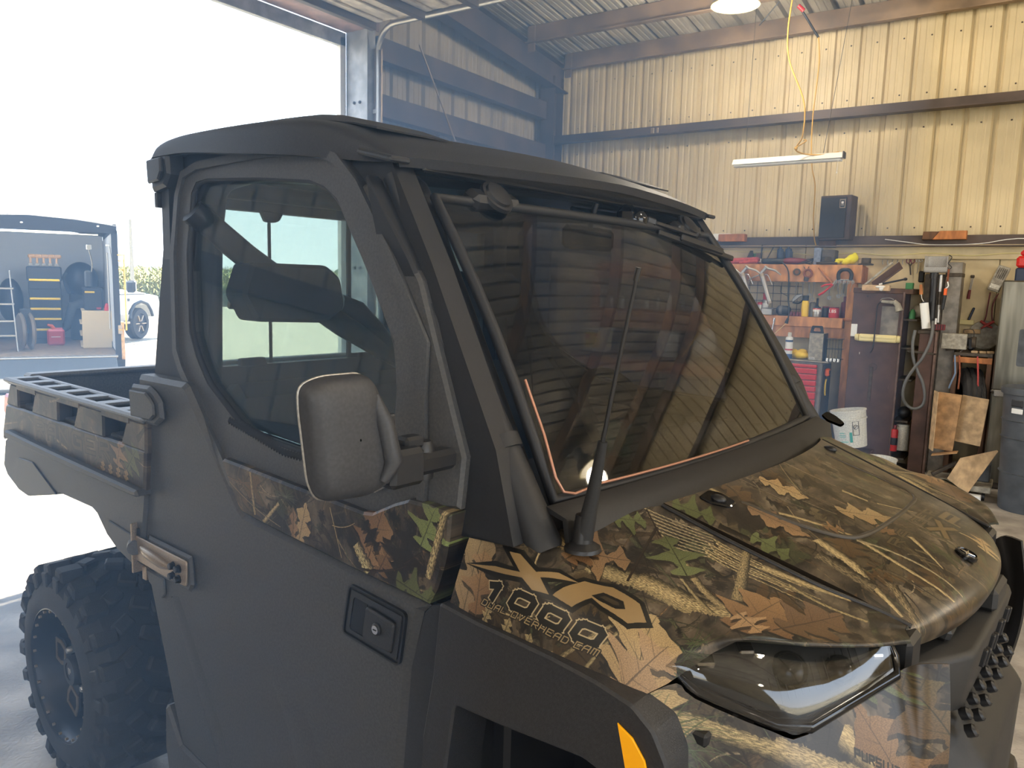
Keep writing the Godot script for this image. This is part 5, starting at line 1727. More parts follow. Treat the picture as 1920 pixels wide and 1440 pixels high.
func make_wheel(inner := false) -> Node3D:   # axis along z, outer face to +z, centre at the origin
	var W := Node3D.new()
	W.name = "wheel"
	var R := 0.345
	var w := 0.145
	var rot := Basis(Vector3.RIGHT, PI / 2)
	var prof := [Vector2(.20, -w + .02), Vector2(.25, -w), Vector2(.30, -w + .004), Vector2(.325, -w + .03), Vector2(R, -w + .055), Vector2(R + .004, 0), Vector2(R, w - .055), Vector2(.325, w - .03), Vector2(.30, w - .006), Vector2(.25, w + .002), Vector2(.226, w - .002), Vector2(.22, w - .02)]
	var ty := MB.new().at(Vector3.ZERO, rot)
	ty.lathe(prof, 56)
	var tyre := obj("tyre", ty, M.tyre, W)
	# tread lugs: one mesh per lug, alternating pattern, plus shoulder lugs
	var lug := MB.new()
	lug.box(Vector3(0, R + .012, 0.036), Vector3(.046, .03, .062), .006, Basis(Vector3.UP, 0.5))
	var lug2 := MB.new()
	lug2.prism(P2([-.03, R - .012, .03, R - .012, .022, R + .026, -.022, R + .026]), w - .085, w - .012, .006)
	lug2.prism(P2([-.016, R - .05, .016, R - .05, .02, R + .0, -.02, R + .0]), w - .035, w - .002, .004)
	var lm := lug.mesh()
	var lm2 := lug2.mesh()
	for k in 22:
		var a := TAU * k / 22.0
		for sd in [1.0, -1.0]:
			for q in 2:
				var o := MeshInstance3D.new()
				o.name = "tread_lug"
				o.mesh = lm if q == 0 else lm2
				o.material_override = M.tyre
				o.transform = Transform3D(Basis(Vector3.BACK, a + (0.0 if sd > 0 else TAU / 44.0) + (0.07 if q == 0 else 0.0)) * Basis.from_scale(Vector3(1, 1, sd)), Vector3.ZERO)
				tyre.add_child(o, true)
	if inner:
		return W
	# rim: deep dish with five split spokes edged in bare metal
	var rim := obj("rim", MB.new().at(Vector3.ZERO, rot).lathe([Vector2(.06, .0), Vector2(.175, -.01), Vector2(.195, .02), Vector2(.205, .10), Vector2(.222, w - .012), Vector2(.228, w - .004), Vector2(.222, w - .002)], 48), M.rimblack, W)
	for k in 5:
		var a := TAU * k / 5.0 + 0.35
		var b := Basis(Vector3.BACK, a)
		var sp := MB.new().at(Vector3.ZERO, b)
		sp.prism(P2([.05, -.04, .11, -.036, .135, -.05, .19, -.044, .19, .044, .135, .05, .11, .036, .05, .04]), .03, .075, .006)
		var spoke := obj("spoke", sp, M.rimblack, rim)
		var ed := MB.new().at(Vector3.ZERO, b)
		ed.ring(P2([.10, -.033, .14, -.045, .186, -.040, .186, .040, .14, .045, .10, .033]), P2([.112, -.022, .143, -.032, .174, -.028, .174, .028, .143, .032, .112, .022]), .074, .078)
		obj("spoke_edge", ed, M.zinc, rim)
		obj("spoke_pocket", MB.new().at(Vector3.ZERO, b).prism(P2([.112, -.022, .143, -.032, .174, -.028, .174, .028, .143, .032, .112, .022]), .073, .0755), M.black, rim)
	for k in 4:
		var a := TAU * k / 4.0 + 0.6
		obj("lug_nut", MB.new().at(Vector3(cos(a) * .072, sin(a) * .072, .07), rot).lathe([Vector2(.013, 0), Vector2(.013, .014), Vector2(.009, .02), Vector2(0, .02)], 6), M.steel, rim)
	for k in 24:
		var a := TAU * k / 24.0
		obj("rim_bolt", MB.new().at(Vector3(cos(a) * .213, sin(a) * .213, w - .014), rot).lathe([Vector2(.005, 0), Vector2(.005, .008), Vector2(0, .009)], 6), M.zinc, rim)
	obj("hub_cap", MB.new().at(Vector3.ZERO, rot).lathe([Vector2(.05, .06), Vector2(.05, .095), Vector2(.046, .104), Vector2(.03, .104), Vector2(.03, .101), Vector2(0, .101)], 28), M.plastic, rim)
	obj("cap_mark", MB.new().box(Vector3(-.006, 0, .1015), Vector3(.008, .022, .002), .0008).box(Vector3(.006, .002, .1015), Vector3(.006, .014, .002), .0008), M.steel, rim)
	return W

func wheels(V: Node3D) -> void:
	var W := make_wheel()
	V.add_child(W, true)
	W.position = Vector3(0, .37, .655)
	W.rotation.z = 0.2
	for q in [[0.0, -1.0], [2.06, 1.0], [2.06, -1.0]]:
		var d := W.duplicate()
		d.name = "wheel"
		V.add_child(d, true)
		d.transform = Transform3D(Basis.from_scale(Vector3(1, 1, 1)) if q[1] > 0 else Basis(Vector3.UP, PI), Vector3(q[0], .37, .655 * q[1]))
	# axles, chassis
	var m := MB.new()
	for x in [0.0, 2.06]:
		m.tube([Vector3(x, .37, -.6), Vector3(x, .37, .6)], .025, 10)
		m.box(Vector3(x, .40, 0), Vector3(.3, .25, .3), .03)
	m.box(Vector3(1.03, .42, 0), Vector3(1.9, .12, .7), .02)
	obj("chassis", m, M.black, V)
	for q in [[0.0, 1.0], [0.0, -1.0], [2.06, 1.0], [2.06, -1.0]]:
		var s := []
		var s0 := Vector3(q[0] + .12, .42, .50 * q[1])
		var s1 := Vector3(q[0] + .04, .95, .38 * q[1])
		for k in 60:
			var t := k / 59.0
			var a := t * TAU * 7.0
			s.append(s0.lerp(s1, t) + Vector3(cos(a), 0, sin(a)) * .035)
		obj("coil_spring", MB.new().tube(s, .006, 5), M.black, V)
		obj("shock", MB.new().tube([s0, s1], .016, 8), M.bolt, V)

func inside(V: Node3D) -> void:
	var D: Material = M.black
	# rear wall with the sliding rear window
	var o := P2([-.68, 1.0, .68, 1.0, .68, 1.97, -.68, 1.97])
	var i_ := P2([-.56, 1.44, .56, 1.44, .56, 1.885, -.56, 1.885])
	var fr := Basis(Vector3(0, 0, 1), Vector3(0, 1, 0), Vector3(-1, 0, 0))
	var rw := Node3D.new(); rw.name = "rear_window"; V.add_child(rw, true)
	obj("frame", MB.new().at(Vector3(.62, 0, 0), fr).ring(o, i_, -.02, .02), M.plastic, rw)
	obj("pane", MB.new().at(Vector3(.62, 0, 0), fr).prism(i_, -.003, .003), M.rearglass, rw)
	obj("slider_frame", MB.new().at(Vector3(.628, 0, 0), fr).ring(rect(-.08, 1.44, .09, 1.885), rect(-.066, 1.455, .076, 1.87), -.004, .004), M.black, rw)
	obj("divider", MB.new().box(Vector3(.612, 1.66, .366), Vector3(.006, .45, .008)), M.black, rw)
	obj("latch", MB.new().prism(rnd(P2([.335, 1.89, .415, 1.89, .405, 1.862, .385, 1.852, .36, 1.852, .345, 1.865]), .006, 2), 0, .012, .003).mesh() if false else _latch([[.415, 1.888], [.34, 1.886], [.355, 1.862], [.37, 1.856], [.40, 1.857]]), D, rw)
	obj("latch", _latch([[.49, 1.462], [.41, 1.463], [.40, 1.436], [.49, 1.438]]), D, rw)
	# bench seat, headrests on a slanting cage bar
	for z in [-.42, .0, .42]:
		var s := Node3D.new(); s.name = "seat"; V.add_child(s, true)
		obj("cushion", MB.new().box(Vector3(1.02, .93, z), Vector3(.46, .14, .40), .04), M.seat, s)
		obj("backrest", MB.new().box(Vector3(.80, 1.17, z), Vector3(.12, .48, .40), .04, Basis(Vector3.BACK, 0.12)), M.seat, s)
	for z in [.41, -.41]:
		var h := rnd(P2([z + .16, 1.61, z + .185, 1.65, z + .155, 1.735, z - .08, 1.735, z - .13, 1.70, z - .145, 1.615, z - .08, 1.572, z + .145, 1.580]), .015, 3)
		obj("headrest", MB.new().at(Vector3(.80, 0, 0), fr).prism(h, -.05, .05, .02), M.seat, V)
	obj("cage_bar", MB.new().tube([Vector3(.76, 1.86, .68), Vector3(.78, 1.75, .54), Vector3(.80, 1.56, .24), Vector3(.80, 1.44, .0), Vector3(.80, 1.42, -.2)], .034, 10), D, V)
	obj("cage_bar", MB.new().tube([Vector3(.78, 1.62, .24), Vector3(.79, 1.60, .18), Vector3(.80, 1.54, .12), Vector3(.80, 1.46, .04)], .035, 10), D, V)
	for sd in [1.0, -1.0]:
		obj("cage_bar", MB.new().tube(cr([Vector3(.72, 1.0, .62 * sd), Vector3(.70, 1.5, .60 * sd), Vector3(.70, 1.85, .585 * sd), Vector3(.78, 1.95, .575 * sd), Vector3(1.2, 1.95, .57 * sd), Vector3(1.45, 1.90, .57 * sd), Vector3(1.58, 1.75, .60 * sd), Vector3(1.86, 1.30, .64 * sd)], 4), .025, 10), D, V)
		obj("grab_handle", MB.new().tube([Vector3(.70, 1.62, .55 * sd), Vector3(.71, 1.615, .50 * sd), Vector3(.71, 1.60, .50 * sd)], .012, 8), M.zinc, V)
	obj("cage_bar", MB.new().tube([Vector3(.71, 1.93, -.58), Vector3(.71, 1.93, .58)], .025, 10), D, V)
	obj("headliner", MB.new().box(Vector3(1.08, 1.945, 0), Vector3(.9, .02, 1.2), .004, Basis(Vector3.BACK, -0.05)), D, V)
	# dash, steering wheel, floor, firewall
	var ds := []
	for q in [[1.52, 1.10], [1.50, 1.20], [1.54, 1.262], [1.70, 1.275], [1.88, 1.30], [1.93, 1.29]]:
		ds.append([Vector3(q[0], q[1], .66), Vector3(q[0] - .02, q[1] + .01, .2), Vector3(q[0] - .02, q[1] + .01, -.2), Vector3(q[0], q[1], -.66)])
	obj("dashboard", MB.new().grid(fine(ds, 3, 2), 0.01, null, true), D, V)
	var st := Node3D.new(); st.name = "steering_wheel"; V.add_child(st, true)
	var ringp := []
	var bs := Basis(Vector3.BACK, 0.55)
	for k in 24:
		var a := TAU * k / 24.0
		ringp.append(Vector3(1.40, 1.28, -.38) + bs * Vector3(0, cos(a), sin(a)) * .17)
	obj("rim", MB.new().tube(ringp, .016, 8, true), D, st)
	obj("spokes", MB.new().bar(ringp[6], ringp[18], .03, .015, .004).bar(ringp[12], Vector3(1.40, 1.28, -.38), .03, .015, .004).tube([Vector3(1.40, 1.28, -.38), Vector3(1.58, 1.18, -.38)], .03, 8), D, st)
	obj("floor_pan", MB.new().box(Vector3(1.2, .50, 0), Vector3(1.2, .04, 1.3), .01).box(Vector3(1.80, .85, 0), Vector3(.05, .8, 1.3), .01).box(Vector3(.70, .8, 0), Vector3(.05, .6, 1.3), .01), D, V)
	obj("rear_view_mirror", MB.new().box(Vector3(1.50, 1.82, -.02), Vector3(.03, .06, .22), .012).tube([Vector3(1.50, 1.84, -.02), Vector3(1.52, 1.91, -.02)], .008, 6), D, V)
	obj("sun_visor", MB.new().box(Vector3(1.44, 1.885, -.3), Vector3(.14, .012, .4), .004, Basis(Vector3.BACK, -0.4)), M.plastic, V)

func _latch(a: Array) -> ArrayMesh:
	var p := PackedVector2Array()
	for q in a:
		p.append(Vector2(q[0], q[1]))
	return MB.new().at(Vector3(.645, 0, 0), Basis(Vector3(0, 0, 1), Vector3(0, 1, 0), Vector3(-1, 0, 0))).prism(rnd(p, .006, 2), -.01, .01, .003).mesh()

# ------------------------------------------------------------------ things in the shop
func can(called: String, label: String, cat: String, pos: Vector3, r: float, h: float, body: Material, capm: Material, cap_r := 0.7, cap_h := 0.2, group := "", tilt := 0.0) -> Node3D:
	var t := thing(called, label, cat, pos, 0.0, group)
	t.rotation.z = tilt
	var b := h * (1.0 - cap_h)
	obj("body", MB.new().lathe([Vector2(0, 0), Vector2(r * .94, 0), Vector2(r, .006), Vector2(r, b * .9), Vector2(r * .9, b * .97), Vector2(r * cap_r, b), Vector2(0, b)], 20), body, t)
	obj("cap", MB.new().lathe([Vector2(r * cap_r * .96, b - .002), Vector2(r * cap_r * .96, h - .004), Vector2(r * cap_r * .8, h), Vector2(0, h)], 16), capm, t)
	return t

func label_band(t: Node3D, r: float, y0: float, y1: float, m: Material) -> void:
	obj("paper_label", MB.new().lathe([Vector2(r + .0004, y0), Vector2(r + .0012, y0 + .001), Vector2(r + .0012, y1 - .001), Vector2(r + .0004, y1)], 20), m, t)

func tool_handle(pts: Array, r, m: Material, called: String, t: Node3D) -> void:
	obj(called, MB.new().tube(pts, r, 8), m, t)

func build_shop() -> void:
	bench()
	shelf_things()
	hung_tools()
	cabinet_row()
	wall_things()
	side_shelf()
	loose_things()

func bench() -> void:
	var T := thing("workbench_rack", "orange-brown lumber rack and workbench along the back wall", "workbench", Vector3(0, 0, 0))
	var nm := 0
	obj("top_board", MB.new().box(Vector3(-2.9, 1.872, -8.2), Vector3(2.92, .175, .04), .004), M.lumber, T)
	obj("deck_board", MB.new().box(Vector3(-2.95, 1.945, -8.35), Vector3(2.98, .03, .3), .004), M.lumber2, T)
	obj("end_board", MB.new().box(Vector3(-1.455, 1.86, -8.36), Vector3(.035, .17, .28), .004), M.lumber2, T)
	obj("shelf_lip", MB.new().box(Vector3(-3.0, 1.382, -8.2), Vector3(2.84, .10, .038), .004), M.lumber, T)
	obj("shelf_board", MB.new().box(Vector3(-2.95, 1.42, -8.36), Vector3(2.94, .025, .30), .004), M.lumber2, T)
	obj("apron_board", MB.new().box(Vector3(-2.95, 1.275, -8.24), Vector3(2.90, .115, .03), .004), M.lumber, T)
	for x in [-1.525, -2.95, -4.38]:
		obj("post", MB.new().box(Vector3(x, .93, -8.245), Vector3(.09, 1.86, .05), .004), M.lumber, T)
	obj("counter", MB.new().box(Vector3(-3.46, .915, -8.12), Vector3(1.92, .045, .72), .005), M.darkwood, T)
	obj("counter_lip", MB.new().box(Vector3(-3.46, .84, -7.78), Vector3(1.92, .14, .035), .004), M.lumber2, T)
	for x in [-4.3, -3.4, -2.56]:
		obj("leg", MB.new().box(Vector3(x, .45, -7.82), Vector3(.09, .89, .09), .004), M.darkwood, T)
	obj("low_shelf", MB.new().box(Vector3(-3.46, .42, -8.12), Vector3(1.86, .03, .7), .004), M.darkwood, T)
	obj("back_panel", MB.new().box(Vector3(-3.46, 1.1, -8.475), Vector3(1.92, .34, .02), .003), M.darkwood, T)
	# tool chest
	var C := thing("tool_chest", "red roller tool chest with bare grey steel frame and many shallow drawers", "tool chest", Vector3(-2.07, 0, -8.2))
	obj("cabinet", MB.new().box(Vector3(0, .53, .05), Vector3(.76, .94, .38), .008), M.greysteel, C)
	obj("side_panel", MB.new().box(Vector3(.385, .52, .05), Vector3(.008, .9, .36), .002), M.oldiron, C)
	obj("top", MB.new().box(Vector3(.02, 1.003, .04), Vector3(.83, .016, .46), .005), M.greysteel, C)
	var ys := [.975, .936, .876, .815, .757, .70, .625, .54, .44, .33, .20]
	for i in 10:
		var y0: float = ys[i + 1] + .005
		var y1: float = ys[i] - .003
		var d := obj("drawer", MB.new().box(Vector3(-.015, (y0 + y1) / 2, .252), Vector3(.70, y1 - y0, .04), .006), M.red, C)
		obj("handle", MB.new().box(Vector3(.02, (y0 + y1) / 2 + .005, .278), Vector3(.12, .022, .016), .005).box(Vector3(-.06, (y0 + y1) / 2 + .005, .274), Vector3(.04, .03, .01), .004), M.chrome if i < 5 else M.red, d)
	obj("lock", MB.new().at(Vector3(.05, .992, .262), Basis(Vector3.RIGHT, PI / 2)).lathe([Vector2(.016, 0), Vector2(.014, .008), Vector2(0, .008)], 16), M.chrome, C)
	for q in [[-.33, .2], [.33, .2], [-.33, -.1], [.33, -.1]]:
		obj("caster", MB.new().at(Vector3(q[0], .045, q[1]), Basis(Vector3.BACK, PI / 2)).lathe([Vector2(0, -.015), Vector2(.045, -.015), Vector2(.045, .015), Vector2(0, .015)], 16), M.black, C)
	var tm := thing("tape_measure", "orange tape measure hooked on the dark side of the tool chest", "tape measure", Vector3(-1.655, .90, -8.05))
	obj("case", MB.new().box(Vector3(.0, 0, 0), Vector3(.04, .075, .085), .012), M.orange, tm)
	obj("face", MB.new().box(Vector3(.021, 0, 0), Vector3(.004, .04, .05), .002), M.black, tm)
	var sq := thing("tin_snips", "yellow-handled snips hanging below the orange tape measure", "snips", Vector3(-1.662, .76, -8.05))
	obj("grip", MB.new().tube(cr([Vector3(0, .07, .0), Vector3(.0, .02, .035), Vector3(0, -.05, .03), Vector3(0, -.09, .005)], 4), .008, 8), M.yellow, sq)
	obj("grip", MB.new().tube(cr([Vector3(0, .07, .0), Vector3(.0, .02, -.035), Vector3(0, -.05, -.03), Vector3(0, -.09, -.005)], 4), .008, 8), M.black, sq)
	obj("blades", MB.new().bar(Vector3(0, .06, 0), Vector3(0, .12, 0), .02, .008, .002), M.oldiron, sq)

func shelf_things() -> void:
	# on the tool chest top (y 1.011)
	var y := 1.012
	var sb := can("spray_bottle", "yellow bottle with a long chrome pump standing on the tool chest", "bottle", Vector3(-2.24, y, -8.05), .036, .19, M.yellow, M.white, .4, .25)
	obj("pump", MB.new().tube([Vector3(0, .17, 0), Vector3(.03, .37, 0)], .009, 8).tube([Vector3(.028, .36, 0), Vector3(.032, .40, 0)], .014, 8), M.chrome, sb)
	var b2 := can("spray_can", "white and blue spray can standing upright in the middle of the tool chest", "spray can", Vector3(-2.03, y, -7.99), .036, .265, M.white, M.whitep, .55, .16)
	label_band(b2, .036, .002, .05, M.blue)
	label_band(b2, .036, .17, .19, M.blue)
	label_band(b2, .036, .085, .10, M.redp)
	var rg := thing("work_gloves", "crumpled yellow work gloves on the tool chest behind the spray can", "gloves", Vector3(-1.94, y, -8.08))
	var gm := MB.new()
	for q in [[0, .04, 0, .085, .045, .06], [.05, .035, .02, .05, .03, .045], [-.06, .05, 0, .05, .05, .04], [.02, .07, -.02, .05, .03, .05]]:
		gm.ball(Vector3(q[0], q[1], q[2]), Vector3(q[3], q[4], q[5]), 12, 8)
	obj("glove", gm, M.yellow, rg)
	var wr := thing("paper_cup", "white paper tub lying on its side on the tool chest", "tub", Vector3(-2.14, y + .055, -8.0))
	obj("tub", MB.new().at(Vector3(-.03, 0, 0), Basis(Vector3.BACK, 1.3) * Basis(Vector3.RIGHT, .6)).lathe([Vector2(0, -.05), Vector2(.04, -.05), Vector2(.052, .05), Vector2(.056, .053), Vector2(.05, .056), Vector2(.045, -.04), Vector2(0, -.045)], 20), M.white, wr)
	var rr := tag(obj("red_rag", MB.new().at(Vector3(-2.15, y, -7.95)).ball(Vector3(0, .014, 0), Vector3(.06, .012, .04), 12, 6).ball(Vector3(.05, .012, .01), Vector3(.03, .012, .03), 10, 6), M.redp), "small red rag at the front edge of the tool chest", "rag")
	var bx := thing("battery_box", "tall dusty grey carton with a black open handle top on the tool chest", "box", Vector3(-1.75, y, -8.06))
	obj("carton", MB.new().box(Vector3(-.02, .135, 0), Vector3(.135, .27, .16), .004), M.grey2, bx)
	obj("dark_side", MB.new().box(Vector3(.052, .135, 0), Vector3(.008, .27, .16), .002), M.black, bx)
	var hp := MB.new().at(Vector3(-.02, .27, .07))
	hp.ring(rnd(P2([-.067, 0, .067, 0, .05, .075, -.05, .075]), .01, 3), rnd(P2([-.035, .02, .035, .02, .025, .055, -.025, .055]), .01, 3), -.003, .003)
	obj("handle_flap", hp, M.black, bx)
	obj("barcode", MB.new().box(Vector3(-.05, .02, .081), Vector3(.05, .022, .001)), M.white, bx)
	for k in 9:
		obj("barcode_bar", MB.new().box(Vector3(-.07 + k * .005, .02, .0818), Vector3(.002 + .001 * (k % 2), .018, .0006)), M.black, bx)
	var wbk := thing("wire_basket", "black wire basket on the tool chest beside the dusty carton", "basket", Vector3(-1.61, y, -8.1))
	for q in [.02, .12, .22]:
		obj("hoop", MB.new().tube([Vector3(-.07, q, -.06), Vector3(.07, q, -.06), Vector3(.07, q, .07), Vector3(-.07, q, .07)], .0028, 6, true), M.black, wbk)
	for k in 6:
		obj("wire", MB.new().tube([Vector3(-.07 + k * .028, .0, .07), Vector3(-.07 + k * .028, .23, .07)], .002, 5), M.black, wbk)
	for k in 4:
		tag(obj("socket", MB.new().at(Vector3(-1.66 + k * .035, y + .001, -8.0)).lathe([Vector2(0, 0), Vector2(.014, 0), Vector2(.014, .032), Vector2(.009, .032), Vector2(.009, .01), Vector2(0, .01)], 14), M.chrome), "%s chrome socket in the row before the wire basket, counted from the carton" % ["first", "second", "third", "fourth"][k], "socket", "sockets before the wire basket")
	# on the lower shelf (y 1.433)
	y = 1.434
	var z := -8.3
	can("oil_bottle", "small brown bottle with red cap, leftmost on the lower shelf", "bottle", Vector3(-2.585, y, z), .03, .14, M.darkwood, M.redp, .8, .3)
	can("spray_can", "pinkish red spray can between the two grease guns on the lower shelf", "spray can", Vector3(-2.495, y, z + .03), .034, .145, M.pinkred, M.zinc, .5, .14)
	var s3 := can("spray_can", "red and silver spray can behind the second grease gun", "spray can", Vector3(-2.395, y, z - .03), .033, .225, M.steel, M.redp, .8, .3)
	label_band(s3, .033, .06, .12, M.white)
	can("oil_bottle", "dark red tin left of the second grease gun on the lower shelf", "tin", Vector3(-2.44, y, z), .028, .13, M.steel, M.redp, .9, .2)
	var tin := thing("square_tin", "square bare metal tin under the second grease gun", "tin", Vector3(-2.34, y, z + .05))
	obj("tin", MB.new().box(Vector3(0, .034, 0), Vector3(.11, .068, .09), .005).box(Vector3(0, .07, 0), Vector3(.09, .01, .07), .004), M.steel, tin)
	var mt := thing("small_motor", "small black electric motor with grey band on the lower shelf", "motor", Vector3(-2.19, y + .052, z))
	obj("case", MB.new().at(Vector3.ZERO, Basis(Vector3.BACK, PI / 2)).lathe([Vector2(0, -.07), Vector2(.03, -.07), Vector2(.048, -.05), Vector2(.05, .05), Vector2(.03, .07), Vector2(0, .07)], 20), M.black, mt)
	obj("band", MB.new().at(Vector3(-.02, 0, 0), Basis(Vector3.BACK, PI / 2)).lathe([Vector2(.0505, -.014), Vector2(.052, -.014), Vector2(.052, .014), Vector2(.0505, .014)], 20), M.grey, mt)
	obj("foot", MB.new().box(Vector3(0, -.046, 0), Vector3(.1, .012, .08), .003), M.black, mt)
	for k in 4:
		tag(obj("bulb_socket", MB.new().at(Vector3(-2.10 + k * .032, y, z + .04 + .01 * (k % 2))).lathe([Vector2(0, 0), Vector2(.014, 0), Vector2(.016, .02), Vector2(.01, .035), Vector2(.012, .045), Vector2(0, .048)], 12), M.maroon), "%s small dark red fitting between the motor and the yellow can" % ["first", "second", "third", "last"][k], "fitting", "dark red fittings on the lower shelf")
	can("spray_can", "bright yellow spray can with a black cap on the lower shelf", "spray can", Vector3(-1.965, y, z + .04), .035, .215, M.yellow, M.black, .86, .25)
	tag(obj("grey_canister", MB.new().at(Vector3(-1.90, y, z)).lathe([Vector2(0, 0), Vector2(.03, 0), Vector2(.03, .14), Vector2(.02, .15), Vector2(0, .15)], 16), M.grey), "grey canister just right of the yellow spray can", "canister")
	var p1 := can("paint_can", "black and silver round tin left of the red tin on the lower shelf", "tin", Vector3(-1.845, y, z + .05), .04, .105, M.steel, M.black, .95, .12)
	label_band(p1, .04, .055, .078, M.white)
	label_band(p1, .04, .078, .088, M.redp)
	can("paint_can", "squat black tin between the silver tin and the red tin", "tin", Vector3(-1.77, y, z), .038, .11, M.black, M.maroon, .95, .12)
	var p3 := can("paint_can", "red round tin with white letters on the lower shelf", "tin", Vector3(-1.68, y, z + .05), .05, .108, M.red, M.maroon, .96, .1)
	var tl := MeshInstance3D.new()
	tl.name = "lettering"
	tl.mesh = text_mesh("LBS", .042, .002)
	tl.material_override = M.white
	p3.add_child(tl)
	tl.position = Vector3(-.005, .066, .0505)
	can("oil_bottle", "purple-brown bottle in the corner by the right post of the rack", "bottle", Vector3(-1.60, y, z - .05), .04, .215, M.maroon, M.maroon, .5, .25)
	can("pump_bottle", "small dark pump standing behind the black and silver tin", "bottle", Vector3(-1.87, y, z - .06), .02, .19, M.black, M.black, .6, .4)
	for k in 9:       # row seen through the windscreen
		var x := -4.2 + k * .15
		can("bottle", "%s pale bottle from the left on the lower shelf, seen through the windscreen" % ["first", "second", "third", "fourth", "fifth", "sixth", "seventh", "eighth", "ninth"][k], "bottle", Vector3(x, y, z + .02 * (k % 3)), .034, .16 + .03 * (k % 3), M.whitep if k % 2 else M.steel, M.grey, .5, .2, "bottles behind the vehicle")
	# on top of the rack (y 1.961)
	y = 1.961
	z = -8.35
	var fn := thing("chisel_plate", "rusty flared iron wedge standing at the left end of the rack top", "wedge", Vector3(-2.608, y + .06, -8.42))
	obj("wedge", MB.new().prism(P2([-.045, .0, .035, .0, .018, .09, -.008, .09]), -.012, .012, .003), M.oldiron, fn)
	obj("block", MB.new().box(Vector3(.02, -.035, .0), Vector3(.16, .05, .07), .004), M.lumber2, fn)
	var hd := thing("strap_iron", "bent flat iron strap leaning on the wall above the rack", "strap", Vector3(-2.50, y, -8.44))
	obj("strap", MB.new().bar(Vector3(0, .06, 0), Vector3(-.005, .215, -.02), .036, .006, .001).bar(Vector3(-.005, .21, -.02), Vector3(.03, .213, -.02), .03, .006, .001), M.oldiron, hd)
	tag(obj("moss_tin", MB.new().at(Vector3(-2.545, y + .07, -8.40)).lathe([Vector2(0, 0), Vector2(.022, 0), Vector2(.03, .045), Vector2(.026, .047), Vector2(.02, .02), Vector2(0, .02)], 14), M.green), "little green tin beside the iron wedge", "tin")
	var fb := thing("wooden_wedge", "split wooden wedges heaped at the left of the rack top", "wood scrap", Vector3(-2.50, y, -8.3))
	obj("piece", MB.new().prism(P2([-.09, .02, .05, .02, -.02, .07]), -.03, .03, .003), M.lumber2, fb)
	obj("piece", MB.new().box(Vector3(.0, .07, -.02), Vector3(.04, .09, .03), .004), M.darkwood, fb)
	tag(obj("iron_rod", MB.new().tube([Vector3(-2.43, y + .03, -8.36), Vector3(-2.36, y + .2, -8.40)], .006, 8), M.oldiron), "thin iron rod leaning behind the red tool bag", "rod")
	for k in 2:
		var bt := can("oil_bottle", ["blue-black oil bottle, left of the pair on the rack top", "blue-black oil bottle, right of the pair on the rack top"][k], "bottle", Vector3(-2.285 + k * .085, y + .03, -8.37), .032, .165, M.navy, M.navy, .42, .16, "oil bottles on the rack top")
		obj("shoulder", MB.new().box(Vector3(.02, .055, 0), Vector3(.045, .11, .05), .008), M.navy, bt)
	var bag := thing("tool_bag", "flattened red canvas tool bag lying along the rack top", "bag", Vector3(-2.55, y, -8.27))
	obj("flap", MB.new().box(Vector3(-.1, .035, 0), Vector3(.36, .06, .12), .02, Basis(Vector3.BACK, .06)).box(Vector3(-.02, .02, .05), Vector3(.2, .03, .05), .01, Basis(Vector3.BACK, .1)), M.redfade, bag)
	obj("roll", MB.new().at(Vector3(.22, .032, .0), Basis(Vector3.BACK, -PI / 2)).lathe([Vector2(0, -.1), Vector2(.028, -.1), Vector2(.032, .0), Vector2(.03, .12), Vector2(0, .12)], 16), M.black, bag)
	obj("buckle", MB.new().at(Vector3(.11, .032, 0.005), Basis(Vector3.BACK, PI / 2)).lathe([Vector2(.014, 0), Vector2(.026, 0), Vector2(.026, .012), Vector2(.014, .012)], 18), M.steel, bag)
	obj("cloth", MB.new().ball(Vector3(.42, .035, -.02), Vector3(.16, .035, .06), 14, 8), M.maroon, bag)
	var cl := thing("wire_coil", "tangle of dark wire on the rack top by the blue box", "wire", Vector3(-2.02, y, -8.3))
	for k in 3:
		var lp := []
		for i in 20:
			var a := TAU * i / 20.0
			lp.append(Vector3(cos(a) * (.08 + .012 * k), .03 + .025 * sin(a * 2.0 + k) + .008 * k, sin(a) * .05))
		obj("loop", MB.new().tube(lp, .004, 6, true), M.black, cl)
	var bb := thing("parts_box", "blue-fronted cardboard parts box on the rack top", "box", Vector3(-1.82, y, -8.38))
	obj("front", MB.new().box(Vector3(-.07, .085, .05), Vector3(.07, .17, .1), .003), M.bluebox, bb)
	obj("side", MB.new().box(Vector3(.03, .075, .0), Vector3(.13, .15, .16), .004), M.grey3, bb)
	var br := thing("brake_rotor", "old rusty brake hub and rotor on the rack top", "brake rotor", Vector3(-1.79, y, -8.26))
	obj("disc", MB.new().lathe([Vector2(0, 0), Vector2(.09, 0), Vector2(.1, .012), Vector2(.1, .024), Vector2(.06, .03), Vector2(.045, .035), Vector2(.04, .075), Vector2(.025, .08), Vector2(0, .08)], 28), M.oldiron, br)
	var yr := thing("yellow_rag", "bright yellow plastic rag bunched on the rack top", "rag", Vector3(-1.60, y, -8.3))
	var ym := MB.new()
	for q in [[.04, .06, 0, .06, .05, .05, .4], [-.05, .045, .01, .07, .02, .04, -.1], [.0, .04, .02, .06, .035, .04, .5], [.06, .09, -.01, .025, .035, .03, .2], [-.09, .03, .02, .03, .02, .03, 0]]:
		ym.x = Transform3D(Basis(Vector3.BACK, q[6]), Vector3(q[0], q[1], q[2]))
		ym.ball(Vector3.ZERO, Vector3(q[3], q[4], q[5]), 9, 6)
	obj("cloth", ym, M.yellowrag, yr)
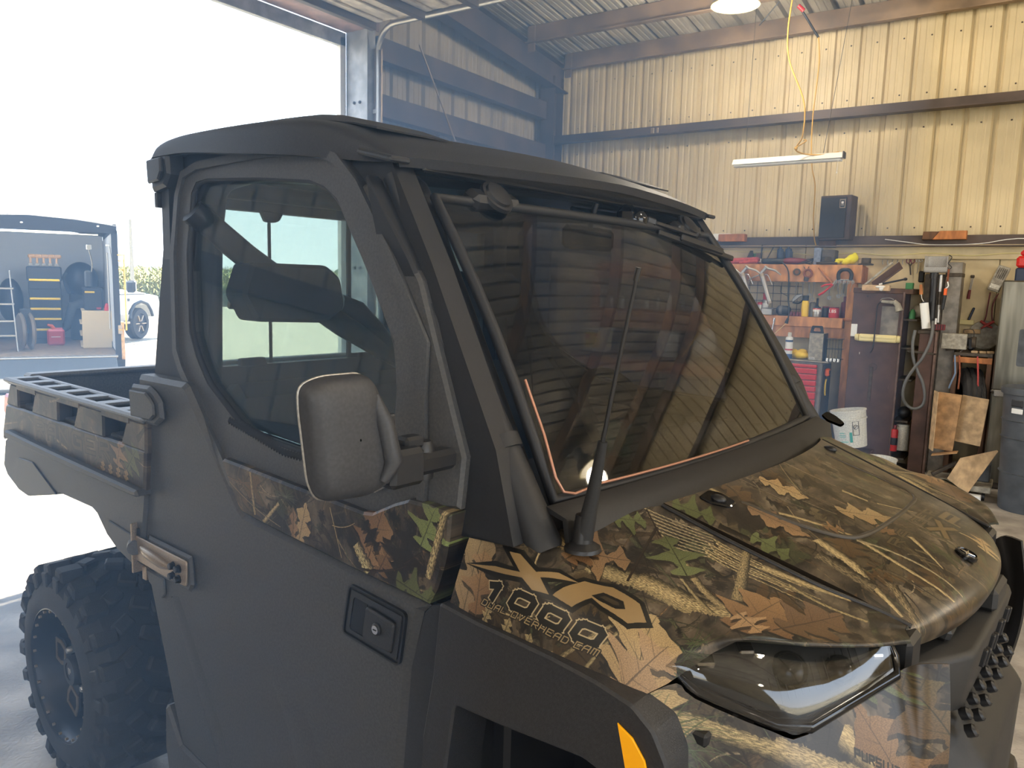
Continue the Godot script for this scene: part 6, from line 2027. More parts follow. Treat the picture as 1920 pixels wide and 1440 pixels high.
	tag(obj("iron_pot", MB.new().at(Vector3(-1.43, y, -8.3)).lathe([Vector2(0, 0), Vector2(.07, 0), Vector2(.072, .012), Vector2(.045, .02), Vector2(.043, .07), Vector2(.035, .07), Vector2(.034, .02), Vector2(0, .02)], 20), M.oldiron), "dark iron flange at the right end of the rack top", "flange")
	# pails and sack behind the windscreen
	y = .938
	var pl := thing("plastic_pail", "square white pail with a yellow label on the counter behind the windscreen", "pail", Vector3(-4.21, y, -8.0))
	obj("pail", MB.new().prism(rnd(P2([-.125, 0, .125, 0, .145, .25, -.145, .25]), .02, 3), -.12, .12, .01), M.whitep, pl)
	obj("lid", MB.new().box(Vector3(0, .262, 0), Vector3(.31, .024, .27), .008), M.whitep, pl)
	obj("paper_label", MB.new().box(Vector3(0, .13, .122), Vector3(.19, .17, .003), .001), M.yellow, pl)
	obj("red_mark", MB.new().box(Vector3(-.06, .17, .1245), Vector3(.05, .05, .002)).box(Vector3(.05, .19, .1245), Vector3(.06, .02, .002)), M.redp, pl)
	var p2_ := thing("plastic_bucket", "plain pale bucket on the counter right of the labelled pail", "bucket", Vector3(-3.34, y, -8.0))
	obj("bucket", MB.new().lathe([Vector2(0, 0), Vector2(.11, 0), Vector2(.13, .26), Vector2(.138, .262), Vector2(.138, .275), Vector2(.125, .275), Vector2(.105, .02), Vector2(0, .02)], 24), M.greyp, p2_)
	var sk := thing("feed_sack", "slumped white plastic sack on the counter", "sack", Vector3(-2.95, y + .01, -8.05))
	obj("sack", MB.new().ball(Vector3(0, .12, 0), Vector3(.15, .115, .11), 14, 10).ball(Vector3(.06, .2, 0), Vector3(.07, .12, .06), 12, 8), M.greyp, sk)
	tag(obj("yellow_stick", MB.new().tube([Vector3(-3.12, .95, -7.9), Vector3(-2.84, 1.43, -7.95)], .011, 8), M.cordy), "yellow wooden stick leaning against the bench", "stick")
	for q in [[-4.05, .437, -8.0, "dark drum under the counter, left one"], [-3.0, .435, -8.0, "dark drum under the counter, right one"]]:
		can("drum", q[3], "drum", Vector3(q[0], q[1], q[2]), .15, .34, M.greybin, M.black, .96, .1)

func grease_gun(label: String, x0: float) -> void:
	var g := thing("grease_gun", label, "grease gun", Vector3(x0, 1.72, -8.14), 0.0, "grease guns on the rack")
	var ax := Vector3(.105, -.29, 0).normalized()
	var top := Vector3(-.06, .13, 0)
	obj("barrel", MB.new().tube([top, top + ax * .30], .0245, 16), M.steel, g)
	obj("collar", MB.new().tube([top + ax * -.012, top + ax * .02], .028, 16).tube([top + ax * .29, top + ax * .315], .027, 16), M.zinc, g)
	obj("head", MB.new().bar(top + Vector3(-.02, .0, 0), top + Vector3(.05, .085, 0), .035, .03, .006).tube([top + Vector3(-.02, 0, 0), top + Vector3(-.09, -.03, 0), top + Vector3(-.13, -.06, .01)], .007, 8), M.steel, g)
	obj("lever", MB.new().tube([top + Vector3(.03, .09, .01), top + Vector3(.06, .065, .012), top + Vector3(.14, .045, .012), top + Vector3(.20, -.0, .012)], [.012, .012, .012, .008], 10), M.steel, g)
	obj("loop", MB.new().tube(cr([top + Vector3(.02, -.0, .0), top + Vector3(.06, -.0, .0), top + Vector3(.085, -.04, .0), top + Vector3(.115, -.1, .0)], 4), .005, 8), M.chrome, g)

func hung_tools() -> void:
	grease_gun("silver grease gun hanging third from the right, beside the windscreen", -2.745)
	grease_gun("silver grease gun hanging in the middle of the three", -2.535)
	grease_gun("silver grease gun hanging nearest the black cord", -2.335)
	var z := -8.175
	var cd := thing("power_cord", "black cord looping down from the rack top over the boards", "cord", Vector3(0, 0, 0))
	obj("cable", MB.new().tube(cr([Vector3(-2.32, 1.985, -8.2), Vector3(-2.24, 1.99, -8.15), Vector3(-2.175, 1.96, -8.14), Vector3(-2.123, 1.864, -8.14), Vector3(-2.115, 1.629, -8.15), Vector3(-2.094, 1.5, -8.15), Vector3(-2.10, 1.40, -8.15)], 5), .007, 8), M.black, cd)
	obj("plug", MB.new().tube([Vector3(-2.10, 1.41, -8.15), Vector3(-2.115, 1.36, -8.15)], [.012, .018], 10), M.black, cd)
	obj("string", MB.new().tube([Vector3(-2.115, 1.36, -8.15), Vector3(-2.24, 1.22, -8.1)], .003, 5), M.beige, cd)
	tag(obj("iron_ring", MB.new().at(Vector3(-2.05, 1.883, z), Basis(Vector3.RIGHT, PI / 2)).lathe([Vector2(.022, 0), Vector2(.036, 0), Vector2(.036, .02), Vector2(.022, .02)], 20), M.oldiron), "small dark iron ring nailed to the top board", "ring")
	var wt := thing("pipe_coupler", "rusty round clamp with a stub hanging on the top board", "clamp", Vector3(-1.94, 1.87, z))
	var rp := []
	for i in 20:
		rp.append(Vector3(cos(TAU * i / 20.0) * .038, sin(TAU * i / 20.0) * .038, .01))
	obj("clamp_ring", MB.new().tube(rp, .011, 8, true), M.rust, wt)
	obj("stub", MB.new().tube([Vector3(-.01, -.04, .01), Vector3(-.015, -.075, .015)], [.026, .024], 12), M.oldiron, wt)
	obj("nail", MB.new().tube([Vector3(-.05, .07, -.01), Vector3(-.03, .045, .02)], .004, 6).tube([Vector3(0.0, .07, -.01), Vector3(-.0, .05, .02)], .004, 6), M.oldiron, wt)
	var hk := thing("shackle", "big black shackle with keys hanging at the right of the top board", "shackle", Vector3(-1.585, 1.85, z + .03))
	obj("bow", MB.new().tube(cr([Vector3(-.055, -.04, 0), Vector3(-.06, .02, 0), Vector3(-.035, .055, 0), Vector3(.0, .062, 0), Vector3(.035, .055, 0), Vector3(.06, .02, 0), Vector3(.055, -.04, 0)], 4), .018, 10), M.black, hk)
	obj("pin", MB.new().tube([Vector3(-.08, -.04, 0), Vector3(.085, -.04, 0)], .011, 10), M.chrome, hk)
	for k in 5:
		obj("key", MB.new().bar(Vector3(-.08 + .04 * k, -.05, .01), Vector3(-.1 + .04 * k, -.13 - .02 * (k % 3), .012), .014, .004, .001).at(Vector3(-.08 + .04 * k, -.06, .01), Basis(Vector3.RIGHT, PI / 2)).lathe([Vector2(.008, 0), Vector2(.016, 0), Vector2(.016, .004), Vector2(.008, .004)], 12), M.steel, hk)
	var plr := thing("pliers", "red-handled pliers hanging under the shackle", "pliers", Vector3(-1.72, 1.73, z + .02))
	obj("grip", MB.new().tube([Vector3(.03, .035, 0), Vector3(-.06, -.05, 0), Vector3(-.10, -.075, 0)], [.009, .011, .012], 8), M.red, plr)
	obj("grip", MB.new().tube([Vector3(.03, .04, 0), Vector3(-.04, .03, 0), Vector3(-.08, .01, 0)], [.008, .01, .01], 8), M.red, plr)
	obj("jaws", MB.new().tube([Vector3(.03, .038, 0), Vector3(.08, .09, 0)], [.014, .006], 8), M.steel, plr)
	tag(obj("long_chisel", MB.new().tube([Vector3(-1.845, 1.93, z), Vector3(-1.78, 1.86, z + .01), Vector3(-1.70, 1.78, z + .015)], [.006, .009, .012], 8), M.lumber2), "wooden-handled chisel slanting across the top board", "chisel")
	# wire grid with hanging wrenches in front of the plywood
	z = -8.46
	var gr := thing("wire_rack_panel", "black wire grid panel on the plywood between the boards", "wire panel", Vector3(0, 0, 0))
	for k in 9:
		obj("wire", MB.new().tube([Vector3(-2.78 + k * .085, 1.45, z), Vector3(-2.78 + k * .085, 1.78, z)], .003, 5), M.black, gr)
	for k in 4:
		obj("wire", MB.new().tube([Vector3(-2.8, 1.5 + k * .08, z + .004), Vector3(-2.06, 1.5 + k * .08, z + .004)], .003, 5), M.black, gr)
	var wl := ["chrome wrench, leftmost of those hanging right of the wire grid", "second chrome wrench right of the wire grid", "third chrome wrench right of the wire grid", "chrome wrench above the yellow spray can", "chrome wrench under the red-handled pliers", "small chrome wrench under the shackle", "short chrome wrench nearest the right post"]
	for k in 7:
		var x := [-2.11, -2.045, -1.985, -1.935, -1.78, -1.70, -1.64][k] as float
		var h := [.13, .12, .10, .14, .12, .10, .09][k] as float
		var w := thing("wrench", wl[k], "wrench", Vector3(x, 1.765, z + .03), 0.0, "wrenches on the plywood")
		w.rotation.z = .08 * (k % 3) - .05
		obj("shank", MB.new().bar(Vector3(0, 0, 0), Vector3(0, -h, 0), .014, .006, .002), M.steel, w)
		obj("open_end", MB.new().at(Vector3(0, -h - .014, 0)).ring(P2([-.02, .0, -.018, .016, .018, .016, .02, .0, .012, -.02, -.012, -.02]), P2([-.009, .0, -.008, .006, .008, .006, .009, .0, .006, -.012, -.006, -.012]), -.004, .004), M.steel, w)
		obj("box_end", MB.new().at(Vector3(0, .012, 0), Basis(Vector3.RIGHT, PI / 2)).lathe([Vector2(.007, -.004), Vector2(.014, -.004), Vector2(.014, .004), Vector2(.007, .004)], 14), M.steel, w)
	var vg := thing("locking_pliers", "silver locking pliers hanging behind the motor and yellow can", "pliers", Vector3(-2.08, 1.62, z + .05))
	obj("jaw", MB.new().prism(P2([-.05, -.05, .02, .01, .05, .03, .04, .045, -.02, .03, -.06, -.02]), -.012, .012, .004), M.steel, vg)
	obj("handle", MB.new().tube(cr([Vector3(-.05, -.05, 0), Vector3(.01, -.055, 0), Vector3(.05, -.02, 0), Vector3(.05, .02, 0)], 4), .008, 8), M.black, vg)
	var sq := thing("steel_square", "rusty steel bracket hanging left of the black cord", "bracket", Vector3(-2.26, 1.74, z + .05))
	obj("leg", MB.new().bar(Vector3(0, 0, 0), Vector3(0, -.07, 0), .035, .004, .001).bar(Vector3(0, -.07, 0), Vector3(.075, -.105, 0), .03, .004, .001), M.oldiron, sq)

func cabinet_row() -> void:
	# brown steel locker standing open-sided
	var L := thing("steel_locker", "tall dark brown steel locker with a grey patch, right of the tool chest", "locker", Vector3(-1.25, 0, -8.08))
	obj("side_plate", MB.new().box(Vector3(-.005, .86, .0), Vector3(.44, 1.70, .03), .004), M.brownsteel, L)
	obj("edge", MB.new().box(Vector3(.215, .86, .012), Vector3(.022, 1.70, .03), .004), M.worn, L)
	obj("back_plate", MB.new().box(Vector3(.0, .86, -.40), Vector3(.44, 1.70, .02), .004), M.brownsteel, L)
	obj("top_plate", MB.new().box(Vector3(.03, 1.715, -.19), Vector3(.52, .05, .43), .004), M.darkwood, L)
	obj("grey_patch", MB.new().box(Vector3(.11, 1.42, .0165), Vector3(.15, .30, .004), .001), M.greysteel, L)
	for y in [.12, .48, .88, 1.18, 1.45]:
		obj("shelf", MB.new().box(Vector3(.275, y, -.2), Vector3(.13, .02, .38), .003), M.oldiron, L)
	obj("ring_slot", MB.new().at(Vector3(0, .985, .018), Basis(Vector3.RIGHT, PI / 2)).lathe([Vector2(.03, 0), Vector2(.036, 0), Vector2(.036, .006), Vector2(.03, .006)], 20).at(Vector3(0, 0, 0)).box(Vector3(-.012, .82, .017), Vector3(.03, .33, .006), .002), M.oldiron, L)
	obj("hole", MB.new().at(Vector3(-.1, 1.66, .0155), Basis(Vector3.RIGHT, PI / 2)).lathe([Vector2(.008, 0), Vector2(.008, .001), Vector2(0, .001)], 10), M.black, L)
	obj("scratch", MB.new().box(Vector3(-.13, 1.11, .0155), Vector3(.005, .022, .001)), M.white, L)
	obj("scratch", MB.new().box(Vector3(.15, .80, .0155), Vector3(.006, .03, .001)), M.worn, L)
	# second brown post with its own edge
	var P := thing("steel_post", "worn dark brown steel post with the looped grey hose", "post", Vector3(-.78, 0, -7.95))
	obj("plate", MB.new().box(Vector3(-.02, .68, .0), Vector3(.125, 1.36, .03), .004), M.brownsteel, P)
	obj("flange", MB.new().box(Vector3(.055, .68, .0), Vector3(.022, 1.36, .06), .004), M.worn, P)
	obj("crossbar", MB.new().bar(Vector3(-.17, 1.17, .02), Vector3(.07, 1.155, .02), .02, .02, .003), M.oldiron, P)
	obj("top_bar", MB.new().box(Vector3(-.02, 1.35, -.05), Vector3(.16, .03, .14), .004), M.oldiron, P)
	var hs_ := thing("air_hose", "grey hose hanging in a long loop over the brown post", "hose", Vector3.ZERO)
	obj("hose", MB.new().tube(cr(P3([-.893, 1.365, -7.86, -.90, 1.25, -7.83, -.885, 1.12, -7.83, -.84, 1.0, -7.83, -.79, .90, -7.83, -.762, .78, -7.83, -.775, .69, -7.83, -.84, .652, -7.83, -.91, .69, -7.83, -.94, .78, -7.81, -.925, .90, -7.81, -.87, 1.02, -7.81, -.81, 1.12, -7.81, -.765, 1.25, -7.82, -.752, 1.36, -7.84, -.76, 1.45, -7.9]), 5), .0135, 8), M.grey4, hs_)
	# trouble light on its hook
	var tl := thing("trouble_light", "old grey trouble light hanging on the brown locker with its dark cord", "work light", Vector3(-1.15, 1.6, -8.02))
	obj("handle", MB.new().tube([Vector3(-.065, .015, .02), Vector3(.04, .01, .02)], [.014, .018], 10), M.grey2, tl)
	obj("lamp_head", MB.new().tube([Vector3(.04, .02, .02), Vector3(.075, -.01, .025), Vector3(.095, -.07, .03)], [.02, .026, .034], 14), M.grey2, tl)
	obj("guard_wire", MB.new().tube(cr([Vector3(-.075, .02, .02), Vector3(-.06, .04, .03), Vector3(0, .05, .03), Vector3(.04, .035, .03)], 4), .004, 6), M.steel, tl)
	obj("cord", MB.new().tube(cr([Vector3(-.065, .01, .02), Vector3(-.095, -.02, .02), Vector3(-.098, -.15, .02), Vector3(-.10, -.32, .025), Vector3(-.105, -.43, .025), Vector3(-.125, -.475, .02)], 4), .006, 6), M.black, tl)
	var bt := thing("tube_guard", "pale yellow plastic tube fixed across the brown locker", "tube", Vector3(-1.225, 1.265, -8.03))
	obj("channel", MB.new().box(Vector3(0, 0, 0), Vector3(.34, .07, .05), .012).box(Vector3(0, .01, .024), Vector3(.3, .02, .012), .004), M.beige, bt)
	obj("end_cap", MB.new().at(Vector3(.17, 0, 0), Basis(Vector3.BACK, -PI / 2)).lathe([Vector2(0, 0), Vector2(.036, 0), Vector2(.03, .024), Vector2(0, .028)], 14), M.beige, bt)
	obj("end_cap", MB.new().at(Vector3(-.17, 0, 0), Basis(Vector3.BACK, PI / 2)).lathe([Vector2(0, 0), Vector2(.036, 0), Vector2(.028, .03), Vector2(0, .034)], 14), M.beige, bt)
	tag(obj("torn_label", MB.new().box(Vector3(-1.445, 1.33, -8.055), Vector3(.055, .12, .004), .001), M.white), "torn white label hanging left of the pale yellow tube", "label")
	# clutter on the locker top
	var bd := thing("steel_plate", "slanted dark steel plate lying across the locker top", "plate", Vector3(-1.2, 1.86, -8.08))
	obj("plate", MB.new().box(Vector3.ZERO, Vector3(.30, .015, .16), .003, Basis(Vector3.BACK, .72) * Basis(Vector3.RIGHT, .5)), M.brownsteel, bd)
	obj("rim", MB.new().bar(Vector3(-.18, -.10, .09), Vector3(.05, .12, .09), .014, .02, .003), M.grey2, bd)
	var wp := thing("shop_wood", "short wooden board with a rag on the front of the locker top", "board", Vector3(-1.25, 1.74, -7.99))
	obj("board", MB.new().box(Vector3(-.02, .0, 0), Vector3(.24, .055, .07), .005), M.card2, wp)
	obj("rag", MB.new().ball(Vector3(.02, .012, .035), Vector3(.045, .012, .01), 10, 6).ball(Vector3(.03, -.005, .037), Vector3(.02, .022, .008), 10, 6), M.white, wp)
	var rt := thing("ratchet", "black ratchet handle lying on the locker top", "ratchet", Vector3(-1.1, 1.79, -8.0))
	obj("shaft", MB.new().tube([Vector3(-.12, -.01, 0), Vector3(.06, .035, .0)], .009, 8).ball(Vector3(.07, .037, 0), Vector3(.018, .014, .018)), M.black, rt)
	obj("tip", MB.new().tube([Vector3(-.12, -.01, 0), Vector3(-.15, -.017, 0)], .008, 8), M.white, rt)
	var gb := tag(obj("green_box", MB.new().box(Vector3(-1.0, 1.765, -8.1), Vector3(.06, .06, .1), .004), M.green), "small green box at the right end of the locker top", "box")
	var gs := tag(obj("parts_sack", MB.new().ball(Vector3(-.93, 1.53, -8.22), Vector3(.05, .06, .06), 10, 8), M.grey2), "crumpled grey bag of parts on the open shelf of the locker", "bag")
	tag(obj("green_bottle", MB.new().at(Vector3(-.96, 1.46, -8.12)).lathe([Vector2(0, 0), Vector2(.028, 0), Vector2(.028, .06), Vector2(.012, .09), Vector2(0, .09)], 14), M.green), "green bottle on the open shelf of the locker", "bottle")
	# grey parts tower
	var tw := thing("steel_parts_tower", "tall grey sheet metal tower with an open top tray", "cabinet", Vector3(-.74, 0, -8.26))
	obj("body", MB.new().box(Vector3(.09, 1.0, .0), Vector3(.13, 1.98, .28), .004, Basis(Vector3.UP, 0.0)), M.greysteel, tw)
	obj("front", MB.new().box(Vector3(-.065, .95, .06), Vector3(.17, 1.86, .02), .003), M.oldiron, tw)
	obj("tray_side", MB.new().box(Vector3(.03, 1.97, .06), Vector3(.012, .15, .22), .002).box(Vector3(-.15, 1.97, .06), Vector3(.012, .15, .22), .002), M.steel, tw)
	obj("tray_front", MB.new().box(Vector3(-.06, 1.925, .165), Vector3(.19, .04, .012), .002).box(Vector3(-.06, 1.9, .06), Vector3(.19, .01, .22), .002).box(Vector3(-.06, 1.98, -.04), Vector3(.19, .14, .01), .002), M.steel, tw)
	obj("band", MB.new().box(Vector3(.09, 1.875, .002), Vector3(.136, .035, .29), .003), M.oldiron, tw)
	var pt := thing("black_pipe", "black pipe with a red band standing against the grey tower", "pipe", Vector3(-.8, 0, -8.02))
	obj("pipe", MB.new().tube([Vector3(.0, 1.88, 0), Vector3(.015, 1.43, .01)], .03, 14).tube([Vector3(0, 1.89, 0), Vector3(0.001, 1.84, 0)], .036, 14), M.black, pt)
	obj("band", MB.new().tube([Vector3(.004, 1.745, 0), Vector3(.0055, 1.71, 0)], .0306, 14), M.maroon, pt)
	var bar2 := thing("steel_tube", "bare steel tube standing right of the black pipe", "pipe", Vector3(-.745, 0, -8.03))
	obj("tube", MB.new().tube([Vector3(.0, 1.87, 0), Vector3(.01, 1.44, 0)], .015, 12), M.steel, bar2)
	obj("wrap", MB.new().tube([Vector3(.003, 1.72, 0), Vector3(.006, 1.60, 0)], .0158, 12), M.oldiron, bar2)
	var scr := thing("screwdriver", "long screwdriver with orange and black grip hanging right of the steel tube", "screwdriver", Vector3(-.695, 1.66, -8.0))
	obj("grip", MB.new().tube([Vector3(0, .09, 0), Vector3(0, .03, 0)], .014, 10), M.orange, scr)
	obj("sleeve", MB.new().tube([Vector3(0, .03, 0), Vector3(-.01, -.10, 0)], [.016, .012], 10), M.black, scr)
	obj("hook", MB.new().tube(cr([Vector3(.01, .15, 0), Vector3(.02, .11, .01), Vector3(0, .09, 0)], 4), .006, 6), M.white, scr)
	var hk := thing("s_hook", "dark wire hook on the corner of the grey tower", "hook", Vector3(-.70, 1.96, -8.08))
	obj("wire", MB.new().tube(cr([Vector3(-.0, .09, .02), Vector3(.025, .07, .02), Vector3(.0, .02, .02), Vector3(.015, -.0, .02), Vector3(.03, -.02, .02), Vector3(.012, -.035, .02), Vector3(.0, -.02, .02)], 4), .004, 6), M.black, hk)
	obj("strap", MB.new().tube([Vector3(.01, -.035, .02), Vector3(.008, -.16, .02)], .008, 8), M.rust, hk)
	var rl := thing("paint_roller", "white paint roller with wooden handle hanging on the brown post", "paint roller", Vector3(-.835, 1.5, -7.93))
	obj("sleeve", MB.new().tube([Vector3(-.015, .115, 0), Vector3(.022, -.115, 0)], .036, 18), M.white, rl)
	obj("core", MB.new().tube([Vector3(-.017, .125, 0), Vector3(-.0155, .11, 0)], .022, 14), M.black, rl)
	obj("handle", MB.new().tube([Vector3(-.055, .28, 0), Vector3(-.045, .19, 0)], [.012, .016], 10), M.lumber2, rl)
	obj("rod", MB.new().tube([Vector3(-.045, .19, 0), Vector3(-.035, .15, 0), Vector3(-.016, .12, 0)], .005, 6), M.steel, rl)
	var rb := thing("red_rack", "small dark red rack on top of the brown post", "rack", Vector3(-.71, 1.37, -7.96))
	obj("tray", MB.new().box(Vector3(.0, .03, 0), Vector3(.09, .05, .06), .004), M.maroon, rb)
	for k in 4:
		obj("slot", MB.new().box(Vector3(-.03 + k * .02, .032, .031), Vector3(.008, .04, .003)), M.black, rb)
	obj("white_tag", MB.new().box(Vector3(-.035, .08, .0), Vector3(.015, .06, .01), .002), M.white, rb)
	# right bench with a grinder
	var B := thing("side_bench", "cluttered low steel bench between the brown post and the refrigerator", "bench", Vector3(-.425, 0, -8.2))
	obj("top", MB.new().box(Vector3(.0, 1.17, 0), Vector3(.30, .03, .5), .004), M.oldiron, B)
	obj("rail", MB.new().box(Vector3(.0, 1.12, .24), Vector3(.30, .05, .03), .004), M.lumber2, B)
	for q in [[-.13, .23], [.13, .23], [-.13, -.23], [.13, -.23]]:
		obj("leg", MB.new().box(Vector3(q[0], .58, q[1]), Vector3(.04, 1.15, .04), .004), M.darkwood, B)
	obj("drawer_box", MB.new().box(Vector3(-.16, 1.28, .22), Vector3(.2, .14, .05), .004), M.grey2, B)
	var gd := thing("bench_grinder", "small dark bench grinder on the side bench", "grinder", Vector3(-.49, 1.186, -8.05))
	obj("motor", MB.new().at(Vector3(.03, .075, 0), Basis(Vector3.BACK, .15)).box(Vector3(0, 0, 0), Vector3(.06, .12, .08), .018), M.black, gd)
	obj("wheel", MB.new().at(Vector3(.055, .085, 0), Basis(Vector3.BACK, PI / 2)).lathe([Vector2(0, -.015), Vector2(.055, -.015), Vector2(.055, .015), Vector2(0, .015)], 18), M.oldiron, gd)
	obj("yoke", MB.new().bar(Vector3(-.16, .01, .03), Vector3(.02, .05, .03), .025, .025, .005).tube([Vector3(-.02, .03, .05), Vector3(-.05, -.02, .06)], .01, 8), M.oldiron, gd)
	obj("lamp_arm", MB.new().tube(cr([Vector3(-.03, .17, 0), Vector3(-.03, .2, 0), Vector3(.04, .2, 0), Vector3(.05, .13, 0)], 4), .004, 6), M.oldiron, gd)
	var dk := thing("cutting_disc", "large pale round disc leaning against the wall behind the grinder", "disc", Vector3(-.38, 1.33, -8.42))
	obj("disc", MB.new().at(Vector3.ZERO, Basis(Vector3.RIGHT, PI / 2 - .12)).lathe([Vector2(0, -.006), Vector2(.13, -.006), Vector2(.135, 0), Vector2(.13, .006), Vector2(0, .006)], 28), M.grey2, dk)
	obj("scrap", MB.new().box(Vector3(-.1, .03, .03), Vector3(.14, .04, .03), .004), M.card2, dk)
	for k in 3:
		tag(obj("scrap_block", MB.new().box(Vector3(-.42 + k * .06, 1.195, -7.99 - .02 * k), Vector3(.05, .02, .04), .003, Basis(Vector3.UP, .3 * k)), M.card2), ["wood scrap on the side bench, nearest the grinder", "middle wood scrap on the side bench", "wood scrap on the side bench, nearest the refrigerator"][k], "wood scrap")
	var tr := thing("spare_tire", "worn truck tire standing under the side bench", "tire", Vector3(-.43, .87, -8.12))
	tr.rotation.y = .25
	obj("tyre", MB.new().at(Vector3(0, -.14, -.02), Basis(Vector3.BACK, PI / 2)).lathe([Vector2(.17, -.08), Vector2(.26, -.09), Vector2(.30, -.07), Vector2(.31, 0), Vector2(.30, .07), Vector2(.26, .09), Vector2(.17, .08)], 40), M.tyre, tr)
	for k in 3:
		var gp := []
		for i in 25:
			var a := lerpf(-.9, 1.6, i / 24.0)
			gp.append(Vector3(-.04 + k * .04 + .008 * (i % 2), -.14 + sin(a) * .309, -.02 + cos(a) * .309))
		obj("tread_groove", MB.new().tube(gp, .005, 5), M.black, tr)
	for q in [[-.565, .0, M.blue2, "faded blue strap hanging at the left of the side bench"], [-.53, .08, M.rust, "rusty chain strand hanging from the side bench"], [-.39, .1, M.redfade, "red strap hanging down past the tire"]]:
		tag(obj("hanging_strap", MB.new().tube([Vector3(q[0], 1.16, -7.92), Vector3(q[0] + .02, 1.0, -7.9), Vector3(q[0] + .5 * q[1] - .02, .86, -7.9)], .008, 6), q[2]), q[3], "strap")
	can("paint_bucket", "white pail with a red label on the locker's bottom shelf", "pail", Vector3(-.955, .20, -8.16), .06, .25, M.whitep, M.whitep, .98, .06)
	var rj := can("red_jug", "red jug beside the white pail on the locker's bottom shelf", "jug", Vector3(-1.005, .20, -8.04), .03, .25, M.red, M.maroon, .5, .15)
	label_band(rj, .03, .06, .13, M.black)
	tag(obj("black_bundle", MB.new().ball(Vector3(-.96, .56, -8.18), Vector3(.06, .06, .08), 12, 8), M.black), "black cloth bundle on the locker's middle shelf", "bundle")
	# buckets on the floor
	var bk := thing("plastic_bucket", "white plastic bucket tilted against the locker, with green print", "bucket", Vector3(-1.30, .46, -7.45))
	bk.rotation.z = .17
	obj("shell", MB.new().lathe([Vector2(0, -.16), Vector2(.125, -.16), Vector2(.13, -.155), Vector2(.145, .09), Vector2(.153, .092), Vector2(.153, .105), Vector2(.147, .108), Vector2(.149, .165), Vector2(.155, .167), Vector2(.155, .18), Vector2(.14, .18), Vector2(.12, -.14), Vector2(0, -.14)], 32), M.whitep, bk)
	var pr := Basis(Vector3.UP, .12)
	for q in [[-.055, -.02, .03, .008], [-.05, -.04, .04, .006], [-.045, -.055, .034, .006], [-.035, -.10, .055, .007]]:
		obj("print", MB.new().at(Vector3.ZERO, Basis(Vector3.UP, -.1 + q[0] * 4.0)).box(Vector3(0, q[1], .142 + q[1] * .06), Vector3(q[2] * 1.4, q[3], .004)), M.mint, bk)
	obj("print", MB.new().at(Vector3.ZERO, Basis(Vector3.UP, .22)).box(Vector3(0, -.06, .139), Vector3(.022, .09, .003)), M.mint2, bk)
	obj("print", MB.new().at(Vector3.ZERO, Basis(Vector3.UP, -.42)).box(Vector3(0, .055, .1435), Vector3(.05, .012, .003)).box(Vector3(.015, .062, .1435), Vector3(.012, .02, .003)), M.pink, bk)
	var wsg := MB.new().at(Vector3.ZERO, Basis(Vector3.UP, .55))
	wsg.at(Vector3.ZERO, Basis(Vector3.UP, .55)).ring(rect(-.028, -.045, .028, .08), rect(-.025, -.042, .025, .077), .1385, .144)
	obj("warning_frame", wsg, M.grey3, bk)
	obj("warning_ring", MB.new().at(Basis(Vector3.UP, .55) * Vector3(0, .03, .142), Basis(Vector3.UP, .55) * Basis(Vector3.RIGHT, PI / 2)).lathe([Vector2(.017, -.003), Vector2(.021, -.003), Vector2(.021, .003), Vector2(.017, .003)], 20), M.grey3, bk)
	obj("warning_bar", MB.new().at(Basis(Vector3.UP, .55) * Vector3(0, .03, .1425), Basis(Vector3.UP, .55) * Basis(Vector3.BACK, .8)).box(Vector3.ZERO, Vector3(.035, .004, .003)), M.grey3, bk)
	var st := tag(obj("bucket_stool", MB.new().box(Vector3(-1.28, .135, -7.48), Vector3(.34, .27, .3), .006), M.darkwood), "dark wooden crate under the tilted white bucket", "crate")
	var b3 := thing("plastic_bucket", "white tub with a lidded rim just behind the hood", "tub", Vector3(-1.02, 0, -7.3))
	obj("shell", MB.new().lathe([Vector2(0, 0), Vector2(.125, 0), Vector2(.145, .25), Vector2(.152, .252), Vector2(.15, .262), Vector2(.138, .26), Vector2(.12, .2), Vector2(0, .2)], 32), M.whitep, b3)
	obj("handle_lug", MB.new().ball(Vector3(.0, .272, .01), Vector3(.024, .02, .02)), M.whitep, b3)
	# dolly with flattened boxes
	var d := thing("furniture_dolly", "low wooden dolly on casters with scrap under the cardboard", "dolly", Vector3(-.42, 0, -7.55))
	obj("deck", MB.new().box(Vector3(0, .095, 0), Vector3(.5, .05, .4), .006), M.grey2, d)
	for q in [[-.2, .16], [.2, .16], [-.2, -.16], [.2, -.16]]:
		obj("caster", MB.new().at(Vector3(q[0], .033, q[1]), Basis(Vector3.BACK, PI / 2)).lathe([Vector2(0, -.012), Vector2(.033, -.012), Vector2(.033, .012), Vector2(0, .012)], 16), M.black, d)
	tag(obj("foam_block", MB.new().box(Vector3(-.31, .03, -7.29), Vector3(.16, .06, .08), .006), M.white), "white foam block on the floor under the dolly's edge", "block")
	tag(obj("black_box", MB.new().box(Vector3(-.29, .20, -7.66), Vector3(.2, .16, .2), .01), M.greybin), "dark box on the dolly behind the fallen cardboard", "box")
	tag(obj("scrap_iron", MB.new().bar(Vector3(-.62, .14, -7.5), Vector3(-.44, .26, -7.55), .05, .03, .005), M.oldiron), "dark scrap iron sticking out under the cardboard box", "scrap iron")
	var cb := thing("cardboard_box", "open cardboard box standing on its side on the dolly", "cardboard box", Vector3(-.56, .6, -7.62))
	obj("side", MB.new().box(Vector3(-.09, .0, .05), Vector3(.008, .52, .12), .002, Basis(Vector3.UP, .35)), M.card2, cb)
	obj("panel", MB.new().box(Vector3(.0, -.0, .03), Vector3(.18, .50, .008), .002, Basis(Vector3.BACK, -.06)), M.card, cb)
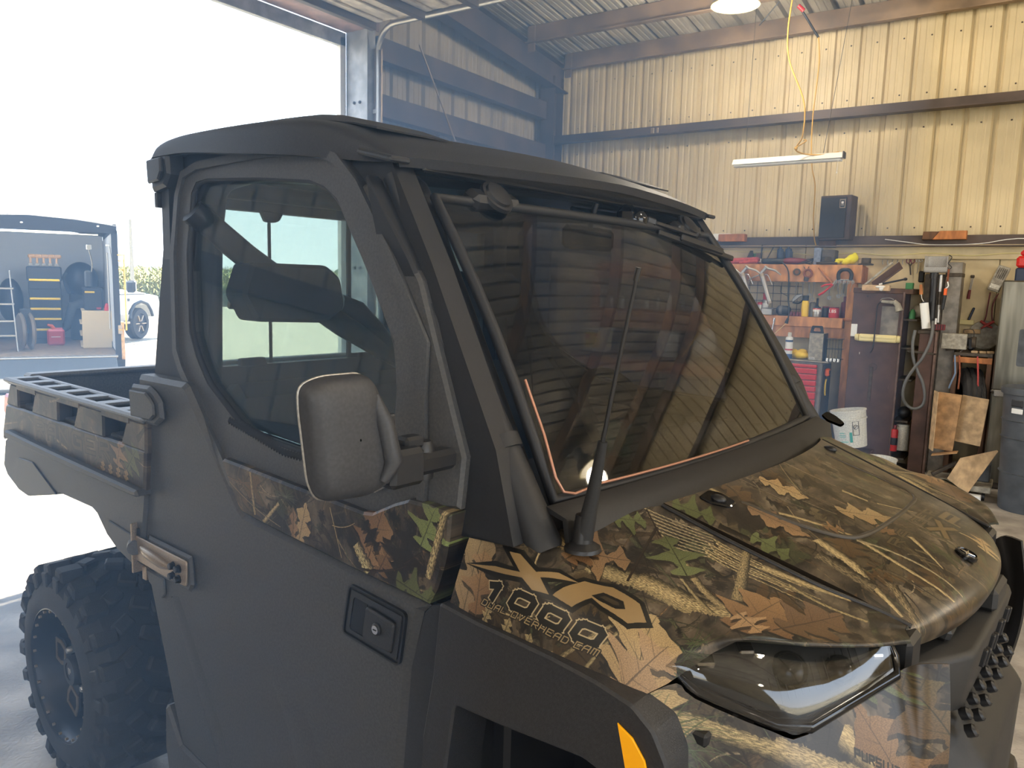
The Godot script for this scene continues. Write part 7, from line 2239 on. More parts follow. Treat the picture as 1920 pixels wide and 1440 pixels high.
	obj("flap", MB.new().box(Vector3(.19, .03, .01), Vector3(.205, .41, .008), .002, Basis(Vector3.BACK, -.075) * Basis(Vector3.UP, -.25)), M.card2, cb)
	obj("bottom_flap", MB.new().box(Vector3(.02, -.27, .08), Vector3(.2, .008, .12), .002, Basis(Vector3.BACK, .25)), M.card, cb)
	var fl := thing("cardboard_sheet", "loose flat sheet of cardboard leaning down off the dolly", "cardboard", Vector3(-.315, .25, -7.42))
	obj("sheet", MB.new().at(Vector3.ZERO, Basis(Vector3.RIGHT, -.5)).prism(P2([.155, .19, .165, .18, -.02, -.235, -.175, -.115, -.1, .08]), -.004, .004, .001), M.card2, fl)
	# trash can
	var tc := thing("trash_can", "big grey plastic trash can at the right edge by the refrigerator", "trash can", Vector3(.09, 0, -7.3))
	obj("shell", MB.new().lathe([Vector2(0, 0), Vector2(.20, 0), Vector2(.205, .01), Vector2(.245, .93), Vector2(.262, .935), Vector2(.266, .96), Vector2(.26, .985), Vector2(.24, .985), Vector2(.235, .94), Vector2(.195, .03), Vector2(0, .03)], 36), M.greybin, tc)
	for y in [.3, .58, .72]:
		obj("hoop", MB.new().lathe([Vector2(.2 + y * .043, y), Vector2(.217 + y * .043, y + .008), Vector2(.2 + y * .045, y + .016)], 36), M.greybin, tc)
	obj("handle_slot", MB.new().at(Vector3.ZERO, Basis(Vector3.UP, -.65)).box(Vector3(0, .87, .236), Vector3(.10, .06, .02), .012), M.black, tc)
	obj("duct_tape", MB.new().at(Vector3.ZERO, Basis(Vector3.UP, -.6)).box(Vector3(.0, .81, .245), Vector3(.09, .04, .008), .004), M.white, tc)
	# refrigerator
	var rf := thing("refrigerator", "old brown-grey stainless refrigerator by the right edge", "refrigerator", Vector3(.12, 0, -8.2))
	obj("body", MB.new().box(Vector3(.0, .90, .0), Vector3(.76, 1.80, .56), .012), M.oldiron, rf)
	obj("upper_door", MB.new().box(Vector3(.0, 1.355, .295), Vector3(.76, .95, .05), .012), M.stainless, rf)
	obj("lower_door", MB.new().box(Vector3(.0, .46, .295), Vector3(.76, .80, .05), .012), M.stainless, rf)
	obj("trim", MB.new().box(Vector3(.0, .872, .31), Vector3(.77, .02, .03), .004), M.chrome, rf)
	obj("dispenser", MB.new().at(Vector3(0, 0, .322)).ring(rnd(rect(-.22, 1.1, .02, 1.42), .02, 3), rnd(rect(-.195, 1.12, -.005, 1.40), .015, 3), -.002, .006).box(Vector3(-.1, 1.26, -.0), Vector3(.19, .28, .004)), M.greybin, rf)
	obj("handle", MB.new().box(Vector3(-.3, .855, .325), Vector3(.12, .06, .016), .006), M.steel, rf)
	var rc := thing("red_lantern", "red and black jug standing on top of the refrigerator", "jug", Vector3(-.13, 1.80, -8.0))
	obj("base", MB.new().box(Vector3(0, .07, 0), Vector3(.1, .14, .1), .012), M.navy, rc)
	obj("body", MB.new().box(Vector3(.0, .19, 0), Vector3(.1, .10, .1), .02), M.red, rc)
	obj("cap", MB.new().box(Vector3(.02, .265, 0), Vector3(.09, .05, .09), .016).box(Vector3(.03, .3, 0), Vector3(.06, .05, .06), .02), M.redp, rc)

func wall_things() -> void:
	var z := -8.49
	# speaker on the girt
	var sp := thing("speaker", "large dark wood speaker cabinet standing on the girt", "speaker", Vector3(-1.775, 2.212, -8.42), 0.0)
	sp.rotation.y = -.1
	obj("cabinet", MB.new().box(Vector3(0.02, .22, -.02), Vector3(.30, .44, .2), .006), M.brownwood, sp)
	obj("grille", MB.new().box(Vector3(.0, .22, .085), Vector3(.25, .40, .014), .004), M.grille, sp)
	obj("grille_seam", MB.new().box(Vector3(.02, .15, .094), Vector3(.004, .24, .003)).box(Vector3(-.0, .28, .0935), Vector3(.2, .003, .002)), M.black, sp)
	obj("badge_frame", MB.new().box(Vector3(.09, .355, .093), Vector3(.055, .085, .006), .001), M.zinc, sp)
	obj("badge", MB.new().box(Vector3(.09, .355, .097), Vector3(.042, .07, .003)), M.black, sp)
	obj("badge_mark", MB.new().box(Vector3(.09, .365, .0992), Vector3(.022, .022, .002)).box(Vector3(.09, .342, .0992), Vector3(.026, .004, .002)), M.white, sp)
	tag(obj("wood_block", MB.new().box(Vector3(-1.83, 2.175, -8.43), Vector3(.16, .07, .06), .004), M.darkwood), "dark wood block fixed under the speaker", "wood block")
	tag(obj("wood_block", MB.new().box(Vector3(-2.82, 2.247, -8.42), Vector3(.29, .082, .10), .005), M.lumber2), "orange wood block on the girt near the windscreen", "wood block")
	var w3 := thing("wood_block", "split orange wood block on the girt right of the speaker", "wood block", Vector3(-.78, 2.21, -8.42))
	obj("block", MB.new().prism(P2([-.10, 0, .18, 0, .18, .08, -.04, .08]), -.05, .05, .004), M.lumber2, w3)
	obj("dark_block", MB.new().prism(P2([-.19, 0, -.102, 0, -.045, .075, -.18, .075]), -.05, .05, .004), M.darkwood, w3)
	# shop light on chains and cords
	var tl := thing("tube_light", "unlit white fluorescent shop light hanging on thin chains", "light fixture", Vector3(-2.16, 2.94, -7.9))
	tl.rotation.z = .003
	var pf := P2([-.06, 0, .06, 0, .045, .02, .02, .055, -.02, .055, -.045, .02])
	var mm := MB.new().at(Vector3(-.525, 0, 0), Basis(Vector3.UP, PI / 2))
	mm.prism(pf, 0, 1.05, .004)
	obj("reflector", mm, M.white, tl)
	obj("end_plate", MB.new().box(Vector3(.53, .03, 0), Vector3(.012, .06, .1), .003), M.oldiron, tl)
	for s in [-.025, .025]:
		obj("tube", MB.new().tube([Vector3(-.51, -.012, s), Vector3(.51, -.012, s)], .012, 10), M.white, tl)
	obj("pull_string", MB.new().tube([Vector3(.49, 0, .05), Vector3(.485, -.13, .05)], .002, 5).ball(Vector3(.485, -.135, .05), Vector3(.006, .01, .006)), M.white, tl)
	for q in [[-.41, -.42], [.34, .43]]:
		var c := thing("hanging_chain", "thin chain holding the %s end of the hanging shop light" % ("left" if q[0] < 0 else "right"), "chain", Vector3(-2.16, 2.995, -7.9))
		obj("links", MB.new().tube([Vector3(q[0], 0, 0), Vector3(q[1] + (.03 if q[0] < 0 else 0.08), roof_y(-7.9) - 3.01, 0)], .0028, 5), M.oldiron, c)
	var c1 := thing("power_cord", "yellow cord drooping from the roof to the hanging shop light", "cord", Vector3.ZERO)
	obj("cable", MB.new().tube(cr(P3([-2.116, 4.5, -7.62, -2.152, 4.099, -7.62, -2.121, 3.82, -7.62, -1.979, 3.485, -7.62, -1.945, 3.311, -7.62, -1.962, 3.12, -7.65, -2.03, 3.06, -7.75, -2.04, 3.02, -7.78, -1.95, 2.99, -7.85, -1.80, 2.985, -7.88, -1.68, 3.005, -7.9]), 6), .007, 7), M.cordy, c1)
	obj("knot", MB.new().tube(cr(P3([-2.03, 3.05, -7.74, -1.99, 3.07, -7.74, -1.94, 3.1, -7.73, -1.97, 3.11, -7.73]), 4), .006, 6).ball(Vector3(-2.04, 3.04, -7.76), Vector3(.018, .018, .016)), M.cordy, c1)
	var c2 := thing("extension_cord", "second cord with a black splice hanging beside the shop light", "cord", Vector3.ZERO)
	obj("cable", MB.new().tube(cr(P3([-1.967, 4.104, -8.0, -1.945, 3.9, -8.0, -1.949, 3.719, -8.0, -1.965, 3.388, -8.0, -1.96, 3.119, -8.0, -1.943, 2.892, -8.02, -1.92, 2.72, -8.1, -1.96, 2.435, -8.3, -1.96, 2.22, -8.42, -1.93, 2.12, -8.46]), 6), .006, 7), M.cordy, c2)
	obj("splice", MB.new().tube(cr(P3([-2.14, 4.38, -7.9, -2.066, 4.261, -7.95, -2.0, 4.15, -8.0, -1.967, 4.10, -8.0]), 4), .011, 8), M.black, c2)
	obj("plug", MB.new().tube([Vector3(-2.15, 4.39, -7.9), Vector3(-2.10, 4.34, -7.92)], .02, 10), M.redp, c2)
	tag(obj("roof_wire", MB.new().tube([Vector3(-2.45, 4.2, -7.7), Vector3(-2.25, 4.36, -7.62)], .005, 6), M.black), "short dark wire sticking out beside the lit lamp", "wire")
	var c3 := thing("wall_cable", "white cable stapled along the ledger above the plywood", "cable", Vector3.ZERO)
	var cp := []
	for i in 26:
		var x := lerpf(-3.1, .4, i / 25.0)
		cp.append(Vector3(x, 2.075 + .012 * sin(i * 1.3) + (.03 if i < 6 else 0.0), -8.455))
	obj("cable", MB.new().tube(cr(cp, 3), .0065, 6), M.beige, c3)
	var c4 := thing("wall_cable", "thin white cable lying on the girt at the right", "cable", Vector3.ZERO)
	obj("cable", MB.new().tube(cr(P3([-1.3, 2.22, -8.44, -1.1, 2.19, -8.42, -.9, 2.165, -8.42, -.5, 2.17, -8.42, -.2, 2.215, -8.42, .3, 2.20, -8.42]), 4), .004, 5), M.white, c4)
	tag(obj("outlet_box", MB.new().box(Vector3(-2.95, 2.262, -8.46), Vector3(.2, .075, .03), .004), M.white), "white strip of insulation at the bottom of the wall sheets", "strip")
	# tools on the plywood to the right
	var sc := thing("scissors", "dark scissors hanging on the plywood left of the grey tower", "scissors", Vector3(-1.06, 1.96, z))
	for s in [-1.0, 1.0]:
		var lp := []
		for i in 14:
			var a := TAU * i / 14.0
			lp.append(Vector3(s * .02 + cos(a) * .016, .055 + sin(a) * .026, .012))
		obj("bow", MB.new().tube(lp, .005, 6, true), M.maroon, sc)
		obj("blade", MB.new().tube([Vector3(s * .014, .03, .012), Vector3(0, -.0, .012), Vector3(-s * .004 + .012, -.085, .012)], [.006, .008, .003], 6), M.oldiron, sc)
	var wk := thing("snips", "pale metal snips hanging right of the dark scissors", "snips", Vector3(-.985, 1.96, z))
	for s in [-1.0, 1.0]:
		var lp := []
		for i in 12:
			var a := TAU * i / 12.0
			lp.append(Vector3(s * .014 + cos(a) * .012, .055 + sin(a) * .014, .012))
		obj("bow", MB.new().tube(lp, .004, 6, true), M.steel, wk)
	obj("blade", MB.new().bar(Vector3(0, .04, .012), Vector3(-.01, -.07, .012), .024, .006, .002), M.steel, wk)
	tag(obj("blue_file", MB.new().bar(Vector3(-.925, 2.04, z + .02), Vector3(-.935, 1.84, z + .02), .022, .016, .005), M.blue), "blue-handled file hanging between snips and tower", "file")
	tag(obj("black_pouch", MB.new().box(Vector3(-.95, 1.86, z + .03), Vector3(.05, .11, .04), .01), M.black), "black pouch hanging below the blue file", "pouch")
	for k in 5:
		tag(obj("wall_hook", MB.new().tube([Vector3(-1.31 + k * .045, 2.02, z), Vector3(-1.31 + k * .045, 2.0, z + .02), Vector3(-1.305 + k * .045, 1.975, z + .015)], .005, 6), M.steel), "%s small steel hook from the left in the row above the slanted plate" % ["first", "second", "middle", "fourth", "last"][k], "hook", "hooks above the slanted plate")
	var sr := thing("gasket_scraper", "double-rod tool with a dark red handle hanging alone on the plywood", "scraper", Vector3(-.525, 1.77, z + .015))
	obj("head", MB.new().box(Vector3(.0, .10, 0), Vector3(.035, .03, .02), .006), M.oldiron, sr)
	obj("rod", MB.new().tube([Vector3(.008, .09, 0), Vector3(-.004, -.03, 0)], .004, 6).tube([Vector3(-.004, .09, 0), Vector3(-.014, -.03, 0)], .004, 6), M.steel, sr)
	obj("grip", MB.new().tube([Vector3(-.01, -.025, 0), Vector3(-.017, -.11, 0)], [.011, .014], 10), M.maroon, sr)
	var bg := thing("brush", "blue-handled brush hanging low on the plywood", "brush", Vector3(-.50, 1.53, z + .02))
	obj("handle", MB.new().bar(Vector3(.015, .05, 0), Vector3(-.02, -.07, 0), .03, .02, .006), M.navy, bg)
	obj("block", MB.new().box(Vector3(-.05, -.09, 0), Vector3(.15, .045, .03), .004), M.beige, bg)
	var ch := thing("battery_charger", "grey battery charger with two dark leads hanging by the refrigerator", "battery charger", Vector3(-.31, 1.85, -8.42))
	ch.rotation.z = -.33
	obj("case", MB.new().box(Vector3(0, 0, .02), Vector3(.10, .24, .07), .008), M.grey2, ch)
	for k in 5:
		obj("vent", MB.new().box(Vector3(-.03 + .015 * k, .05, .056), Vector3(.005, .10, .004)), M.oldiron, ch)
	obj("dial", MB.new().box(Vector3(0, -.075, .056), Vector3(.08, .04, .004), .001), M.whitep, ch)
	var ld := thing("charger_leads", "dark red charger leads with crossed clamps below the charger", "cable", Vector3.ZERO)
	obj("lead", MB.new().tube(cr(P3([-.366, 1.726, -8.4, -.375, 1.6, -8.4, -.38, 1.5, -8.4, -.40, 1.43, -8.4]), 4), .006, 6), M.maroon, ld)
	obj("lead", MB.new().tube(cr(P3([-.30, 1.72, -8.4, -.335, 1.62, -8.4, -.335, 1.52, -8.4, -.325, 1.46, -8.4]), 4), .006, 6), M.maroon, ld)
	obj("clamp", MB.new().tube(P3([-.42, 1.46, -8.4, -.36, 1.42, -8.4, -.32, 1.40, -8.4]), [.012, .014, .006], 8).tube(P3([-.31, 1.46, -8.39, -.36, 1.43, -8.39, -.41, 1.39, -8.39]), [.012, .014, .006], 8), M.redfade, ld)

func side_shelf() -> void:
	# shelving against the door wall, seen through the cab windows
	var S := thing("wall_shelf", "wooden shelf against the door wall, seen through the cab windows", "shelf", Vector3(-5.0, 0, -6.4))
	for y in [.45, .95, 1.35, 1.62]:
		obj("board", MB.new().box(Vector3(0, y, 0), Vector3(.32, .035, 1.7), .004), M.darkwood, S)
	for q in [-.82, .82]:
		obj("upright", MB.new().box(Vector3(.02, .85, q), Vector3(.3, 1.7, .035), .004), M.darkwood, S)
	for k in 4:
		can("funnel_bottle", ["first cone-shaped yellow bottle on the door-wall shelf", "second cone-shaped yellow bottle on the door-wall shelf", "cone-shaped red bottle on the door-wall shelf", "cone-shaped orange bottle at the end of the door-wall shelf"][k], "bottle", Vector3(-4.95, .97, -5.85 - .13 * k), .05, .24, [M.yellow, M.cordy, M.redfade, M.orange][k], [M.yellow, M.cordy, M.redfade, M.orange][k], .3, .45)
	# raised overhead door with its track
	var D := thing("overhead_door", "raised ribbed overhead door lying flat under the roof", "garage door", Vector3(0, 0, 0))
	var dy := 3.875
	for i in 7:
		var x := -4.94 + i * .545
		var sec := obj("section", MB.new().box(Vector3(x + .26, dy + .03, -2.74), Vector3(.53, .045, 4.66), .006), M.doorpanel, D)
		for k in 3:
			obj("rib", MB.new().box(Vector3(x + .09 + .17 * k, dy, -2.74), Vector3(.07, .02, 4.6), .006), M.doorpanel, sec)
		obj("stiffener", MB.new().box(Vector3(x + .02, dy - .035, -2.74), Vector3(.06, .06, 4.6), .004), M.girt, sec)
		for z in [-4.98, -4.2, -2.6, -.5]:
			obj("hinge", MB.new().box(Vector3(x + .0, dy - .0, z), Vector3(.16, .012, .05), .003).tube([Vector3(x, dy - .02, z - .05), Vector3(x, dy - .02, z + .05)], .012, 8), M.steel, sec)
	for z in [-5.16, -.20]:
		var tr := thing("door_track", "curved steel track beside the %s jamb of the open door" % ("right" if z < -3 else "left"), "door track", Vector3.ZERO)
		var pts := [Vector3(-5.06, .05, z - .08), Vector3(-5.06, 3.72, z - .08)]
		for i in 7:
			var a := PI - PI / 2 * i / 6.0
			pts.append(Vector3(-4.86 + cos(a) * .20, 3.72 + sin(a) * .20, z - .08))
		pts.append(Vector3(-1.0, 3.92, z - .08))
		obj("rail", MB.new().tube(pts, .024, 8), M.steel, tr)
		obj("angle", MB.new().box(Vector3(-5.11, 1.9, z - .10), Vector3(.05, 3.7, .006), .001).box(Vector3(-5.085, 1.9, z - .13), Vector3(.006, 3.7, .05), .001), M.zinc, tr)
		for y in [.7, 1.6, 2.5, 3.2]:
			obj("bracket", MB.new().box(Vector3(-5.09, y, z - .09), Vector3(.08, .04, .03), .003), M.steel, tr)
	var rl := thing("torsion_bar", "steel spring bar above the open door", "spring bar", Vector3.ZERO)
	obj("bar", MB.new().tube([Vector3(-5.0, 4.28, -5.3), Vector3(-5.0, 4.28, -.2)], .016, 10), M.steel, rl)
	obj("spring", MB.new().tube([Vector3(-5.0, 4.28, -3.9), Vector3(-5.0, 4.28, -2.9)], .035, 12), M.oldiron, rl)
	obj("drum", MB.new().at(Vector3(-5.0, 4.28, -5.2), Basis(Vector3.RIGHT, PI / 2)).lathe([Vector2(0, 0), Vector2(.07, 0), Vector2(.055, .02), Vector2(.055, .05), Vector2(.07, .07), Vector2(0, .07)], 18), M.steel, rl)

func loose_things() -> void:
	# crumpled bags on the dash behind the windscreen (vehicle axes turned into the room)
	var o := Vector3(-2.48493, 0, -1.94787)
	var b := Basis(Vector3.UP, deg_to_rad(-6.0))
	for q in [[Vector3(1.70, 1.292, .13), M.tealbag, "teal plastic bag crumpled on the dash behind the windscreen", .05], [Vector3(1.72, 1.297, -.02), M.clearbag, "clear plastic bag standing crumpled on the dash behind the windscreen", .09], [Vector3(1.74, 1.288, .34), M.clearbag, "small clear wrapper lying on the dash near the pillar", .035]]:
		var t := thing("plastic_bag", q[2], "plastic bag", o + b * q[0])
		t.rotation.y = deg_to_rad(-6.0)
		var rows := []
		for i in 7:
			var l := []
			var r: float = q[3] * (1.0 - .5 * pow(i / 6.0, 2.0))
			for k in 13:
				var a := TAU * (k % 12) / 12.0
				var w := 1.0 + .35 * sin(a * 3.0 + i * 1.3) * (i % 2 + .4)
				l.append(Vector3(cos(a) * r * .7 * w, q[3] * 1.55 * i / 6.0 + .012 * sin(a * 2.0 + i), sin(a) * r * w))
			rows.append(l)
		obj("film", MB.new().grid(rows, .0, null, true), q[1], t)
	var hb := thing("machine_handle", "black rubber-tipped handle leaning in at the right edge of the view", "handle", Vector3(.71, 0, -2.78))
	obj("tube", MB.new().tube([Vector3(.22, 0, .05), Vector3(.1, .62, .02), Vector3(.02, 1.0, 0)], .022, 10), M.black, hb)
	obj("grip", MB.new().tube([Vector3(.05, .87, .0), Vector3(.012, 1.035, 0), Vector3(.006, 1.06, 0)], [.034, .036, .02], 12), M.rubber, hb)

# ------------------------------------------------------------------ outside the door
func build_outside() -> void:
	trailer()
	pickup()
	field()

func tbox(called: String, parent: Node, c: Vector3, s: Vector3, m: Material, b := .006) -> MeshInstance3D:
	return obj(called, MB.new().box(c, s, b), m, parent)

func trailer() -> void:
	var O := Vector3(-12.08, 0, -6.61)
	var ph := deg_to_rad(64.0)
	var T := thing("cargo_trailer", "black enclosed cargo trailer with its rear opening towards the shop", "trailer", O, ph)
	var h := .40
	tbox("floor_deck", T, Vector3(-1.1, h - .03, -2.0), Vector3(2.2, .06, 4.0), M.tfloor)
	tbox("side_wall", T, Vector3(.03, 1.42, -2.0), Vector3(.05, 2.06, 4.0), M.tblack)
	tbox("side_wall", T, Vector3(-2.23, 1.42, -2.0), Vector3(.05, 2.06, 4.0), M.tblack)
	tbox("inner_lining", T, Vector3(-.0, 1.37, -2.05), Vector3(.015, 1.9, 3.8), M.tlining)
	tbox("inner_lining", T, Vector3(-2.19, 1.37, -2.05), Vector3(.015, 1.9, 3.8), M.tlining)
	tbox("front_wall", T, Vector3(-1.1, 1.42, -3.98), Vector3(2.2, 2.06, .05), M.tlining)
	var rf := []
	for i in 3:
		var l := []
		for k in 9:
			var x := -2.25 + 2.31 * k / 8.0
			l.append(Vector3(x, 2.42 + .10 * (1.0 - pow((x + 1.1) / 1.15, 2.0)), [0.02, -2.0, -4.0][i]))
		rf.append(l)
	obj("roof", MB.new().grid(rf, .03, null, false), M.tblack, T)
	obj("rear_header", MB.new().prism(P2([-2.25, 2.29, .055, 2.30, .055, 2.42, -.5, 2.49, -1.1, 2.52, -1.7, 2.49, -2.25, 2.42]), -.02, .03, .006), M.tblack, T)
	tbox("rear_post", T, Vector3(.02, 1.36, .0), Vector3(.09, 1.98, .06), M.tblack)
	tbox("rear_post", T, Vector3(-2.22, 1.36, .0), Vector3(.09, 1.98, .06), M.tblack)
	for q in [-1.2, -.2]:
		obj("marker_light", MB.new().ball(Vector3(q, 2.40, .035), Vector3(.02, .012, .012)), M.white, T)
	tbox("light_bar", T, Vector3(-1.0, 2.27, -.06), Vector3(1.6, .015, .02), M.lampglow, .003)
	tbox("ceiling_lamp", T, Vector3(-1.0, 2.36, -1.6), Vector3(.3, .03, .12), M.lampglow, .01)
	var tl := OmniLight3D.new()
	tl.name = "trailer_lamp_light"
	tl.light_color = Color(0.95, 0.97, 1.0)
	tl.light_energy = 1.6
	tl.light_size = .1
	tl.omni_range = 12.0
	tl.omni_attenuation = 2.0
	tl.shadow_enabled = true
	T.add_child(tl)
	tl.position = Vector3(-1.0, 2.2, -1.6)
	tbox("tread_plate", T, Vector3(-1.1, h - .01, .12), Vector3(2.2, .02, .24), M.steel, .003)
	for k in 22:
		obj("tread_rib", MB.new().box(Vector3(-2.15 + .1 * k, h + .003, .12), Vector3(.012, .006, .17), .002, Basis(Vector3.UP, .5)), M.zinc, T)
	obj("ramp", MB.new().box(Vector3(-1.1, .19, .68), Vector3(2.15, .05, .95), .01, Basis(Vector3.RIGHT, .36)), M.ramp, T)
	var lt := obj("latch_bar", MB.new().tube(P3([.06, 1.88, .06, .14, 1.88, .08, .14, .79, .08, .03, .80, .06]), .012, 8).tube(P3([.05, 1.97, .06, .145, 1.975, .08, .14, 1.88, .08]), .012, 8).tube(P3([.06, 1.75, .06, .14, 1.755, .08]), .01, 8), M.cordy, T)
	tbox("latch_plate", T, Vector3(.05, .80, .05), Vector3(.06, .14, .04), M.zinc)
	tbox("hinge_post", T, Vector3(.085, .62, .03), Vector3(.05, .6, .05), M.card)
	for w in [-1.5, -2.4]:
		obj("road_wheel", MB.new().at(Vector3(.12, .33, w), Basis(Vector3.BACK, -PI / 2)).lathe([Vector2(0, -.02), Vector2(.18, -.02), Vector2(.2, .05), Vector2(.32, .06), Vector2(.33, 0), Vector2(.32, -.14), Vector2(0, -.14)], 24), M.tyre, T)
		obj("road_wheel", MB.new().at(Vector3(-2.32, .33, w), Basis(Vector3.BACK, PI / 2)).lathe([Vector2(0, -.02), Vector2(.18, -.02), Vector2(.2, .05), Vector2(.32, .06), Vector2(.33, 0), Vector2(.32, -.14), Vector2(0, -.14)], 24), M.tyre, T)
	tbox("tongue", T, Vector3(-1.1, .42, -4.6), Vector3(.12, .1, 1.2), M.tblack)
	# things inside: placed in the trailer's axes
	var at := func(x: float, y: float, z: float) -> Vector3: return O + Basis(Vector3.UP, ph) * Vector3(x, y, z)
	var c := thing("drawer_tower", "black tool cabinet with yellow drawer pulls inside the trailer", "tool cabinet", at.call(-1.0, h, -2.6), ph)
	tbox("body", c, Vector3(0, .55, 0), Vector3(.50, 1.1, .5), M.tblack, .01)
	tbox("top_tray", c, Vector3(0, 1.24, 0), Vector3(.54, .26, .5), M.tblack, .02)
	for q in [1.13, .80, .62, .44, .25]:
		var d := tbox("drawer", c, Vector3(.0, q - .09, .255), Vector3(.47, .14, .02), M.tblack, .006)
		tbox("pull", d, Vector3(.0, q, .272), Vector3(.47, .04, .02), M.yellow, .008)
	for k in 5:
		var dr := thing("cordless_drill", ["tan cordless tool, leftmost on the trailer's tool cabinet", "second tan cordless tool on the trailer's tool cabinet", "third tan cordless tool on the trailer's tool cabinet", "fourth tan cordless tool on the trailer's tool cabinet", "small tan cordless tool at the right end of the trailer's tool cabinet"][k], "power tool", at.call(-1.2 + k * .1, h + 1.37, -2.55), ph)
		tbox("battery", dr, Vector3(0, .03, 0), Vector3(.07, .05, .08), M.grey2, .01)
		tbox("grip", dr, Vector3(0, .10, 0), Vector3(.035, .12, .045), M.card, .01)
		tbox("motor", dr, Vector3(.02, .18, .0), Vector3(.12, .07, .06), M.card, .02)
	var g := thing("gas_can", "red plastic gas can with orange spout in the trailer", "gas can", at.call(-.86, h, -2.0), ph)
	obj("tank", MB.new().box(Vector3(0, .14, 0), Vector3(.27, .28, .2), .03).box(Vector3(.04, .285, 0), Vector3(.14, .04, .06), .015), M.redp, g)
	tbox("stripe", g, Vector3(0, .15, .101), Vector3(.14, .012, .003), M.white, .001)
	obj("spout", MB.new().tube(P3([-.02, .27, 0, -.06, .34, .02, -.12, .36, .03]), [.035, .03, .018], 10), M.orange, g)
	var s := thing("low_shelf_unit", "pale plywood shelf unit with three tiers inside the trailer", "shelf", at.call(-.25, h, -1.6), ph)
	tbox("end_panel", s, Vector3(.02, .31, .35), Vector3(.46, .62, .02), M.ply2)
	tbox("top", s, Vector3(.02, .625, -.25), Vector3(.46, .02, 1.2), M.ply2)
	for y in [.03, .22, .42]:
		tbox("tier", s, Vector3(-.03, y, -.25), Vector3(.42, .02, 1.18), M.ply2)
	tbox("back", s, Vector3(.24, .31, -.25), Vector3(.015, .62, 1.2), M.ply2)
	for q in [[.5, .3, M.oldiron, "brown carton on the top tier of the trailer shelf unit"], [.3, -.4, M.card, "tan carton on the middle tier of the trailer shelf unit"], [.1, -.1, M.brownwood, "dark case on the bottom tier of the trailer shelf unit"], [.3, .05, M.brownwood, "dark case on the middle tier of the trailer shelf unit"]]:
		var y: float = q[0]
		tag(tbox("carton", self, Vector3.ZERO, Vector3(.3, .14, .3), q[2]), q[3], "box").transform = Transform3D(Basis(Vector3.UP, ph), at.call(-.27, h + y + .03, -1.85 + q[1]))
	names["carton"] = 1
	var bx := thing("job_box", "black storage box with a yellow stripe on the trailer shelf unit", "storage box", at.call(-.27, h + .64, -1.7), ph)
	tbox("box", bx, Vector3(0, .19, 0), Vector3(.3, .37, .4), M.tblack, .02)
	tbox("lid", bx, Vector3(0, .37, 0), Vector3(.32, .04, .42), M.tblack, .01)
	tbox("stripe", bx, Vector3(-.05, .31, .2), Vector3(.15, .03, .006), M.yellow, .002)
	tbox("red_tag", bx, Vector3(.08, .03, .2), Vector3(.07, .035, .006), M.redp, .002)
	tag(obj("cone_bottle", MB.new().at(at.call(-.07, h + .635, -1.35)).lathe([Vector2(0, 0), Vector2(.045, 0), Vector2(.04, .08), Vector2(.015, .13), Vector2(0, .13)], 14), M.redp), "small red cone-shaped bottle at the right of the trailer shelf unit", "bottle")
	var w := thing("hand_truck_wheel", "pair of tan wheels seen edge-on in front of the trailer's tool cabinet", "wheels", at.call(-1.3, h + .31, -1.2), ph)
	for q in [-.04, .09]:
		obj("wheel", MB.new().at(Vector3(q, 0, 0), Basis(Vector3.BACK, PI / 2) * Basis(Vector3.RIGHT, .25)).lathe([Vector2(.0, -.025), Vector2(.27, -.03), Vector2(.31, 0), Vector2(.27, .03), Vector2(0, .025)], 28), M.zinc, w)
	tbox("fork", w, Vector3(.03, .16, 0), Vector3(.17, .4, .06), M.tblack, .01)
	var l := thing("step_ladder", "aluminium step ladder standing at the left in the trailer", "ladder", at.call(-1.55, h, -1.0), ph)
	obj("rail", MB.new().bar(Vector3(.10, 1.28, -.1), Vector3(.17, 0, .15), .05, .02, .004).bar(Vector3(-.42, 1.28, -.1), Vector3(-.46, 0, .15), .05, .02, .004), M.steel, l)
	for y in [.25, .48, .75, 1.0]:
		tbox("step", l, Vector3(-.14, y, .1 - y * .15), Vector3(.58, .03, .09), M.steel)
	var mc := thing("covered_machine", "dark rounded machine under a cover, right of the trailer's tool cabinet", "machine", at.call(-.42, h, -3.3), ph)
	obj("cover", MB.new().ball(Vector3(.0, 1.12, 0), Vector3(.3, .36, .3), 18, 12), M.tblack, mc)
	tbox("stand", mc, Vector3(.0, .45, 0), Vector3(.42, .9, .4), M.tblack, .03)
	obj("bent_leg", MB.new().tube(P3([.05, .72, .3, -.16, .66, .5, -.28, .26, .55, -.36, .2, .6]), [.09, .085, .07, .05], 12), M.tgrey, mc)
	obj("hose", MB.new().tube(cr(P3([-.24, 1.26, .3, -.28, 1.18, .35, -.24, 1.0, .35, -.2, .88, .36]), 4), [.03, .03, .03, .03, .03, .03, .03, .03, .03, .03, .03, .03, .03], 8), M.tgrey, mc)
	var fl := thing("work_lamp", "small bright work lamp high on the trailer's inner wall", "lamp", at.call(-.3, 2.12, -1.6), ph)
	tbox("head", fl, Vector3(0, 0, 0), Vector3(.08, .09, .05), M.white, .01)
	obj("cable", MB.new().tube(cr(P3([0, -.05, 0, .04, -.3, 0, -.0, -.6, .02, .05, -1.0, 0]), 5), .012, 6), M.grey2, fl)
	tbox("bag", fl, Vector3(-.03, -.55, .0), Vector3(.12, .3, .1), M.tgrey, .03)
	var gs := thing("gas_strut", "blue-grey support strut on the trailer's right rear post", "strut", at.call(-.05, 1.6, -.15), ph)
	obj("rod", MB.new().tube(P3([0, .52, 0, .07, -.1, .1]), .012, 8).tube(P3([-.03, .4, 0, -.03, -.8, 0]), .012, 8), M.steel, gs)
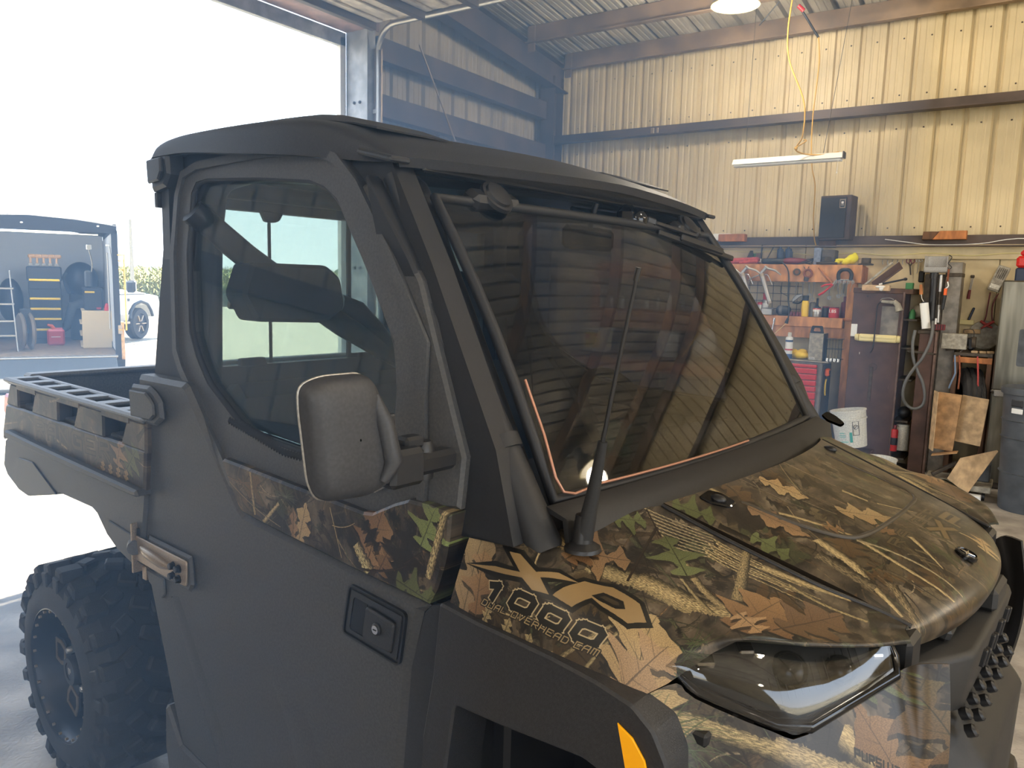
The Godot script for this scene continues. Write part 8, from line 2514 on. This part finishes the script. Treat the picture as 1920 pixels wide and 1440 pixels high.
	tbox("mount", gs, Vector3(-.02, .52, 0), Vector3(.06, .03, .04), M.white, .004)
	tag(obj("black_tub", MB.new().at(at.call(-1.55, h, -2.9)).ball(Vector3(0, .75, 0), Vector3(.2, .4, .2), 14, 10), M.tblack), "dark bulky sack left of the trailer's tool cabinet", "sack")

func pickup() -> void:
	# heads away to the right; only its front half shows past the trailer
	var fwd := Vector3(-.494, 0, -.869)
	var P := thing("pickup_truck", "white pickup truck parked behind the trailer", "pickup truck", Vector3(-19.15, 0, -11.15), atan2(-fwd.z, fwd.x))
	# own axes: x forward from the front axle, z to its right (towards the shop)
	var side := P2([-3.9, .62, -2.9, .55, -.62, .50, -.50, .72, -.36, .86, 0, .94, .36, .86, .50, .72, .58, .55, .92, .58, .96, .95, .90, 1.10, -.2, 1.24, -.75, 1.28, -.95, 1.30, -1.65, 1.90, -2.5, 1.92, -2.75, 1.30, -3.9, 1.28])
	var b := obj("body", MB.new().prism(side, -1.85, -.02, .04), M.carwhite, P)
	obj("side_glass", MB.new().prism(P2([-1.10, 1.33, -1.68, 1.82, -2.4, 1.84, -2.6, 1.33]), -.05, .0, .006), M.carglass, P)
	obj("windshield", MB.new().prism(P2([-.86, 1.30, -1.60, 1.90, -1.54, 1.90, -.78, 1.30]), -1.7, -.15, .006), M.carglass, P)
	obj("belt_trim", MB.new().box(Vector3(-.35, 1.16, -.01), Vector3(1.4, .02, .02), .004), M.carblack, P)
	obj("lower_trim", MB.new().prism(P2([-2.6, .52, -.62, .50, -.55, .66, -2.6, .74]), -.03, .01, .01), M.cartan, P)
	obj("fender_lip", MB.new().tube(P3([-.52, .55, .0, -.46, .74, 0, -.3, .90, 0, 0, .97, 0, .3, .90, 0, .46, .74, 0, .54, .58, 0]), .04, 8), M.carblack, P)
	var mi := obj("mirror", MB.new().box(Vector3(-.80, 1.36, .22), Vector3(.12, .30, .24), .05), M.carblack, P)
	tbox("mirror_cap", mi, Vector3(-.74, 1.36, .22), Vector3(.04, .28, .22), M.carwhite, .02)
	tbox("door_handle", P, Vector3(-1.8, 1.08, .0), Vector3(.2, .03, .03), M.carwhite)
	tbox("step_bar", P, Vector3(-1.6, .46, .02), Vector3(1.9, .06, .12), M.zinc)
	obj("badge", MB.new().box(Vector3(-.55, 1.02, .0), Vector3(.10, .07, .01), .003), M.carblack, P)
	for q in [[0, -.14], [0, -1.72], [-3.3, -.14], [-3.3, -1.72]]:
		var w := obj("wheel", MB.new().at(Vector3(q[0], .40, q[1]), Basis(Vector3.RIGHT, PI / 2)).lathe([Vector2(.0, -.12), Vector2(.38, -.12), Vector2(.405, -.08), Vector2(.405, .08), Vector2(.37, .13), Vector2(.26, .13), Vector2(.25, .08), Vector2(0, .06)], 32), M.tyre, P)
		for k in 6:
			var a := TAU * k / 6.0
			obj("spoke", MB.new().bar(Vector3(q[0] + cos(a) * .06, .40 + sin(a) * .06, q[1] + .09), Vector3(q[0] + cos(a) * .24, .40 + sin(a) * .24, q[1] + .1), .07, .03, .008), M.zinc, w)
	var pl := thing("utility_pole", "slim pale utility pole beyond the pickup truck", "pole", Vector3(-31.5, 0, -18.0))
	obj("shaft", MB.new().tube([Vector3(0, 0, 0), Vector3(0, 3.9, 0)], [.10, .05], 10), M.grey2, pl)

func field() -> void:
	# crop beyond the lot: thousands of stalks, one object
	var leaf := MB.new()
	leaf.smooth()
	leaf.tube([Vector3(0, 0, 0), Vector3(.02, 1.0, 0), Vector3(0, 1.9, .02)], [.018, .014, .006], 5)
	for k in 7:
		var a := k * 2.4
		var y := .35 + k * .2
		var d := Vector3(cos(a), 0, sin(a))
		var s := Vector3(-d.z, 0, d.x) * .035
		var p0 := Vector3(0, y, 0)
		var p1 := p0 + d * .28 + Vector3(0, .22, 0)
		var p2 := p0 + d * .52 + Vector3(0, .02, 0)
		leaf.q(p0 - s, p0 + s, p1 + s, p1 - s)
		leaf.t3(p1 - s, p1 + s, p2)
	var mesh := leaf.mesh()
	var mm := MultiMesh.new()
	mm.transform_format = MultiMesh.TRANSFORM_3D
	mm.use_colors = true
	mm.mesh = mesh
	var n := 9000
	mm.instance_count = n
	var d0 := Vector3(-sin(deg_to_rad(56.0)), 0, -cos(deg_to_rad(56.0)))
	var e0 := Vector3(-d0.z, 0, d0.x)
	for i in n:
		var row := i % 20
		var p := d0 * (46.0 + row * .8 + rng.randf() * .3) + e0 * (-46.0 + (i / 20) * .2 + rng.randf() * .15)
		var sc := .95 + rng.randf() * .25
		mm.set_instance_transform(i, Transform3D(Basis(Vector3.UP, rng.randf() * TAU) * Basis.from_scale(Vector3(1.3, sc, 1.3)), p))
		var t := rng.randf()
		mm.set_instance_color(i, Color(.16 + .16 * t, .19 + .08 * t, .055 + .03 * t))
	var o := MultiMeshInstance3D.new()
	o.name = "corn_field"
	o.multimesh = mm
	o.material_override = M.corn
	add_child(o)
	tag(o, "band of tall yellowing corn across the far side of the yard", "crop")
	o.set_meta("kind", "stuff")
	# rising field behind, and a far tree line
	var g := MB.new()
	var rows := []
	for i in 3:
		var l := []
		for k in 9:
			l.append(d0 * [64.0, 110.0, 220.0][i] + e0 * (-220.0 + k * 55.0) + Vector3(0, [1.5, 2.1, 2.9][i], 0))
		rows.append(l)
	g.grid(rows, .2, null, false)
	struct(obj("hill", g, M.fieldgreen), "low green crop field rising to the horizon", "field")
	for k in 7:
		var t := thing("tree", ["distant round tree at the left of the horizon", "distant low tree beside the pickup truck's mirror", "distant broad tree behind the utility pole", "distant tree seen through the cab window", "distant small tree right of the window view", "distant tree hidden behind the cab", "distant tree beyond the door post"][k], "tree", d0 * 215.0 + e0 * (-70.0 + k * 22.0) + Vector3(0, 2.8, 0))
		var m := MB.new()
		for j in 6:
			m.ball(Vector3(rng.randfn() * 1.6, .5 + rng.randf() * 1.0, rng.randfn() * 1.6), Vector3(1.4, .9, 1.4), 8, 6)
		obj("crown", m, M.treegreen, t)
		obj("trunk", MB.new().tube([Vector3(0, -.5, 0), Vector3(0, .8, 0)], .25, 6), M.darkwood, t)
